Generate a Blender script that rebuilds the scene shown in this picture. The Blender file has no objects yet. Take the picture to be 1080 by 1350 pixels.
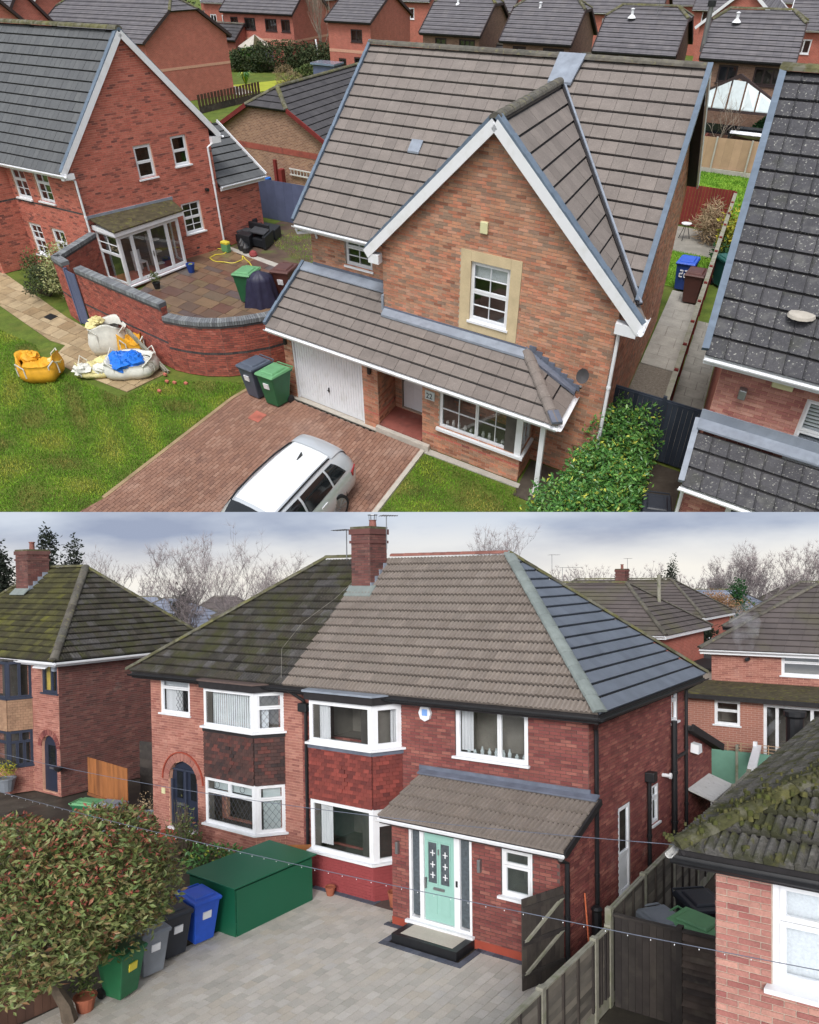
import bpy, math, random
import numpy as np
from mathutils import Matrix, Vector
random.seed(7); RNG = np.random.default_rng(11)
SC = bpy.context.scene; COL = SC.collection

# ------------------------------------------------------------------ camera, world, sun, exposure
# Two places share one world: the estate seen from above (A, upright, built 10 times life size, far off)
# and the semi with its drive (B, life size, near, on a steep slope below the camera).
F_PX, PPX, PPY = 940.0, 540.0, 780.0
def cam_axes(pitch, roll):
    p, r = math.radians(pitch), math.radians(roll)
    fwd = np.array([0, math.cos(p), -math.sin(p)]); right0 = np.array([1., 0, 0]); up0 = np.cross(right0, fwd)
    right = math.cos(r)*right0 + math.sin(r)*up0; up = -math.sin(r)*right0 + math.cos(r)*up0
    return right, -up, fwd
SA = 10.0
HA, HB = 10.8, 8.2
AX_A, AX_B = cam_axes(42.387, -0.861), cam_axes(1.543, -0.756)
CAM_A, CAM_B = np.array([0, 0, HA]), np.array([0, 0, HB])
CAMW = CAM_A*SA
W_A = Matrix.Scale(SA, 4)
_R = np.stack(AX_A, 1) @ np.stack(AX_B, 1).T
W_B = Matrix.Translation(Vector(CAMW)) @ Matrix([list(r)+[0] for r in _R]+[[0,0,0,1]]) @ Matrix.Translation(Vector(-CAM_B))

cam = bpy.data.objects.new('camera', bpy.data.cameras.new('camera')); COL.objects.link(cam)
_r, _d, _f = AX_A
cam.matrix_world = Matrix([[_r[0], -_d[0], -_f[0], CAMW[0]], [_r[1], -_d[1], -_f[1], CAMW[1]], [_r[2], -_d[2], -_f[2], CAMW[2]], [0, 0, 0, 1]])
cam.data.sensor_width = 36; cam.data.lens = 36*F_PX/1350; cam.data.shift_y = (PPY-675)/1350
cam.data.clip_start = 0.2; cam.data.clip_end = 60000
SC.camera = cam

SUN_EL, SUN_AZ = math.radians(63), math.radians(200)      # azimuth from +Y clockwise
w = bpy.data.worlds.new('World'); SC.world = w; w.use_nodes = True
nt = w.node_tree; nt.nodes.clear()
out = nt.nodes.new('ShaderNodeOutputWorld'); bg = nt.nodes.new('ShaderNodeBackground')
sky = nt.nodes.new('ShaderNodeTexSky'); sky.sky_type = 'NISHITA'; sky.sun_disc = False
sky.sun_elevation = SUN_EL; sky.sun_rotation = SUN_AZ; sky.dust_density = 4; sky.air_density = 1.2
hs = nt.nodes.new('ShaderNodeHueSaturation'); hs.inputs['Saturation'].default_value = 0.35
nt.links.new(sky.outputs[0], hs.inputs['Color']); nt.links.new(hs.outputs[0], bg.inputs[0]); nt.links.new(bg.outputs[0], out.inputs[0])
bg.inputs[1].default_value = 0.15
sl = bpy.data.lights.new('sun', 'SUN'); sl.energy = 1.5; sl.angle = math.radians(18); sl.color = (1, .985, .96)
so = bpy.data.objects.new('sun', sl); COL.objects.link(so)
sd = Vector((math.sin(SUN_AZ)*math.cos(SUN_EL), math.cos(SUN_AZ)*math.cos(SUN_EL), math.sin(SUN_EL)))
so.rotation_euler = sd.to_track_quat('Z', 'Y').to_euler(); so.location = (0, 0, 400)
SC.view_settings.view_transform = 'Standard'; SC.view_settings.look = 'None'
SC.view_settings.exposure = 0.35; SC.view_settings.gamma = 1.0; SC.view_settings.use_curve_mapping = False
SC.render.engine = 'CYCLES'
SC.cycles.max_bounces = 6; SC.cycles.transparent_max_bounces = 12

# ------------------------------------------------------------------ materials
def srgb(r, g, b):
    f = lambda c: (c/255/12.92) if c/255 <= .04045 else ((c/255+.055)/1.055)**2.4
    return (f(r), f(g), f(b), 1)
MATS = {}
def soft(cols, k, g=1.):
    out = []
    for c in cols: l = .3*c[0]+.55*c[1]+.15*c[2]; out.append(tuple((c[i]*(1-k)+l*k)*g for i in range(3))+(1,))
    return out
def mat(name, cols, rough=.8, nscale=6., namp=.25, patches=(), bump=None, metal=0., spec=.35, coat=0., stretch=None, bricks=None, fine=None, stripes=None):
    """cols: list of rgba spread over the pieces' random value. patches: (colour, scale, lo, hi, amount)"""
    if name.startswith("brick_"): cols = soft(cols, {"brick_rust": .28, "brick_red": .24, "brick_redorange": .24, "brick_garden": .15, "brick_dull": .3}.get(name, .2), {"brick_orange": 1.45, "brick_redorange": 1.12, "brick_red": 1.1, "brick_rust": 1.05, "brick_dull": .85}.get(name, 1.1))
    if name.startswith("tile_") : mid = [sum(c[i] for c in cols)/len(cols) for i in range(3)]; cols = [tuple(mid[i]+(c[i]-mid[i])*.45 for i in range(3))+(1,) for c in cols] if name not in ("tile_hung_red", "tile_mossy", "tile_mossy_green", "tile_hung_dark") else cols
    if name.startswith('brick_') and not bricks: patches = list(patches)+[(tuple(x*.62 for x in cols[0][:3])+(1,), .8, .48, .75, .4), (G(188,176,164), 1.7, .62, .8, .18)]
    if name.startswith('upvc'): patches = list(patches)+[(G(176,176,168), 3., .5, .75, .35)]
    m = bpy.data.materials.new(name); m.use_nodes = True; t = m.node_tree; N = t.nodes; Lk = t.links
    b = N['Principled BSDF']
    tc = N.new('ShaderNodeTexCoord'); oi = N.new('ShaderNodeObjectInfo'); at = N.new('ShaderNodeAttribute'); at.attribute_name = 'rnd'
    ad = N.new('ShaderNodeMath'); ad.operation = 'ADD'; Lk.new(at.outputs['Fac'], ad.inputs[0]); Lk.new(oi.outputs['Random'], ad.inputs[1])
    fr = N.new('ShaderNodeMath'); fr.operation = 'FRACT'; Lk.new(ad.outputs[0], fr.inputs[0])
    vm = N.new('ShaderNodeVectorMath'); vm.operation = 'MULTIPLY_ADD'; vm.inputs[1].default_value = stretch or (1, 1, 1)
    cb = N.new('ShaderNodeCombineXYZ'); ml = N.new('ShaderNodeMath'); ml.operation = 'MULTIPLY'; ml.inputs[1].default_value = 37.
    Lk.new(oi.outputs['Random'], ml.inputs[0]); Lk.new(ml.outputs[0], cb.inputs[0]); Lk.new(ml.outputs[0], cb.inputs[1])
    Lk.new(tc.outputs['Object'], vm.inputs[0]); Lk.new(cb.outputs[0], vm.inputs[2])
    vec = vm.outputs[0]
    if len(cols) > 1:
        rp = N.new('ShaderNodeValToRGB'); e = rp.color_ramp.elements
        while len(e) < len(cols): e.new(.5)
        for i, c in enumerate(cols): e[i].position = i/(len(cols)-1); e[i].color = c
        Lk.new(fr.outputs[0], rp.inputs[0]); cur = rp.outputs[0]
    else:
        rg = N.new('ShaderNodeRGB'); rg.outputs[0].default_value = cols[0]; cur = rg.outputs[0]
    def noise(sc, det=5, ro=.6):
        n = N.new('ShaderNodeTexNoise'); n.inputs['Scale'].default_value = sc; n.inputs['Detail'].default_value = det
        n.inputs['Roughness'].default_value = ro; Lk.new(vec, n.inputs['Vector']); return n.outputs['Fac']
    def mixc(fac, a, bcol, mode='MIX'):
        x = N.new('ShaderNodeMix'); x.data_type = 'RGBA'; x.blend_type = mode
        if isinstance(fac, float): x.inputs[0].default_value = fac
        else: Lk.new(fac, x.inputs[0])
        Lk.new(a, x.inputs[6])
        if isinstance(bcol, tuple): x.inputs[7].default_value = bcol
        else: Lk.new(bcol, x.inputs[7])
        return x.outputs[2]
    def mrange(v, a, b_, c, d):
        r = N.new('ShaderNodeMapRange'); Lk.new(v, r.inputs[0])
        for i, q in enumerate((a, b_, c, d)): r.inputs[i+1].default_value = q
        return r.outputs[0]
    if bricks:            # far walls: brick pattern on the metre UV
        uv = N.new('ShaderNodeUVMap'); bt = N.new('ShaderNodeTexBrick'); Lk.new(uv.outputs[0], bt.inputs['Vector'])
        bt.inputs['Scale'].default_value = 1; bt.inputs['Brick Width'].default_value = .25; bt.inputs['Row Height'].default_value = .08
        bt.inputs['Mortar Size'].default_value = .008; bt.inputs['Color1'].default_value = bricks[0]; bt.inputs['Color2'].default_value = bricks[1]; bt.inputs['Mortar'].default_value = bricks[2]
        cur = bt.outputs['Color']
    if namp:
        v = mrange(noise(nscale), .3, .7, 1-namp, 1+namp)
        cv = N.new('ShaderNodeCombineColor'); [Lk.new(v, cv.inputs[i]) for i in range(3)]
        cur = mixc(1., cur, cv.outputs[0], 'MULTIPLY')
    if fine:
        v = mrange(noise(fine[0], 3), .3, .7, 1-fine[1], 1+fine[1])
        cv = N.new('ShaderNodeCombineColor'); [Lk.new(v, cv.inputs[i]) for i in range(3)]
        cur = mixc(1., cur, cv.outputs[0], 'MULTIPLY')
    for c, s_, lo, hi, am in patches:
        cur = mixc(mrange(noise(s_, 4, .55), lo, hi, 0, am), cur, c)
    if stripes:
        wv = N.new('ShaderNodeTexWave'); wv.inputs['Scale'].default_value = stripes[0]; wv.bands_direction = stripes[1]; Lk.new(tc.outputs['Object'], wv.inputs['Vector'])
        v = mrange(wv.outputs['Fac'], 0, .5, stripes[2], 1); cv = N.new('ShaderNodeCombineColor'); [Lk.new(v, cv.inputs[i]) for i in range(3)]
        cur = mixc(1., cur, cv.outputs[0], 'MULTIPLY')
    Lk.new(cur, b.inputs['Base Color'])
    b.inputs['Roughness'].default_value = rough; b.inputs['Metallic'].default_value = metal
    b.inputs['Specular IOR Level'].default_value = spec; b.inputs['Coat Weight'].default_value = coat
    if bump:
        bp = N.new('ShaderNodeBump'); bp.inputs['Strength'].default_value = bump[1]; bp.inputs['Distance'].default_value = .02
        Lk.new(noise(bump[0], 4), bp.inputs['Height']); Lk.new(bp.outputs[0], b.inputs['Normal'])
    MATS[name] = m; return m
def glass_mat(name, tint=(.97, .98, .98, 1), refl=1.0, rough=.02):
    m = bpy.data.materials.new(name); m.use_nodes = True; t = m.node_tree; N = t.nodes; Lk = t.links; N.clear()
    o = N.new('ShaderNodeOutputMaterial'); tr = N.new('ShaderNodeBsdfTransparent'); tr.inputs[0].default_value = tint
    gl = N.new('ShaderNodeBsdfGlossy'); gl.inputs['Roughness'].default_value = rough; gl.inputs[0].default_value = (.9, .95, 1, 1)
    fz = N.new('ShaderNodeFresnel'); fz.inputs[0].default_value = 1.5; mm = N.new('ShaderNodeMath'); mm.operation = 'MULTIPLY'; mm.inputs[1].default_value = refl
    mx = N.new('ShaderNodeMixShader'); Lk.new(fz.outputs[0], mm.inputs[0]); gm = N.new('ShaderNodeNewGeometry'); iv = N.new('ShaderNodeMath'); iv.operation = 'SUBTRACT'; iv.inputs[0].default_value = 1; Lk.new(gm.outputs['Backfacing'], iv.inputs[1]); m2 = N.new('ShaderNodeMath'); m2.operation = 'MULTIPLY'; Lk.new(mm.outputs[0], m2.inputs[0]); Lk.new(iv.outputs[0], m2.inputs[1]); Lk.new(m2.outputs[0], mx.inputs[0]); Lk.new(tr.outputs[0], mx.inputs[1]); Lk.new(gl.outputs[0], mx.inputs[2]); Lk.new(mx.outputs[0], o.inputs[0])
    MATS[name] = m; return m
G = srgb
mat('brick_orange', [G(122,76,54), G(166,100,68), G(146,104,76), G(176,116,80), G(156,116,88), G(122,98,80), G(180,108,74), G(164,124,98)], nscale=5, namp=.12, fine=(60,.12))
mat('brick_redorange', [G(184,84,62), G(192,96,72), G(178,88,66), G(196,104,80), G(186,92,68), G(120,66,60), G(188,90,66), G(196,100,76)], nscale=4, namp=.1, fine=(60,.1))
mat('brick_garden', [G(158,72,56), G(170,84,66), G(150,70,56), G(176,92,72), G(120,62,54), G(166,80,62)], nscale=4, namp=.15, patches=[(G(60,50,48),2.5,.5,.75,.5)])
mat('brick_dark', [G(58,54,58), G(70,64,66), G(82,74,74)], nscale=8, namp=.2)
mat('brick_red', [G(122,54,50), G(134,66,58), G(112,50,48), G(146,76,62), G(128,56,54), G(156,88,72), G(104,46,46), G(138,62,56)], nscale=3, namp=.12, fine=(50,.15))
mat('brick_rust', [G(150,80,66), G(168,100,82), G(158,92,76), G(180,114,94), G(140,76,66), G(172,104,86)], nscale=3, namp=.12, fine=(50,.12))
mat('brick_pinkish', [G(150,84,76), G(166,104,92), G(176,120,104), G(138,72,68), G(184,130,112), G(158,94,84)], nscale=4, namp=.12, fine=(40,.15))
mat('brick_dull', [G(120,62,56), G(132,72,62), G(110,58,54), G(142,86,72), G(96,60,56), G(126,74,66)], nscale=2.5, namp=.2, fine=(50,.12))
mat('mortar_pale', [G(176,160,146)], nscale=10, namp=.15)
mat('mortar_red', [G(196,150,128)], nscale=10, namp=.12)
mat('mortar_grey', [G(122,104,98)], nscale=10, namp=.15)
mat('mortar_dark', [G(92,78,74)], nscale=10, namp=.15)
mat('tile_brown', [G(116,108,104), G(128,120,115), G(106,99,95), G(122,115,110), G(132,123,117)], nscale=3, namp=.1, fine=(35,.14), patches=[(G(176,172,166),22,.68,.72,.55), (G(96,90,86),1.2,.5,.8,.4)], rough=.85)
mat('tile_slate', [G(80,82,84), G(90,92,94), G(72,74,77), G(85,87,89), G(95,97,98)], nscale=3, namp=.12, fine=(30,.12), patches=[(G(140,142,130),20,.66,.74,.35), (G(66,70,74),1.5,.5,.8,.4)], rough=.6, spec=.5)
mat('tile_lichen', [G(64,64,68), G(74,74,78), G(58,58,62), G(80,79,82)], nscale=3, namp=.18, fine=(30,.2), patches=[(G(170,170,162),22,.61,.69,.8), (G(120,120,116),4,.55,.75,.4), (G(150,144,104),3.,.72,.78,.3), (G(60,62,50),1.6,.55,.7,.5)], rough=.8)
mat('tile_dark', [G(66,64,66), G(76,74,76), G(58,56,60)], nscale=2, namp=.2, patches=[(G(110,104,90),9,.68,.75,.4)], rough=.75)
mat('tile_greymauve', [G(104,102,106), G(92,90,96), G(112,108,110)], nscale=2, namp=.15, stripes=(2.6,'Z',.6), rough=.8)
mat('tile_tan', [G(122,113,106), G(132,123,116), G(114,105,98), G(126,118,111), G(138,127,118)], nscale=2.5, namp=.12, fine=(30,.12), rough=.85, patches=[(G(118,106,94),1.5,.5,.8,.4)])
mat('tile_bluegrey', [G(80,88,100), G(90,98,110), G(72,80,92)], nscale=2, namp=.12, rough=.45, spec=.6)
mat('tile_mossy', [G(62,58,52), G(72,68,62), G(52,50,44), G(84,82,82), G(58,54,46)], nscale=2.5, namp=.3, fine=(25,.3), patches=[(G(64,66,34),1.7,.48,.66,.75), (G(96,92,84),8,.62,.72,.5)], rough=.9)
mat('tile_heavy_moss', [G(86,84,82), G(98,96,94), G(72,70,66), G(92,90,84)], nscale=3, namp=.3, fine=(30,.3), patches=[(G(58,60,34),2.6,.44,.58,.85), (G(88,86,44),5,.58,.68,.7), (G(128,126,118),11,.62,.72,.5)], rough=.95, bump=(25,.7))
mat('ridge_mossdark', [G(76,76,46), G(64,64,44), G(88,86,52)], nscale=6, namp=.4, patches=[(G(104,102,92),5,.5,.6,.6), (G(52,54,30),4,.5,.6,.7)], rough=1., bump=(18,1.))
mat('tile_mossy_green', [G(70,68,46), G(62,60,42), G(84,82,50), G(56,52,42)], nscale=2, namp=.3, fine=(25,.25), patches=[(G(116,116,46),.7,.55,.72,.6)], rough=.9)
mat('tile_hung_red', [G(100,48,44), G(134,64,56), G(92,44,42), G(120,58,50)], nscale=3, namp=.15, rough=.7)
mat('tile_hung_dark', [G(66,48,46), G(80,56,52), G(54,44,44), G(104,60,54)], nscale=2, namp=.25, rough=.8)
mat('moss_ridge', [G(88,86,62), G(78,76,60), G(98,96,60), G(86,84,74)], nscale=5, namp=.35, patches=[(G(110,108,98),4,.5,.6,.7)], rough=.95, bump=(20,.6))
mat('ridge_grey', [G(86,84,78), G(98,94,86), G(80,76,70)], nscale=6, namp=.3, patches=[(G(120,116,84),7,.58,.66,.6)], rough=.9, bump=(20,.4))
mat('ridge_terracotta', [G(128,84,76), G(118,78,70), G(138,92,82)], nscale=5, namp=.25)
mat('hip_grey', [G(120,128,126), G(128,136,133), G(114,122,120)], nscale=4, namp=.15, rough=.6)
mat('verge_blue', [G(92,106,122), G(100,114,130)], nscale=5, namp=.15, rough=.6)
mat('lead', [G(134,142,154)], nscale=4, namp=.2, rough=.5, spec=.5, patches=[(G(96,104,120),2,.5,.8,.5)])
mat('lead_dark', [G(98,104,118)], nscale=4, namp=.2, rough=.5)
mat('upvc', [G(226,228,232)], nscale=3, namp=.03, rough=.35, spec=.5)
mat('upvc_grubby', [G(204,204,202)], nscale=6, namp=.1, rough=.5, patches=[(G(120,118,108),9,.62,.72,.6)])
mat('black_plastic', [G(30,31,34)], nscale=6, namp=.2, rough=.45, spec=.5)
mat('black_timber', [G(38,36,38)], nscale=6, namp=.25, rough=.7)
mat('dark_frame', [G(58,46,46)], nscale=6, namp=.1, rough=.6)
mat('navy_frame', [G(50,56,72)], nscale=6, namp=.1, rough=.5)
mat('stone', [G(196,178,144)], nscale=3, namp=.1, fine=(40,.06), rough=.9)
mat('sandstone_edge', [G(176,170,160)], nscale=5, namp=.15, rough=.9)
mat('room', [G(84,80,76)], nscale=2, namp=.3, rough=.9)
mat('room_pale', [G(130,126,120)], nscale=1.5, namp=.2, rough=.9)
mat('curtain', [G(205,206,210)], nscale=4, namp=.12, rough=.9, stretch=(1,1,.1))
mat('blind', [G(216,220,224)], nscale=4, namp=.08, rough=.9)
mat('net_curtain', [G(210,214,220)], nscale=30, namp=.12, rough=.9)
mat('frosted', [G(186,196,198)], nscale=4, namp=.06, rough=.3)
mat('mint_paint', [G(146,188,178)], nscale=4, namp=.04, rough=.4)
mat('white_paint', [G(214,218,222)], nscale=3, namp=.05, rough=.4)
mat('navy_paint', [G(40,46,62)], nscale=4, namp=.1, rough=.4)
mat('cream_paint', [G(206,202,160)], nscale=4, namp=.06, rough=.5)
mat('render_rust', [G(152,70,54)], nscale=3, namp=.12, rough=.8)
mat('render_pinkred', [G(140,64,66)], nscale=2, namp=.08, fine=(12,.05), rough=.8)
mat('steel', [G(150,152,154)], nscale=4, namp=.1, rough=.35, metal=.8)
glass_mat('glass', refl=2.8); glass_mat('glass_green', (.75,.82,.8,1), 2.8); glass_mat('glass_dark', (.12,.13,.14,1), 1.2)
mat('glassy_blue', [G(120,136,156)], nscale=2, namp=.15, rough=.12, spec=.6)
mat('glassy_black', [G(26,30,34)], nscale=2, namp=.3, rough=.08, spec=.6)
mat('lead_came', [G(70,72,76)], namp=0, rough=.5)

# ------------------------------------------------------------------ frames and mesh building
class Fr:
    """a street's own axes on the ground: a along the fronts, b away from the camera, z up"""
    def __init__(s, W, O, e1, e2, camp): s.W, s.camp = W, camp; s.O = np.array([O[0], O[1], 0.]); s.M = np.array([[e1[0], e2[0], 0], [e1[1], e2[1], 0], [0, 0, 1.]])
    def X(s, p): return np.asarray(p, float) @ s.M.T + s.O
    def ang(s): return math.atan2(s.M[1,0], s.M[0,0])
    def sub(s, O, e1, e2):      # frame given in this frame's coordinates
        o = s.X((O[0], O[1], 0)); return Fr(s.W, o, s.M[:2,:2]@np.array(e1), s.M[:2,:2]@np.array(e2), s.camp)
def dirs(az1, az2):
    a, b = math.radians(az1), math.radians(az2); return (math.sin(a), -math.cos(a)), (math.sin(b), math.cos(b))
GA = Fr(W_A, (0, 0), (1, 0), (0, 1), CAM_A); GB = Fr(W_B, (0, 0), (1, 0), (0, 1), CAM_B)
FA = Fr(W_A, (-3.48961, 21.16980), *dirs(51.37, 23.65), CAM_A)
FB = Fr(W_B, (-0.48287, 16.42119), *dirs(58.63, 39.41), CAM_B)
FL = Fr(W_A, (-13.0459, 31.8743), (.690, .724), (-.821, .571), CAM_A)
ZUP = np.array([0, 0, 1.])
class MB:
    def __init__(s): s.v = []; s.n = 0; s.f = []; s.r = []; s.uv = {}
    def add(s, pts, faces, rnd=0.):
        pts = np.asarray(pts, float); k = s.n
        s.v.append(pts); s.n += len(pts); s.r.append(np.full(len(pts), rnd) if np.isscalar(rnd) else np.asarray(rnd, float))
        for fc in faces: s.f.append(tuple(k+i for i in fc))
        return k
    def many(s, pts, faces, rnd):
        """pts (N,K,3), the same faces for each"""
        pts = np.asarray(pts, float); N, K = pts.shape[:2]
        if N == 0: return
        fa = np.array([list(q) for q in faces]); k = s.n
        s.v.append(pts.reshape(-1, 3)); s.n += N*K; s.r.append(np.repeat(np.asarray(rnd, float), K))
        allf = (fa[None]+np.arange(N)[:, None, None]*K+k).reshape(-1, fa.shape[1]); s.f.extend(map(tuple, allf.tolist()))
    HX = [(0,3,2,1), (4,5,6,7), (0,1,5,4), (1,2,6,5), (2,3,7,6), (3,0,4,7)]
    def hexa(s, p, rnd=0.): s.add(p, s.HX, rnd); return s
    def box(s, f, a0, a1, b0, b1, z0, z1, rnd=0.):
        s.hexa(f.X([(a0,b0,z0),(a1,b0,z0),(a1,b1,z0),(a0,b1,z0),(a0,b0,z1),(a1,b0,z1),(a1,b1,z1),(a0,b1,z1)]), rnd); return s
    def wbox(s, w, u0, u1, z0, z1, n0, n1, rnd=0.):
        s.hexa(w.X([(u0,z0,n1),(u1,z0,n1),(u1,z0,n0),(u0,z0,n0),(u0,z1,n1),(u1,z1,n1),(u1,z1,n0),(u0,z1,n0)]), rnd); return s
    def prism(s, P, off, rnd=0.):
        """polygon P (3D) pushed along off"""
        P = np.asarray(P, float); n = len(P); Q = P+np.asarray(off, float)
        s.add(np.vstack([P, Q]), [tuple(range(n))[::-1], tuple(range(n, 2*n))]+[(i, (i+1) % n, n+(i+1) % n, n+i) for i in range(n)], rnd); return s
    def bar(s, P, Q, w, h, up=ZUP, rnd=0.):
        P, Q = np.asarray(P, float), np.asarray(Q, float); d = (Q-P)/np.linalg.norm(Q-P)
        x = np.cross(d, up); x = x/np.linalg.norm(x) if np.linalg.norm(x) > 1e-6 else np.array([1., 0, 0]); y = np.cross(x, d)
        c = [(-w/2, -h/2), (w/2, -h/2), (w/2, h/2), (-w/2, h/2)]
        s.hexa([P+x*a+y*b for a, b in c]+[Q+x*a+y*b for a, b in c], rnd); return s
    def tube(s, pts, r, n=8, cap=True, rnd=0.):
        pts = [np.asarray(p, float) for p in pts]; rr = r if hasattr(r, '__len__') else [r]*len(pts); V = []; prevx = None
        for i, p in enumerate(pts):
            d = pts[min(i+1, len(pts)-1)]-pts[max(i-1, 0)]; d = d/(np.linalg.norm(d)+1e-9)
            if prevx is None: x = np.cross(d, (0, 0, 1.) if abs(d[2]) < .9 else (1., 0, 0))
            else: x = prevx-d*(prevx@d)
            x = x/(np.linalg.norm(x)+1e-9); prevx = x; y = np.cross(d, x)
            for k in range(n): t = 2*math.pi*k/n; V.append(p+rr[i]*(math.cos(t)*x+math.sin(t)*y))
        fs = [(i*n+k, i*n+(k+1) % n, (i+1)*n+(k+1) % n, (i+1)*n+k) for i in range(len(pts)-1) for k in range(n)]
        if cap: fs += [tuple(range(n))[::-1], tuple((len(pts)-1)*n+k for k in range(n))]
        s.add(V, fs, rnd); return s
    def lathe(s, c, prof, n=12, rnd=0., sq=1., arc=1.):
        """prof: (radius, z) from bottom to top round the point c"""
        V = []; c = np.asarray(c, float)
        for r, z in prof:
            for k in range(n): t = 2*math.pi*k/n; V.append(c+np.array([r*math.cos(t), r*sq*math.sin(t), z]))
        fs = [(i*n+k, i*n+(k+1) % n, (i+1)*n+(k+1) % n, (i+1)*n+k) for i in range(len(prof)-1) for k in range(n)]
        fs += [tuple(range(n))[::-1], tuple((len(prof)-1)*n+k for k in range(n))]
        s.add(V, fs, rnd); return s
    def mesh(s, name, base=(0,0,0), smooth=False):
        V = (np.vstack(s.v) if s.v else np.zeros((0, 3)))-np.asarray(base, float); me = bpy.data.meshes.new(name)
        me.vertices.add(len(V)); me.vertices.foreach_set('co', V.ravel().astype(np.float32))
        ln = np.array([len(f) for f in s.f], np.int32); st = np.concatenate([[0], np.cumsum(ln)[:-1]]).astype(np.int32) if len(ln) else np.zeros(0, np.int32)
        me.loops.add(int(ln.sum())); me.loops.foreach_set('vertex_index', np.fromiter((i for f in s.f for i in f), np.int32, int(ln.sum())))
        me.polygons.add(len(ln)); me.polygons.foreach_set('loop_start', st); me.polygons.foreach_set('loop_total', ln)
        R = np.concatenate(s.r) if s.r else np.zeros(0)
        if R.any(): at = me.attributes.new('rnd', 'FLOAT', 'POINT'); at.data.foreach_set('value', R.astype(np.float32))
        if getattr(s, 'uvs', None) is not None:
            ul = me.uv_layers.new(name='UVMap'); U = np.array(s.uvs, np.float32)[np.fromiter((i for f in s.f for i in f), np.int32, int(ln.sum()))]; ul.data.foreach_set('uv', U.ravel())
        me.update(calc_edges=True); me.validate()
        me.polygons.foreach_set('use_smooth', [bool(smooth)]*len(me.polygons))
        return me
class Thing:
    def __init__(s, name, label, cat, f, loc, group=None, kind=None, rot=0.):
        s.f = f; s.W = f.W; s.base = np.array(loc, float); s.o = bpy.data.objects.new(name, None); COL.objects.link(s.o); s.o.empty_display_size = .3
        s.o.matrix_world = s.W @ Matrix.Translation(Vector(s.base)); s.mw = s.o.matrix_world.copy()
        s.o['label'] = label; s.o['category'] = cat
        if group: s.o['group'] = group
        if kind: s.o['kind'] = kind
    def part(s, name, mb, m, parent=None, smooth=False, bevel=0, label=None, kind=None):
        o = bpy.data.objects.new(name, mb.mesh(name, s.base, smooth)); COL.objects.link(o); o.parent = parent or s.o
        o.data.materials.append(MATS[m] if isinstance(m, str) else m)
        if bevel: md = o.modifiers.new('bevel', 'BEVEL'); md.width = bevel; md.segments = 2; md.limit_method = 'ANGLE'
        if label: o['label'] = label
        if kind: o['kind'] = kind
        return o
    def piece(s, name, me, pos, parent):
        """a piece with a shared mesh at pos (scene coordinates)"""
        o = bpy.data.objects.new(name, me); COL.objects.link(o); o.parent = parent; o.location = Vector(np.asarray(pos, float)-s.base); return o
def single(name, mb, m, label, cat, f, base, group=None, kind=None, smooth=False, bevel=0, structure=False):
    o = bpy.data.objects.new(name, mb.mesh(name, base, smooth)); COL.objects.link(o)
    o.matrix_world = f.W @ Matrix.Translation(Vector(np.asarray(base, float))); o.data.materials.append(MATS[m] if isinstance(m, str) else m)
    if structure: o['kind'] = 'structure'
    else:
        o['label'] = label; o['category'] = cat
        if group: o['group'] = group
        if kind: o['kind'] = kind
    if bevel: md = o.modifiers.new('bevel', 'BEVEL'); md.width = bevel; md.segments = 2; md.limit_method = 'ANGLE'
    return o
def clone(t, pos, rot=0., label=None, group=None, scale=1.):
    """copy a thing with its parts and sub-parts; pos in scene coordinates"""
    r = t.o.copy(); COL.objects.link(r); r.matrix_world = t.W @ Matrix.Translation(Vector(pos)) @ Matrix.Rotation(rot, 4, 'Z') @ Matrix.Scale(scale, 4)
    if label: r['label'] = label
    if group: r['group'] = group
    def rec(src, dst):
        for ch in [o for o in KIDS(src)]:
            c = ch.copy(); COL.objects.link(c); c.parent = dst; rec(ch, c)
    rec(t.o, r); return r
def KIDS(o): return list(o.children)

class Wl:
    """a wall line from p0 to p1 in frame f; coordinates (u along, z, n outward)"""
    def __init__(s, f, p0, p1):
        s.f = f; s.p0 = np.array(p0, float); d = np.array(p1, float)-s.p0; s.L = np.linalg.norm(d); s.U = d/s.L; s.N = np.array([s.U[1], -s.U[0]])
    def X(s, q):
        q = np.asarray(q, float); ab = s.p0+q[..., 0:1]*s.U+q[..., 2:3]*s.N
        return s.f.X(np.concatenate([ab, q[..., 1:2]], -1))
def poly_span(poly, z):
    us = []
    n = len(poly)
    for i in range(n):
        (u0, z0), (u1, z1) = poly[i], poly[(i+1) % n]
        if (z0-z)*(z1-z) <= 0 and z0 != z1: us.append(u0+(u1-u0)*(z-z0)/(z1-z0))
    return (min(us), max(us)) if len(us) >= 2 else None
def arch_half(op, z):
    """half width of a round-headed opening (u, z, w, h, 'arch') at height z"""
    u, z0, w_, h = op[:4]; r = w_/2
    if z < z0 or z > z0+h: return 0
    if len(op) > 4 and z > z0+h-r: return math.sqrt(max(r*r-(z-(z0+h-r))**2, 0))
    return r
def spans(poly, ops, z):
    sp = poly_span(poly, z)
    if not sp: return []
    out = [list(sp)]
    for op in ops:
        hw = arch_half(op, z); c = op[0]+op[2]/2
        if hw <= 0: continue
        nx = []
        for a, b in out:
            if c+hw <= a or c-hw >= b: nx.append([a, b]); continue
            if c-hw > a: nx.append([a, c-hw])
            if c+hw < b: nx.append([c+hw, b])
        out = nx
    return out
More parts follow.
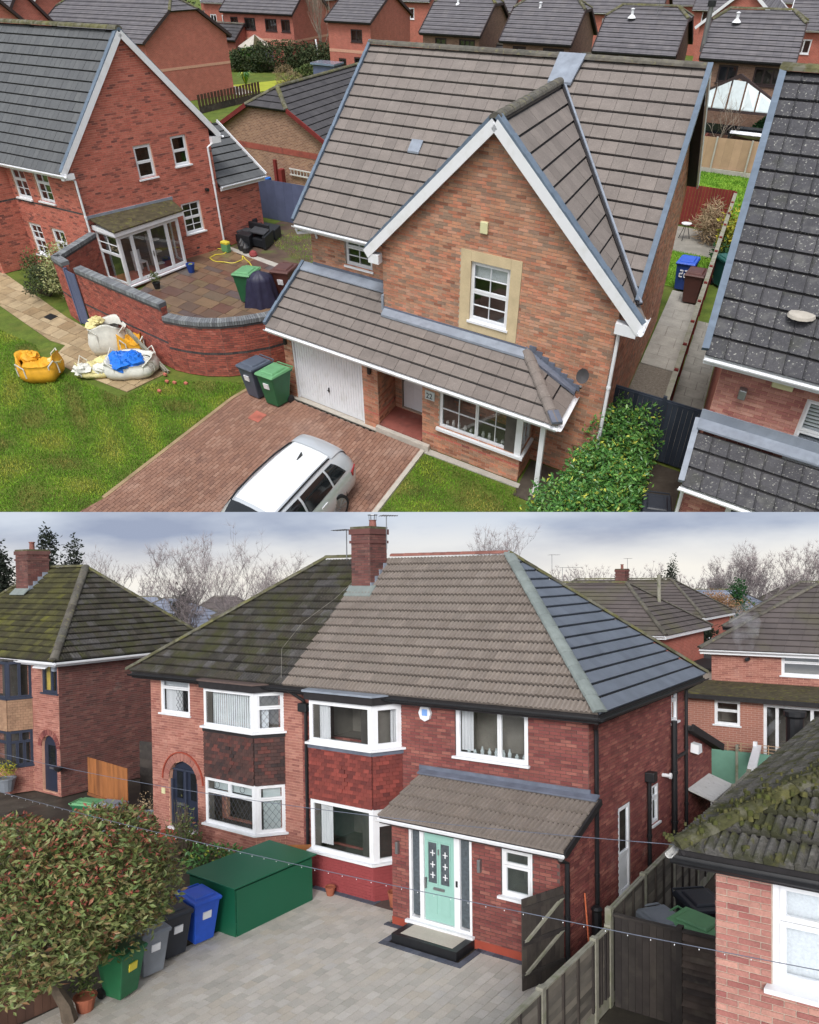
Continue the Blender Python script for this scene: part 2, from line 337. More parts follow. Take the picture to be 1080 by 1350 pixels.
class House(Thing):
    def __init__(s, name, label, cat, f, ab, group=None):
        super().__init__(name, label, cat, f, f.X((ab[0], ab[1], 0)), group); s.bricks = []; s.tiles = []; s.stuffb = {}; s.stufft = {}
    def wall(s, w, poly, ops=(), mortar='mortar_pale', brick=None, bl=.25, bh=.075, reveal=.11, far=None, bands=(), name='wall', back=.02, z_from=None, indiv=True):
        if isinstance(poly, (int, float)): poly = [(0, 0), (w.L, 0), (w.L, poly), (0, poly)]
        mb = MB(); mb.uvs = []
        zs = sorted({p[1] for p in poly} | {o[1] for o in ops} | {o[1]+o[3] for o in ops} | {o[1]+o[3]-o[2]/2 + o[2]/2*k/5 for o in ops if len(o) > 4 for k in range(5)})
        zs = [z for z in zs if min(p[1] for p in poly) <= z <= max(p[1] for p in poly)]
        for z0, z1 in zip(zs, zs[1:]):
            if z1-z0 < 1e-5: continue
            A, B = spans(poly, ops, z0+1e-5), spans(poly, ops, z1-1e-5)
            if len(A) != len(B): M_ = spans(poly, ops, (z0+z1)/2); A = B = M_
            for (a0, a1), (b0, b1) in zip(A, B):
                q = [(a0, z0), (a1, z0), (b1, z1), (b0, z1)]
                mb.add(w.X([(u, z, 0) for u, z in q]), [(0, 1, 2, 3)]); mb.uvs += q
        for o in ops:
            u, z0, w_, h = o[:4]; ring = [(u, z0), (u+w_, z0)]
            if len(o) > 4:
                r = w_/2; ring += [(u+r+r*math.cos(math.pi*k/8), z0+h-r+r*math.sin(math.pi*k/8)) for k in range(9)]
            else: ring += [(u+w_, z0+h), (u, z0+h)]
            m_ = len(ring)
            for i in range(m_):
                (ua, za), (ub, zb) = ring[i], ring[(i+1) % m_]
                mb.add(w.X([(ua, za, 0), (ub, zb, 0), (ub, zb, -reveal), (ua, za, -reveal)]), [(3, 2, 1, 0)]); mb.uvs += [(ua, za), (ub, zb), (ub, zb), (ua, za)]
        wo = s.part(name, mb, far or mortar)
        if brick:
            zb = z_from if z_from is not None else min(p[1] for p in poly); zt = max(p[1] for p in poly); L = []; row = 0; z = zb
            while z+bh*.6 < zt:
                zc = z+bh/2; off = (row % 2)*bl/2
                for a, b in spans(poly, ops, zc):
                    k = math.floor((a-off)/bl)
                    while off+k*bl < b:
                        u0, u1 = max(a, off+k*bl), min(b, off+(k+1)*bl)
                        if u1-u0 > .05: L.append((u0+.0065, u1-.0065, z+.0065, z+bh-.0065, 1 if u1-u0 > bl-.001 else 0))
                        k += 1
                z += bh; row += 1
            L = np.array(L); key = lambda zz: next((mm for lo, hi, mm in bands if lo <= zz <= hi), brick)
            cen = w.X(np.stack([(L[:,0]+L[:,1])/2, (L[:,2]+L[:,3])/2, np.zeros(len(L))], -1)); dist = np.linalg.norm(cen-w.f.camp, axis=1)
            jit = RNG.random(len(L))*.006
            for i in range(len(L)): s.bricks.append((dist[i] if (indiv and L[i,4]) else 1e9, w, wo, key((L[i,2]+L[i,3])/2), L[i], jit[i]))
        return wo
    def roof(s, f, corners, vdir, tile='tile_brown', tw=.42, gauge=.44, prof=None, thick=.03, name='roof', under='black_timber', slab=.1, stagger=False, gap=.008, indiv=True, tmat=None, groove=.045):
        """corners local (a,b,z): eave left, eave right, then the top; vdir: local direction of the tile columns"""
        C_ = np.array(corners, float); O = C_[0]; U = C_[1]-C_[0]; U = U/np.linalg.norm(U); V = np.array(vdir, float); V = V/np.linalg.norm(V)
        Nn = np.cross(U, V); Nn /= np.linalg.norm(Nn)
        if Nn[2] < 0: Nn = -Nn
        G2 = np.linalg.pinv(np.stack([U, V], 1)); uv = [(tuple(G2@(c-O))) for c in C_]
        mb = MB(); P = f.X(C_-Nn*.02); mb.prism(P, -(f.X(O+Nn*slab)-f.X(O))); ro = s.part(name, mb, under)
        if prof is None: prof = [(0, 0), (1, 0)]
        pf = np.array(prof, float); K = len(pf)
        vmax = max(v for u, v in uv); v = 0.; row = 0
        fs = [(i, i+1, K+i+1, K+i) for i in range(K-1)]+[(2*K+i, 2*K+i+1, i+1, i) for i in range(K-1)]+[(0, K, 3*K, 2*K), (K-1, 3*K-1, 3*K+0+K-1, 2*K-1)]
        fs = [(i, i+1, K+i+1, K+i) for i in range(K-1)]+[(2*K+i, 2*K+i+1, i+1, i) for i in range(K-1)]+[(2*K, 0, K, 3*K), (K-1, 3*K-1, 4*K-1, 2*K-1)]
        def mk(u0, u1, v0, v1, lo, hi, full, dz):
            ub = np.clip(u0+pf[:,0]*(u1-u0), lo[0], lo[1]); ut = np.clip(u0+pf[:,0]*(u1-u0), hi[0], hi[1]); nb = thick+pf[:,1]+dz; ntp = .006+pf[:,1]
            e = .0 if v0 > .001 else .03
            bot = O+np.outer(ub, U)+(v0-e)*V+np.outer(nb, Nn); top = O+np.outer(ut, U)+(v1-groove)*V+np.outer(ntp, Nn)  # open groove bares the black underlay, standing in for the tile noses' shadow
            bb = O+np.outer(ub, U)+(v0-e)*V-Nn*.012; tb = O+np.outer(ut, U)+(v1-groove)*V-Nn*.012
            return np.vstack([bot, top, bb, tb])
        while v < vmax-.03:
            v1 = min(v+gauge, vmax); lo = poly_span(uv, max(v, 1e-4)) ; hi = poly_span(uv, v1-1e-4)
            if lo is None: break
            if hi is None: hi = ((lo[0]+lo[1])/2,)*2
            off = tw/2 if (stagger and row % 2) else 0.; k = math.floor((min(lo[0], hi[0])-off)/tw-.001)
            while off+k*tw < max(lo[1], hi[1])-.01:
                u0, u1 = off+k*tw+gap/2, off+(k+1)*tw-gap/2; k += 1
                if max(min(u1, lo[1])-max(u0, lo[0]), min(u1, hi[1])-max(u0, hi[0])) < .02: continue
                full = u0 >= max(lo[0], hi[0])-.02 and u1 <= min(lo[1], hi[1])+.02 and v1-v > gauge*.98
                if full and v > 0: pts = None
                dz = RNG.random()*.006; q = mk(u0, u1, v, v1, (-1e9, 1e9) if full else lo, (-1e9, 1e9) if full else hi, full, dz)
                X = f.X(q); c = X.mean(0); s.tiles.append((np.linalg.norm(c-f.camp) if (full and indiv) else 1e9, ro, tmat or tile, X, fs, (id(ro), v < .001)))
            v = v1; row += 1
        return ro
    def finish(s, nb=300, nt=300):
        BX = [(0,1,5,4), (1,2,6,5), (4,5,6,7), (3,0,4,7), (0,3,2,1)]
        s.bricks.sort(key=lambda t: t[0]); stuff = {}; shared = {}
        for i, (d, w, wo, m, L, j) in enumerate(s.bricks):
            u0, u1, z0, z1, _ = L; hx = [(u0,z0,.008+j),(u1,z0,.008+j),(u1,z0,-.03),(u0,z0,-.03),(u0,z1,.008+j),(u1,z1,.008+j),(u1,z1,-.03),(u0,z1,-.03)]
            if i < nb and d < 1e8:
                k = (id(w), m)
                if k not in shared:
                    mb = MB(); X = w.X(hx); mb.add(X, BX); shared[k] = mb.mesh('brick', X[0]); shared[k].materials.append(MATS[m])
                s.piece('brick', shared[k], w.X([hx[0]])[0], wo)
            else: stuff.setdefault((wo.name, m), (wo, w, m, []))[3].append(hx)
        for wo, w, m, hs in stuff.values():
            mb = MB(); arr = w.X(np.array(hs)); mb.many(arr, BX, RNG.random(len(hs))); o = s.part('brick', mb, m, wo, kind='stuff')
        s.tiles.sort(key=lambda t: t[0]); st2 = {}; sh2 = {}
        for i, (d, ro, m, X, fs, key) in enumerate(s.tiles):
            if i < nt and d < 1e8:
                k = (key, m)
                if k not in sh2: mb = MB(); mb.add(X, fs); sh2[k] = mb.mesh('roof_tile', X[0]); sh2[k].materials.append(MATS[m])
                s.piece('roof_tile', sh2[k], X[0], ro)
            else: st2.setdefault((ro.name, m), (ro, m, fs, []))[3].append(X)
        for ro, m, fs, Xs in st2.values():
            mb = MB(); mb.many(np.array(Xs), fs, RNG.random(len(Xs))); s.part('roof_tile', mb, m, ro, kind='stuff')
    def ridge(s, f, P, Q, m='ridge_grey', r=.13, seg=.45, parent=None, name='ridge_tile', flat=.75):
        """half-round ridge tiles between two local points"""
        A, B = f.X(P), f.X(Q); d = B-A; L = np.linalg.norm(d); d /= L; x = np.cross(d, ZUP); x /= np.linalg.norm(x); y = np.cross(x, d); n = max(1, round(L/seg)); sg = L/n
        prof = [(math.cos(t)*r, math.sin(t)*r*flat) for t in np.linspace(math.pi, 0, 7)]
        V = [x*a+y*b*1.0+d*-.02 for a, b in prof]+[x*a*.93+y*b*.93+d*sg for a, b in prof]
        V = [v-y*.03 for v in V]; mb = MB(); mb.add(V, [(i, i+1, 8+i, 7+i) for i in range(6)]+[(0,1,2,3,4,5,6)[::-1], (7,8,9,10,11,12,13)])
        me = mb.mesh(name, (0,0,0)); me.materials.append(MATS[m])
        for i in range(n): s.piece(name, me, A+d*sg*i, parent or s.o)
    def gutter(s, f, P, Q, m='upvc', r=.06, parent=None):
        A, B = f.X(P), f.X(Q); d = (B-A)/np.linalg.norm(B-A); x = np.cross(d, ZUP); x /= np.linalg.norm(x)
        mb = MB(); prof = [(math.cos(t)*r, math.sin(t)*r) for t in np.linspace(math.pi, 2*math.pi, 7)]+[(.8*r*math.cos(t), .8*r*math.sin(t)) for t in np.linspace(2*math.pi, math.pi, 7)]
        V = [A+x*a+ZUP*b for a, b in prof]+[B+x*a+ZUP*b for a, b in prof]; n = len(prof)
        mb.add(V, [(i, (i+1) % n, n+(i+1) % n, n+i) for i in range(n)]+[tuple(range(n)), tuple(range(n, 2*n))[::-1]]); return s.part('gutter', mb, m, parent)
    def pipe(s, f, pts, m='upvc', r=.04, name='downpipe'):
        X = [f.X(p) for p in pts]; mb = MB().tube(X, r, 8); L = X[-1]-X[-2]; n = int(np.linalg.norm(L)/1.6)
        for k in range(1, n+1): c = X[-2]+L*k/(n+1); mb.tube([c, c+L/np.linalg.norm(L)*.07], r*1.25, 8)
        return s.part(name, mb, m)
    def board(s, f, P, Q, w, h, m='upvc', name='fascia', parent=None):
        return s.part(name, MB().bar(f.X(P), f.X(Q), w, h), m, parent)
    def window(s, w, u, z, wd, ht, lights=None, fm='upvc', glass='glass', inset=.07, fw=.055, sill=True, inner=None, room='room', depth=.9, bar=.02, sash=.045, name='window', sillm=None, sub=True, curtain=None, diamonds=None, sillout=.06, base_n=0.):
        """lights: (x0,z0,x1,z1,nx,nz) in fractions of the opening"""
        lights = lights or [(0, 0, 1, 1, 1, 1)]; n1 = base_n-inset; n0 = n1-.06; mb = MB()
        mb.wbox(w, u, u+fw, z, z+ht, n0, n1).wbox(w, u+wd-fw, u+wd, z, z+ht, n0, n1).wbox(w, u+fw, u+wd-fw, z, z+fw, n0, n1-.002).wbox(w, u+fw, u+wd-fw, z+ht-fw, z+ht, n0, n1-.002)
        iw, ih = wd-2*fw, ht-2*fw; P = MB()
        for (x0, y0, x1, y1, nx, nz) in lights:
            a, b, c, d = u+fw+iw*x0, u+fw+iw*x1, z+fw+ih*y0, z+fw+ih*y1; m1 = n1+.012; e = .004 if len(lights) > 1 else 0
            a += e*(x0 > 0); b -= e*(x1 < 1); c += e*(y0 > 0); d -= e*(y1 < 1); q = sash
            mb.wbox(w, a, a+q, c, d, n0+.01, m1).wbox(w, b-q, b, c, d, n0+.01, m1).wbox(w, a+q, b-q, c, c+q, n0+.01, m1-.002).wbox(w, a+q, b-q, d-q, d, n0+.01, m1-.002)
            for k in range(1, nx): x = a+q+(b-a-2*q)*k/nx; mb.wbox(w, x-bar/2, x+bar/2, c+q, d-q, n0+.02, m1-.008)
            for k in range(1, nz): y = c+q+(d-c-2*q)*k/nz; mb.wbox(w, a+q, b-q, y-bar/2, y+bar/2, n0+.02, m1-.010)
            P.wbox(w, a+q-.01, b-q+.01, c+q-.01, d-q+.01, n0+.027, n0+.035)
        wo = s.part(name, mb, fm)
        if sub:
            s.part('pane', P, glass, wo)
            if sill: s.part('sill', MB().wbox(w, u-.05, u+wd+.05, z-.05, z+.004, n0, base_n+sillout), sillm or fm, wo)
            if room: R = MB(); dd = n0-depth; e = .03
            if room: q = [(u-e,z-e,n0-.005),(u+wd+e,z-e,n0-.005),(u+wd+e,z+ht+e,n0-.005),(u-e,z+ht+e,n0-.005),(u-e,z-e,dd),(u+wd+e,z-e,dd),(u+wd+e,z+ht+e,dd),(u-e,z+ht+e,dd)]
            if room: R.add(w.X(q), [(4,5,6,7), (0,4,7,3), (5,1,2,6), (7,6,2,3), (0,1,5,4)]); s.part('room_interior', R, room, wo)
            if curtain:
                for kind_, c0, c1, y0, y1, cm in curtain:
                    C2 = MB(); ua, ub = u+wd*c0, u+wd*c1; za, zb = z+ht*y0, z+ht*y1
                    if kind_ == 'folds':
                        nn = max(6, int((ub-ua)/.035)); uu = np.linspace(ua, ub, nn); dn = n0-.07-.02*np.array([(i % 2) for i in range(nn)])-.01*RNG.random(nn)
                        V = [(x, za, y) for x, y in zip(uu, dn)]+[(x, zb, y) for x, y in zip(uu, dn)]; C2.add(w.X(V), [(i, i+1, nn+i+1, nn+i) for i in range(nn-1)])
                    elif kind_ == 'slats':
                        nn = max(4, int((ub-ua)/.085))
                        for i in range(nn): x = ua+(ub-ua)*i/nn; C2.wbox(w, x, x+(ub-ua)/nn*.72, za, zb, n0-.10, n0-.09)
                    elif kind_ == 'hslats':
                        nn = max(4, int((zb-za)/.07))
                        for i in range(nn): y = za+(zb-za)*i/nn; C2.wbox(w, ua, ub, y, y+.045, n0-.09, n0-.06)
                    else: C2.wbox(w, ua, ub, za, zb, n0-.10, n0-.07)
                    s.part('curtain' if kind_ == 'folds' else 'blind', C2, cm, wo)
            if diamonds:
                D = MB()
                for (x0, y0, x1, y1, st) in diamonds:
                    a, b, c, d = u+wd*x0, u+wd*x1, z+ht*y0, z+ht*y1
                    for sg in (1, -1):
                        k = -20
                        while k < 60:
                            # line (x-a)/st*... : z = c + sg*1.35*(x-a) + k*st*1.35
                            x_a, x_b = a, b; za, zb = c+k*st*1.35, c+k*st*1.35+sg*1.35*(b-a)
                            pts = []
                            def clipz(xx, zz): return c-1e-6 <= zz <= d+1e-6
                            for xx in (a, b):
                                zz = c+k*st*1.35+sg*1.35*(xx-a)
                                if c <= zz <= d: pts.append((xx, zz))
                            for zz in (c, d):
                                xx = a+(zz-c-k*st*1.35)/(sg*1.35)
                                if a < xx < b: pts.append((xx, zz))
                            if len(pts) >= 2: D.bar(w.X([(pts[0][0], pts[0][1], n0+.042)])[0], w.X([(pts[1][0], pts[1][1], n0+.042)])[0], .008, .008)
                            k += 1
                s.part('lead_lattice', D, 'lead_came', wo)
        return wo
# ================================================================== PLACE A: the estate from above
TILE_A = [(0, 0), (.5, .0), (1, 0)]
SASH = lambda nx, nz: [(0, 0, 1, .5, nx, nz), (0, .5, 1, 1, nx, nz)]
def a_text(parent_thing, f, w, u, z, n, s_, txt, m, h):
    cu = bpy.data.curves.new('lettering', 'FONT'); cu.body = txt; cu.size = h; cu.extrude = .004
    o = bpy.data.objects.new('lettering', cu); COL.objects.link(o); dg = bpy.context.evaluated_depsgraph_get(); me = bpy.data.meshes.new_from_object(o.evaluated_get(dg)); bpy.data.objects.remove(o)
    me.materials.clear(); me.materials.append(MATS[m]); q = bpy.data.objects.new('lettering', me); COL.objects.link(q); q.parent = parent_thing
    P = w.X([(u, z, n)])[0]; X = w.X([(u+1, z, n)])[0]-P; X /= np.linalg.norm(X); Nn = np.cross(X, ZUP)
    q.matrix_local = Matrix.Translation(Vector(P-s_)) @ Matrix([[X[0], 0, Nn[0], 0], [X[1], 0, Nn[1], 0], [0, 1, 0, 0], [0, 0, 0, 1]])
    return q

def main_house_a():
    H = House('detached_house', 'detached orange brick house with brown tiles, front gable and white garage door', 'house', FA, (5, 6))
    f = FA; BK = dict(brick='brick_orange', mortar='mortar_pale', bl=.27, bh=.075)
    # garage and bay front
    w = Wl(f, (-.35, 0), (3.41, 0)); H.wall(w, 2.25, ops=[(.36, 0, 2.83, 2.06)], bands=[(.45, .52, 'brick_redorange')], **BK)
    g = Wl(f, (0.01, 0), (2.84, 0)); mb = MB(); mb.wbox(g, .03, 2.80, .02, 2.03, -.12, -.09)
    n = 26
    for i in range(n): u = .09+i*(2.65/n); mb.wbox(g, u, u+.055, .1, 1.96, -.09, -.07)
    gd = H.part('garage_door', mb, 'upvc'); H.part('handle', MB().wbox(g, 1.37, 1.40, .58, .72, -.07, -.03).wbox(g, 1.34, 1.43, .62, .65, -.04, -.025), 'black_plastic', gd)
    H.part('door_frame', MB().wbox(g, -.0, .05, 0, 2.05, -.10, -.02).wbox(g, 2.78, 2.83, 0, 2.05, -.10, -.02).wbox(g, .05, 2.78, 2.0, 2.05, -.10, -.021), 'upvc', gd)
    # porch recess
    H.wall(Wl(f, (3.41, 0), (3.41, 1.2)), 2.3, bands=[(.45, .52, 'brick_redorange')], indiv=False, **BK)
    H.wall(Wl(f, (3.41, 1.2), (5.0, 1.2)), 2.3, ops=[(.27, .24, .95, 1.98)], indiv=False, **BK)
    H.wall(Wl(f, (5.0, 1.2), (5.0, .05)), 2.3, indiv=False, **BK)
    d = Wl(f, (3.68, 1.2), (4.63, 1.2)); mb = MB().wbox(d, .04, .91, .27, 2.18, -.09, -.05)
    for z0, z1 in ((.42, .98), (1.08, 1.9)):
        for u0, u1 in ((.14, .42), (.52, .80)): mb.wbox(d, u0, u1, z0, z1, -.05, -.038)
    dr = H.part('front_door', mb, 'white_paint'); H.part('door_glass', MB().wbox(d, .5, .78, 1.25, 1.5, -.038, -.03), 'glassy_black', dr)
    H.part('handle', MB().wbox(d, .06, .09, 1.1, 1.3, -.05, -.01), 'steel', dr)
    H.part('porch_floor', MB().box(f, 3.42, 4.98, .0, 1.19, 0, .2), 'brick_garden'); H.part('doorstep', MB().box(f, 3.35, 5.3, -.16, .0, 0, .17), 'sandstone_edge', bevel=.01)
    H.part('garage_threshold', MB().box(f, -.3, 3.35, -.13, .06, 0, .02), 'sandstone_edge')
    # wall with the house number and the bay
    w = Wl(f, (5.0, .05), (8.17, .1)); H.wall(w, 2.25, ops=[(.58, .8, 2.42, 1.16)], bands=[(.43, .52, 'brick_redorange')], **BK)
    SG = [(0, 0, .5, 1, 2, 2), (.5, 0, 1, 1, 2, 2)]
    H.window(w, .58, .8, 2.42, 1.16, lights=SG, inset=.03, curtain=[('board', 0, 1, 0, .02, 'white_paint')], room='room_pale', depth=1.2)
    w2 = Wl(f, (8.17, .1), (8.17, 1.36)); H.wall(w2, 2.25, ops=[(.03, .8, .95, 1.16)], bands=[(.43, .52, 'brick_redorange')], indiv=False, **BK)
    H.window(w2, .03, .8, .95, 1.16, lights=[(0, 0, 1, 1, 2, 2)], inset=.03, depth=.4)
    H.part('corner_post', MB().wbox(w, 3.0, 3.19, .8, 1.96, -.1, .02), 'upvc'); H.part('bay_sill', MB().wbox(w, .5, 3.27, .73, .8, -.1, .1).wbox(w2, -.1, 1.05, .731, .799, -.05, .1), 'upvc')
    sg = H.part('number_sign', MB().wbox(w, .1, .42, 1.53, 1.78, 0, .03), 'frosted'); a_text(sg, f, w, .13, 1.57, .032, H.base, '22', 'black_plastic', .22)
    for u_, ww in ((.08, Wl(f, (-.35, 0), (3.41, 0))), (3.45, Wl(f, (-.35, 0), (3.41, 0)))):
        H.part('wall_light', MB().wbox(ww, u_, u_+.1, 1.72, 1.95, 0, .11), 'black_plastic', bevel=.01)
    # items on the bay window board
    mb = MB()
    for k in range(11):
        u = .72+k*.2+RNG.random()*.06; h_ = .08+.12*RNG.random(); c = w.X([(u, .83, -.22)])[0]; mb.lathe(c, [(.035, 0), (.05, h_*.5), (.03, h_*.8), (.035, h_)], 8)
    H.part('sill_ornament', mb, 'upvc_grubby', kind='stuff')
    # upper left wall, projection side, gable, right and rear walls
    w = Wl(f, (-.3, 2.2), (3.0, 2.2)); H.wall(w, [(0, 2.9), (3.3, 2.9), (3.3, 4.75), (0, 4.75)], ops=[(1.38, 3.62, 1.05, 1.05)], **BK)
    H.window(w, 1.38, 3.62, 1.05, 1.05, lights=SASH(2, 2), curtain=[('board', 0, 1, .55, 1, 'net_curtain')], room='room_pale')
    H.wall(Wl(f, (3.0, 2.2), (3.0, 1.36)), [(0, 2.9), (.84, 2.9), (.84, 4.6), (0, 4.6)], indiv=False, **BK)
    w = Wl(f, (3.0, 1.36), (10.0, 1.36)); H.wall(w, [(0, 0), (7, 0), (7, 4.82), (3.45, 7.86), (0, 4.86)], ops=[(2.6, 3.13, 1.78, 2.0)], **BK)
    st = Wl(f, (5.6, 1.36), (7.38, 1.36)); mb = MB()
    for a in ((0, .31, 0, 2.0), (1.47, 1.78, 0, 2.0), (.31, 1.47, 0, .27), (.31, 1.47, 1.75, 2.0)): mb.wbox(st, a[0]+.002, a[1]-.002, 3.13+a[2]+.002, 3.13+a[3]-.002, -.16, .025)
    H.part('stone_surround', mb, 'stone')
    H.window(st, .31, 3.40, 1.16, 1.48, lights=SASH(2, 2), inset=.06, curtain=[('board', 0, 1, .72, 1, 'net_curtain'), ('board', 0, .45, .42, .5, 'white_paint')])
    H.part('alarm_box', MB().wbox(w, 3.14, 3.36, 5.57, 5.84, .0, .09), 'cream_paint', bevel=.02)
    w = Wl(f, (10.0, 1.36), (10.0, 12.9)); H.wall(w, [(0, 0), (11.54, 0), (11.54, 4.6), (6.1, 8.15), (.9, 4.7), (0, 4.4)], **BK)
    H.wall(Wl(f, (10.0, 12.9), (-.3, 12.9)), 4.6, far='mortar_red'); H.wall(Wl(f, (-.3, 12.9), (-.3, 0)), [(0, 0), (12.9, 0), (12.9, 2.2), (10.7, 3.2), (10.7, 4.6), (5.4, 8.2), (0, 4.6)], far='brick_far_orange')
    # roofs
    s_ = (0, 5.8, 3.75)
    ro = H.roof(f, [(-.6, 1.7, 4.65), (10.3, 1.7, 4.65), (10.3, 7.5, 8.4), (-.6, 7.5, 8.4)], s_, 'tile_brown', tw=.42, gauge=.44)
    H.roof(f, [(10.3, 13.3, 4.65), (-.6, 13.3, 4.65), (-.6, 7.5, 8.4), (10.3, 7.5, 8.4)], (0, -5.8, 3.75), 'tile_brown', indiv=False)
    # projecting gable roof: right and left slope, valley edge on the main slope
    zb = lambda z: 1.7+(z-4.65)*5.8/3.75
    H.roof(f, [(10.55, 1.2, 4.43), (10.55, 1.6, 4.43), (6.45, zb(7.95), 7.95), (6.45, 1.2, 7.95)], (-4.1, 0, 3.52), 'tile_brown', tw=.42, gauge=.44)
    H.roof(f, [(2.6, 1.66, 4.645), (2.6, 1.2, 4.645), (6.45, 1.2, 7.95), (6.45, zb(7.95), 7.95)], (4.1, 0, 3.52), 'tile_brown', indiv=False)
    H.ridge(f, (-.62, 7.5, 8.44), (10.32, 7.5, 8.44), 'ridge_grey', r=.15, seg=.62)
    H.ridge(f, (6.45, 1.14, 7.99), (6.45, 6.9, 7.99), 'ridge_grey', r=.15, seg=.5)
    P = f.X((6.45, 6.75, 8.06)); H.part('lead_saddle', MB().prism(f.X([(6.1, 6.6, 7.92), (6.8, 6.6, 7.92), (6.95, 7.45, 8.47), (6.15, 7.45, 8.47)]), (0, 0, .06)), 'lead')
    H.part('valley_flashing', MB().bar(f.X((6.47, 6.83, 8.06)), f.X((10.42, 1.65, 4.72)), .05, .05), 'lead'); H.part('valley_shade_strip', MB().bar(f.X((6.45, 6.83, 8.03)), f.X((10.4, 1.65, 4.68)), .13, .03), 'black_timber')  # solid black bar under the flashing stands in for the valley's shade
    # verges in blue grey cloaking pieces
    def verge(p, q, wd=.13, m='verge_blue', n=9, out=(0, 0, 0)):
        A, B = np.array(p, float), np.array(q, float); mb = None
        for k in range(n):
            mb = MB().bar(f.X(A+(B-A)*k/n), f.X(A+(B-A)*(k+.97)/n)+np.array([0, 0, .02]), wd, .1); H.part('verge_tile', mb, m)
    verge((10.33, 1.7, 4.72), (10.33, 7.5, 8.47), n=14); verge((-.63, 1.7, 4.72), (-.63, 7.5, 8.47), n=14, wd=.09)
    verge((10.6, 1.2, 4.44), (6.5, 1.2, 7.99), n=11, wd=.2); verge((2.55, 1.2, 4.655), (6.4, 1.2, 7.99), n=14, wd=.17)
    for p, q in (((10.62, 1.12, 4.28), (6.45, 1.12, 7.86)), ((2.55, 1.12, 4.51), (6.45, 1.12, 7.86))): H.part('bargeboard', MB().bar(f.X(p), f.X(q), .05, .24), 'upvc')
    for a0, a1, zz in ((2.62, 2.99, 4.3), (9.98, 10.5, 4.12)): H.part('box_end', MB().box(f, a0, a1, 1.11, 1.36, zz, zz+.24), 'upvc')
    H.board(f, (10.36, 1.9, 4.72), (10.36, 7.5, 8.3), .04, .16, 'upvc', 'bargeboard'); H.board(f, (10.36, 13.2, 4.62), (10.36, 7.5, 8.3), .05, .2, 'upvc', 'bargeboard')
    H.gutter(f, (-.6, 1.62, 4.6), (2.4, 1.62, 4.6)); H.board(f, (-.6, 1.75, 4.55), (2.4, 1.75, 4.55), .03, .18)
    H.gutter(f, (10.62, .9, 4.35), (10.62, 1.9, 4.35), r=.07)
    H.pipe(f, [(10.5, 1.3, 4.3), (10.08, 1.28, 4.15), (10.08, 1.26, .05)], 'upvc', .045); H.pipe(f, [(-.5, 1.65, 4.5), (-.5, 1.7, 4.38), (-.05, 2.1, 4.38), (.0, 2.14, 4.2)], 'upvc', .04)
    H.part('roof_vent', MB().prism(f.X([(2.45, 4.25, 6.33), (2.85, 4.25, 6.33), (2.85, 4.6, 6.56), (2.45, 4.6, 6.56)]), (0, 0, .05)), 'lead')
    # lean-to roof with the hipped end
    sl = (0, 2.58, 1.01)
    H.roof(f, [(-.7, -.4, 2.3), (2.995, -.4, 2.3), (2.995, 2.18, 3.31), (-.7, 2.18, 3.31)], sl, 'tile_brown', tw=.42, gauge=.43)
    H.roof(f, [(3.0, -.4, 2.3), (9.2, -.4, 2.3), (7.75, 1.34, 2.98), (3.0, 1.34, 2.98)], sl, 'tile_brown', tw=.42, gauge=.43)
    H.roof(f, [(9.2, -.4, 2.3), (9.2, 1.34, 2.3), (7.75, 1.34, 2.98)], (-1.45, 0, .68), 'tile_brown', tw=.42, gauge=.43)
    H.ridge(f, (9.2, -.42, 2.36), (7.75, 1.33, 3.04), 'tile_brown', r=.15, seg=.45, name='hip_tile')
    H.part('hip_irons', MB().bar(f.X((9.22, -.45, 2.4)), f.X((9.0, -.17, 2.5)), .26, .06), 'lead_dark')
    for p in ([(3.02, 1.35, 3.03), (7.8, 1.35, 3.03), (7.9, 1.08, 2.92), (3.02, 1.08, 2.92)],): H.part('lead_flashing', MB().prism(f.X(p), (0, 0, .06)), 'lead')
    H.part('lead_flashing', MB().prism(f.X([(-.7, 2.19, 3.37), (3.0, 2.19, 3.37), (3.0, 1.85, 3.24), (-.7, 1.85, 3.24)]), (0, 0, .03)), 'lead')
    H.part('lead_flashing', MB().prism(f.X([(7.7, 1.34, 3.08), (9.25, 1.34, 2.38), (9.25, 1.15, 2.35), (7.9, 1.15, 2.9)]), (0, 0, .07)), 'lead_dark')
    for k in range(8): u = 7.8+k*.19; z = 3.1-k*.092; H.part('stepped_flashing', MB().box(f, u, u+.2, 1.31, 1.35, z-.05, z+.1), 'lead_dark')
    H.part('lead_upstand', MB().box(f, 3.0, 7.8, 1.32, 1.355, 3.0, 3.12), 'lead_dark'); H.part('lead_upstand', MB().box(f, -.3, 3.0, 2.16, 2.195, 3.38, 3.46), 'lead_dark')
    H.part('lead_flashing', MB().box(f, 2.93, 3.01, 1.3, 2.2, 3.0, 3.42), 'lead')
    H.gutter(f, (-.72, -.48, 2.25), (9.25, -.48, 2.25)); H.board(f, (-.72, -.38, 2.2), (9.2, -.38, 2.2), .03, .16); H.gutter(f, (9.3, -.45, 2.25), (9.3, 1.34, 2.25)); H.board(f, (9.22, -.36, 2.2), (9.22, 1.34, 2.2), .03, .16)
    H.part('soffit', MB().box(f, -.68, 9.18, -.38, .0, 2.1, 2.13), 'upvc'); verge((-.73, -.42, 2.38), (-.73, 2.18, 3.38), n=6, wd=.09)
    H.part('porch_post', MB().box(f, 8.74, 8.88, -.18, -.04, 0, 2.12), 'upvc', bevel=.01); H.part('post_base', MB().box(f, 8.68, 8.94, -.24, .02, 0, .08), 'sandstone_edge')
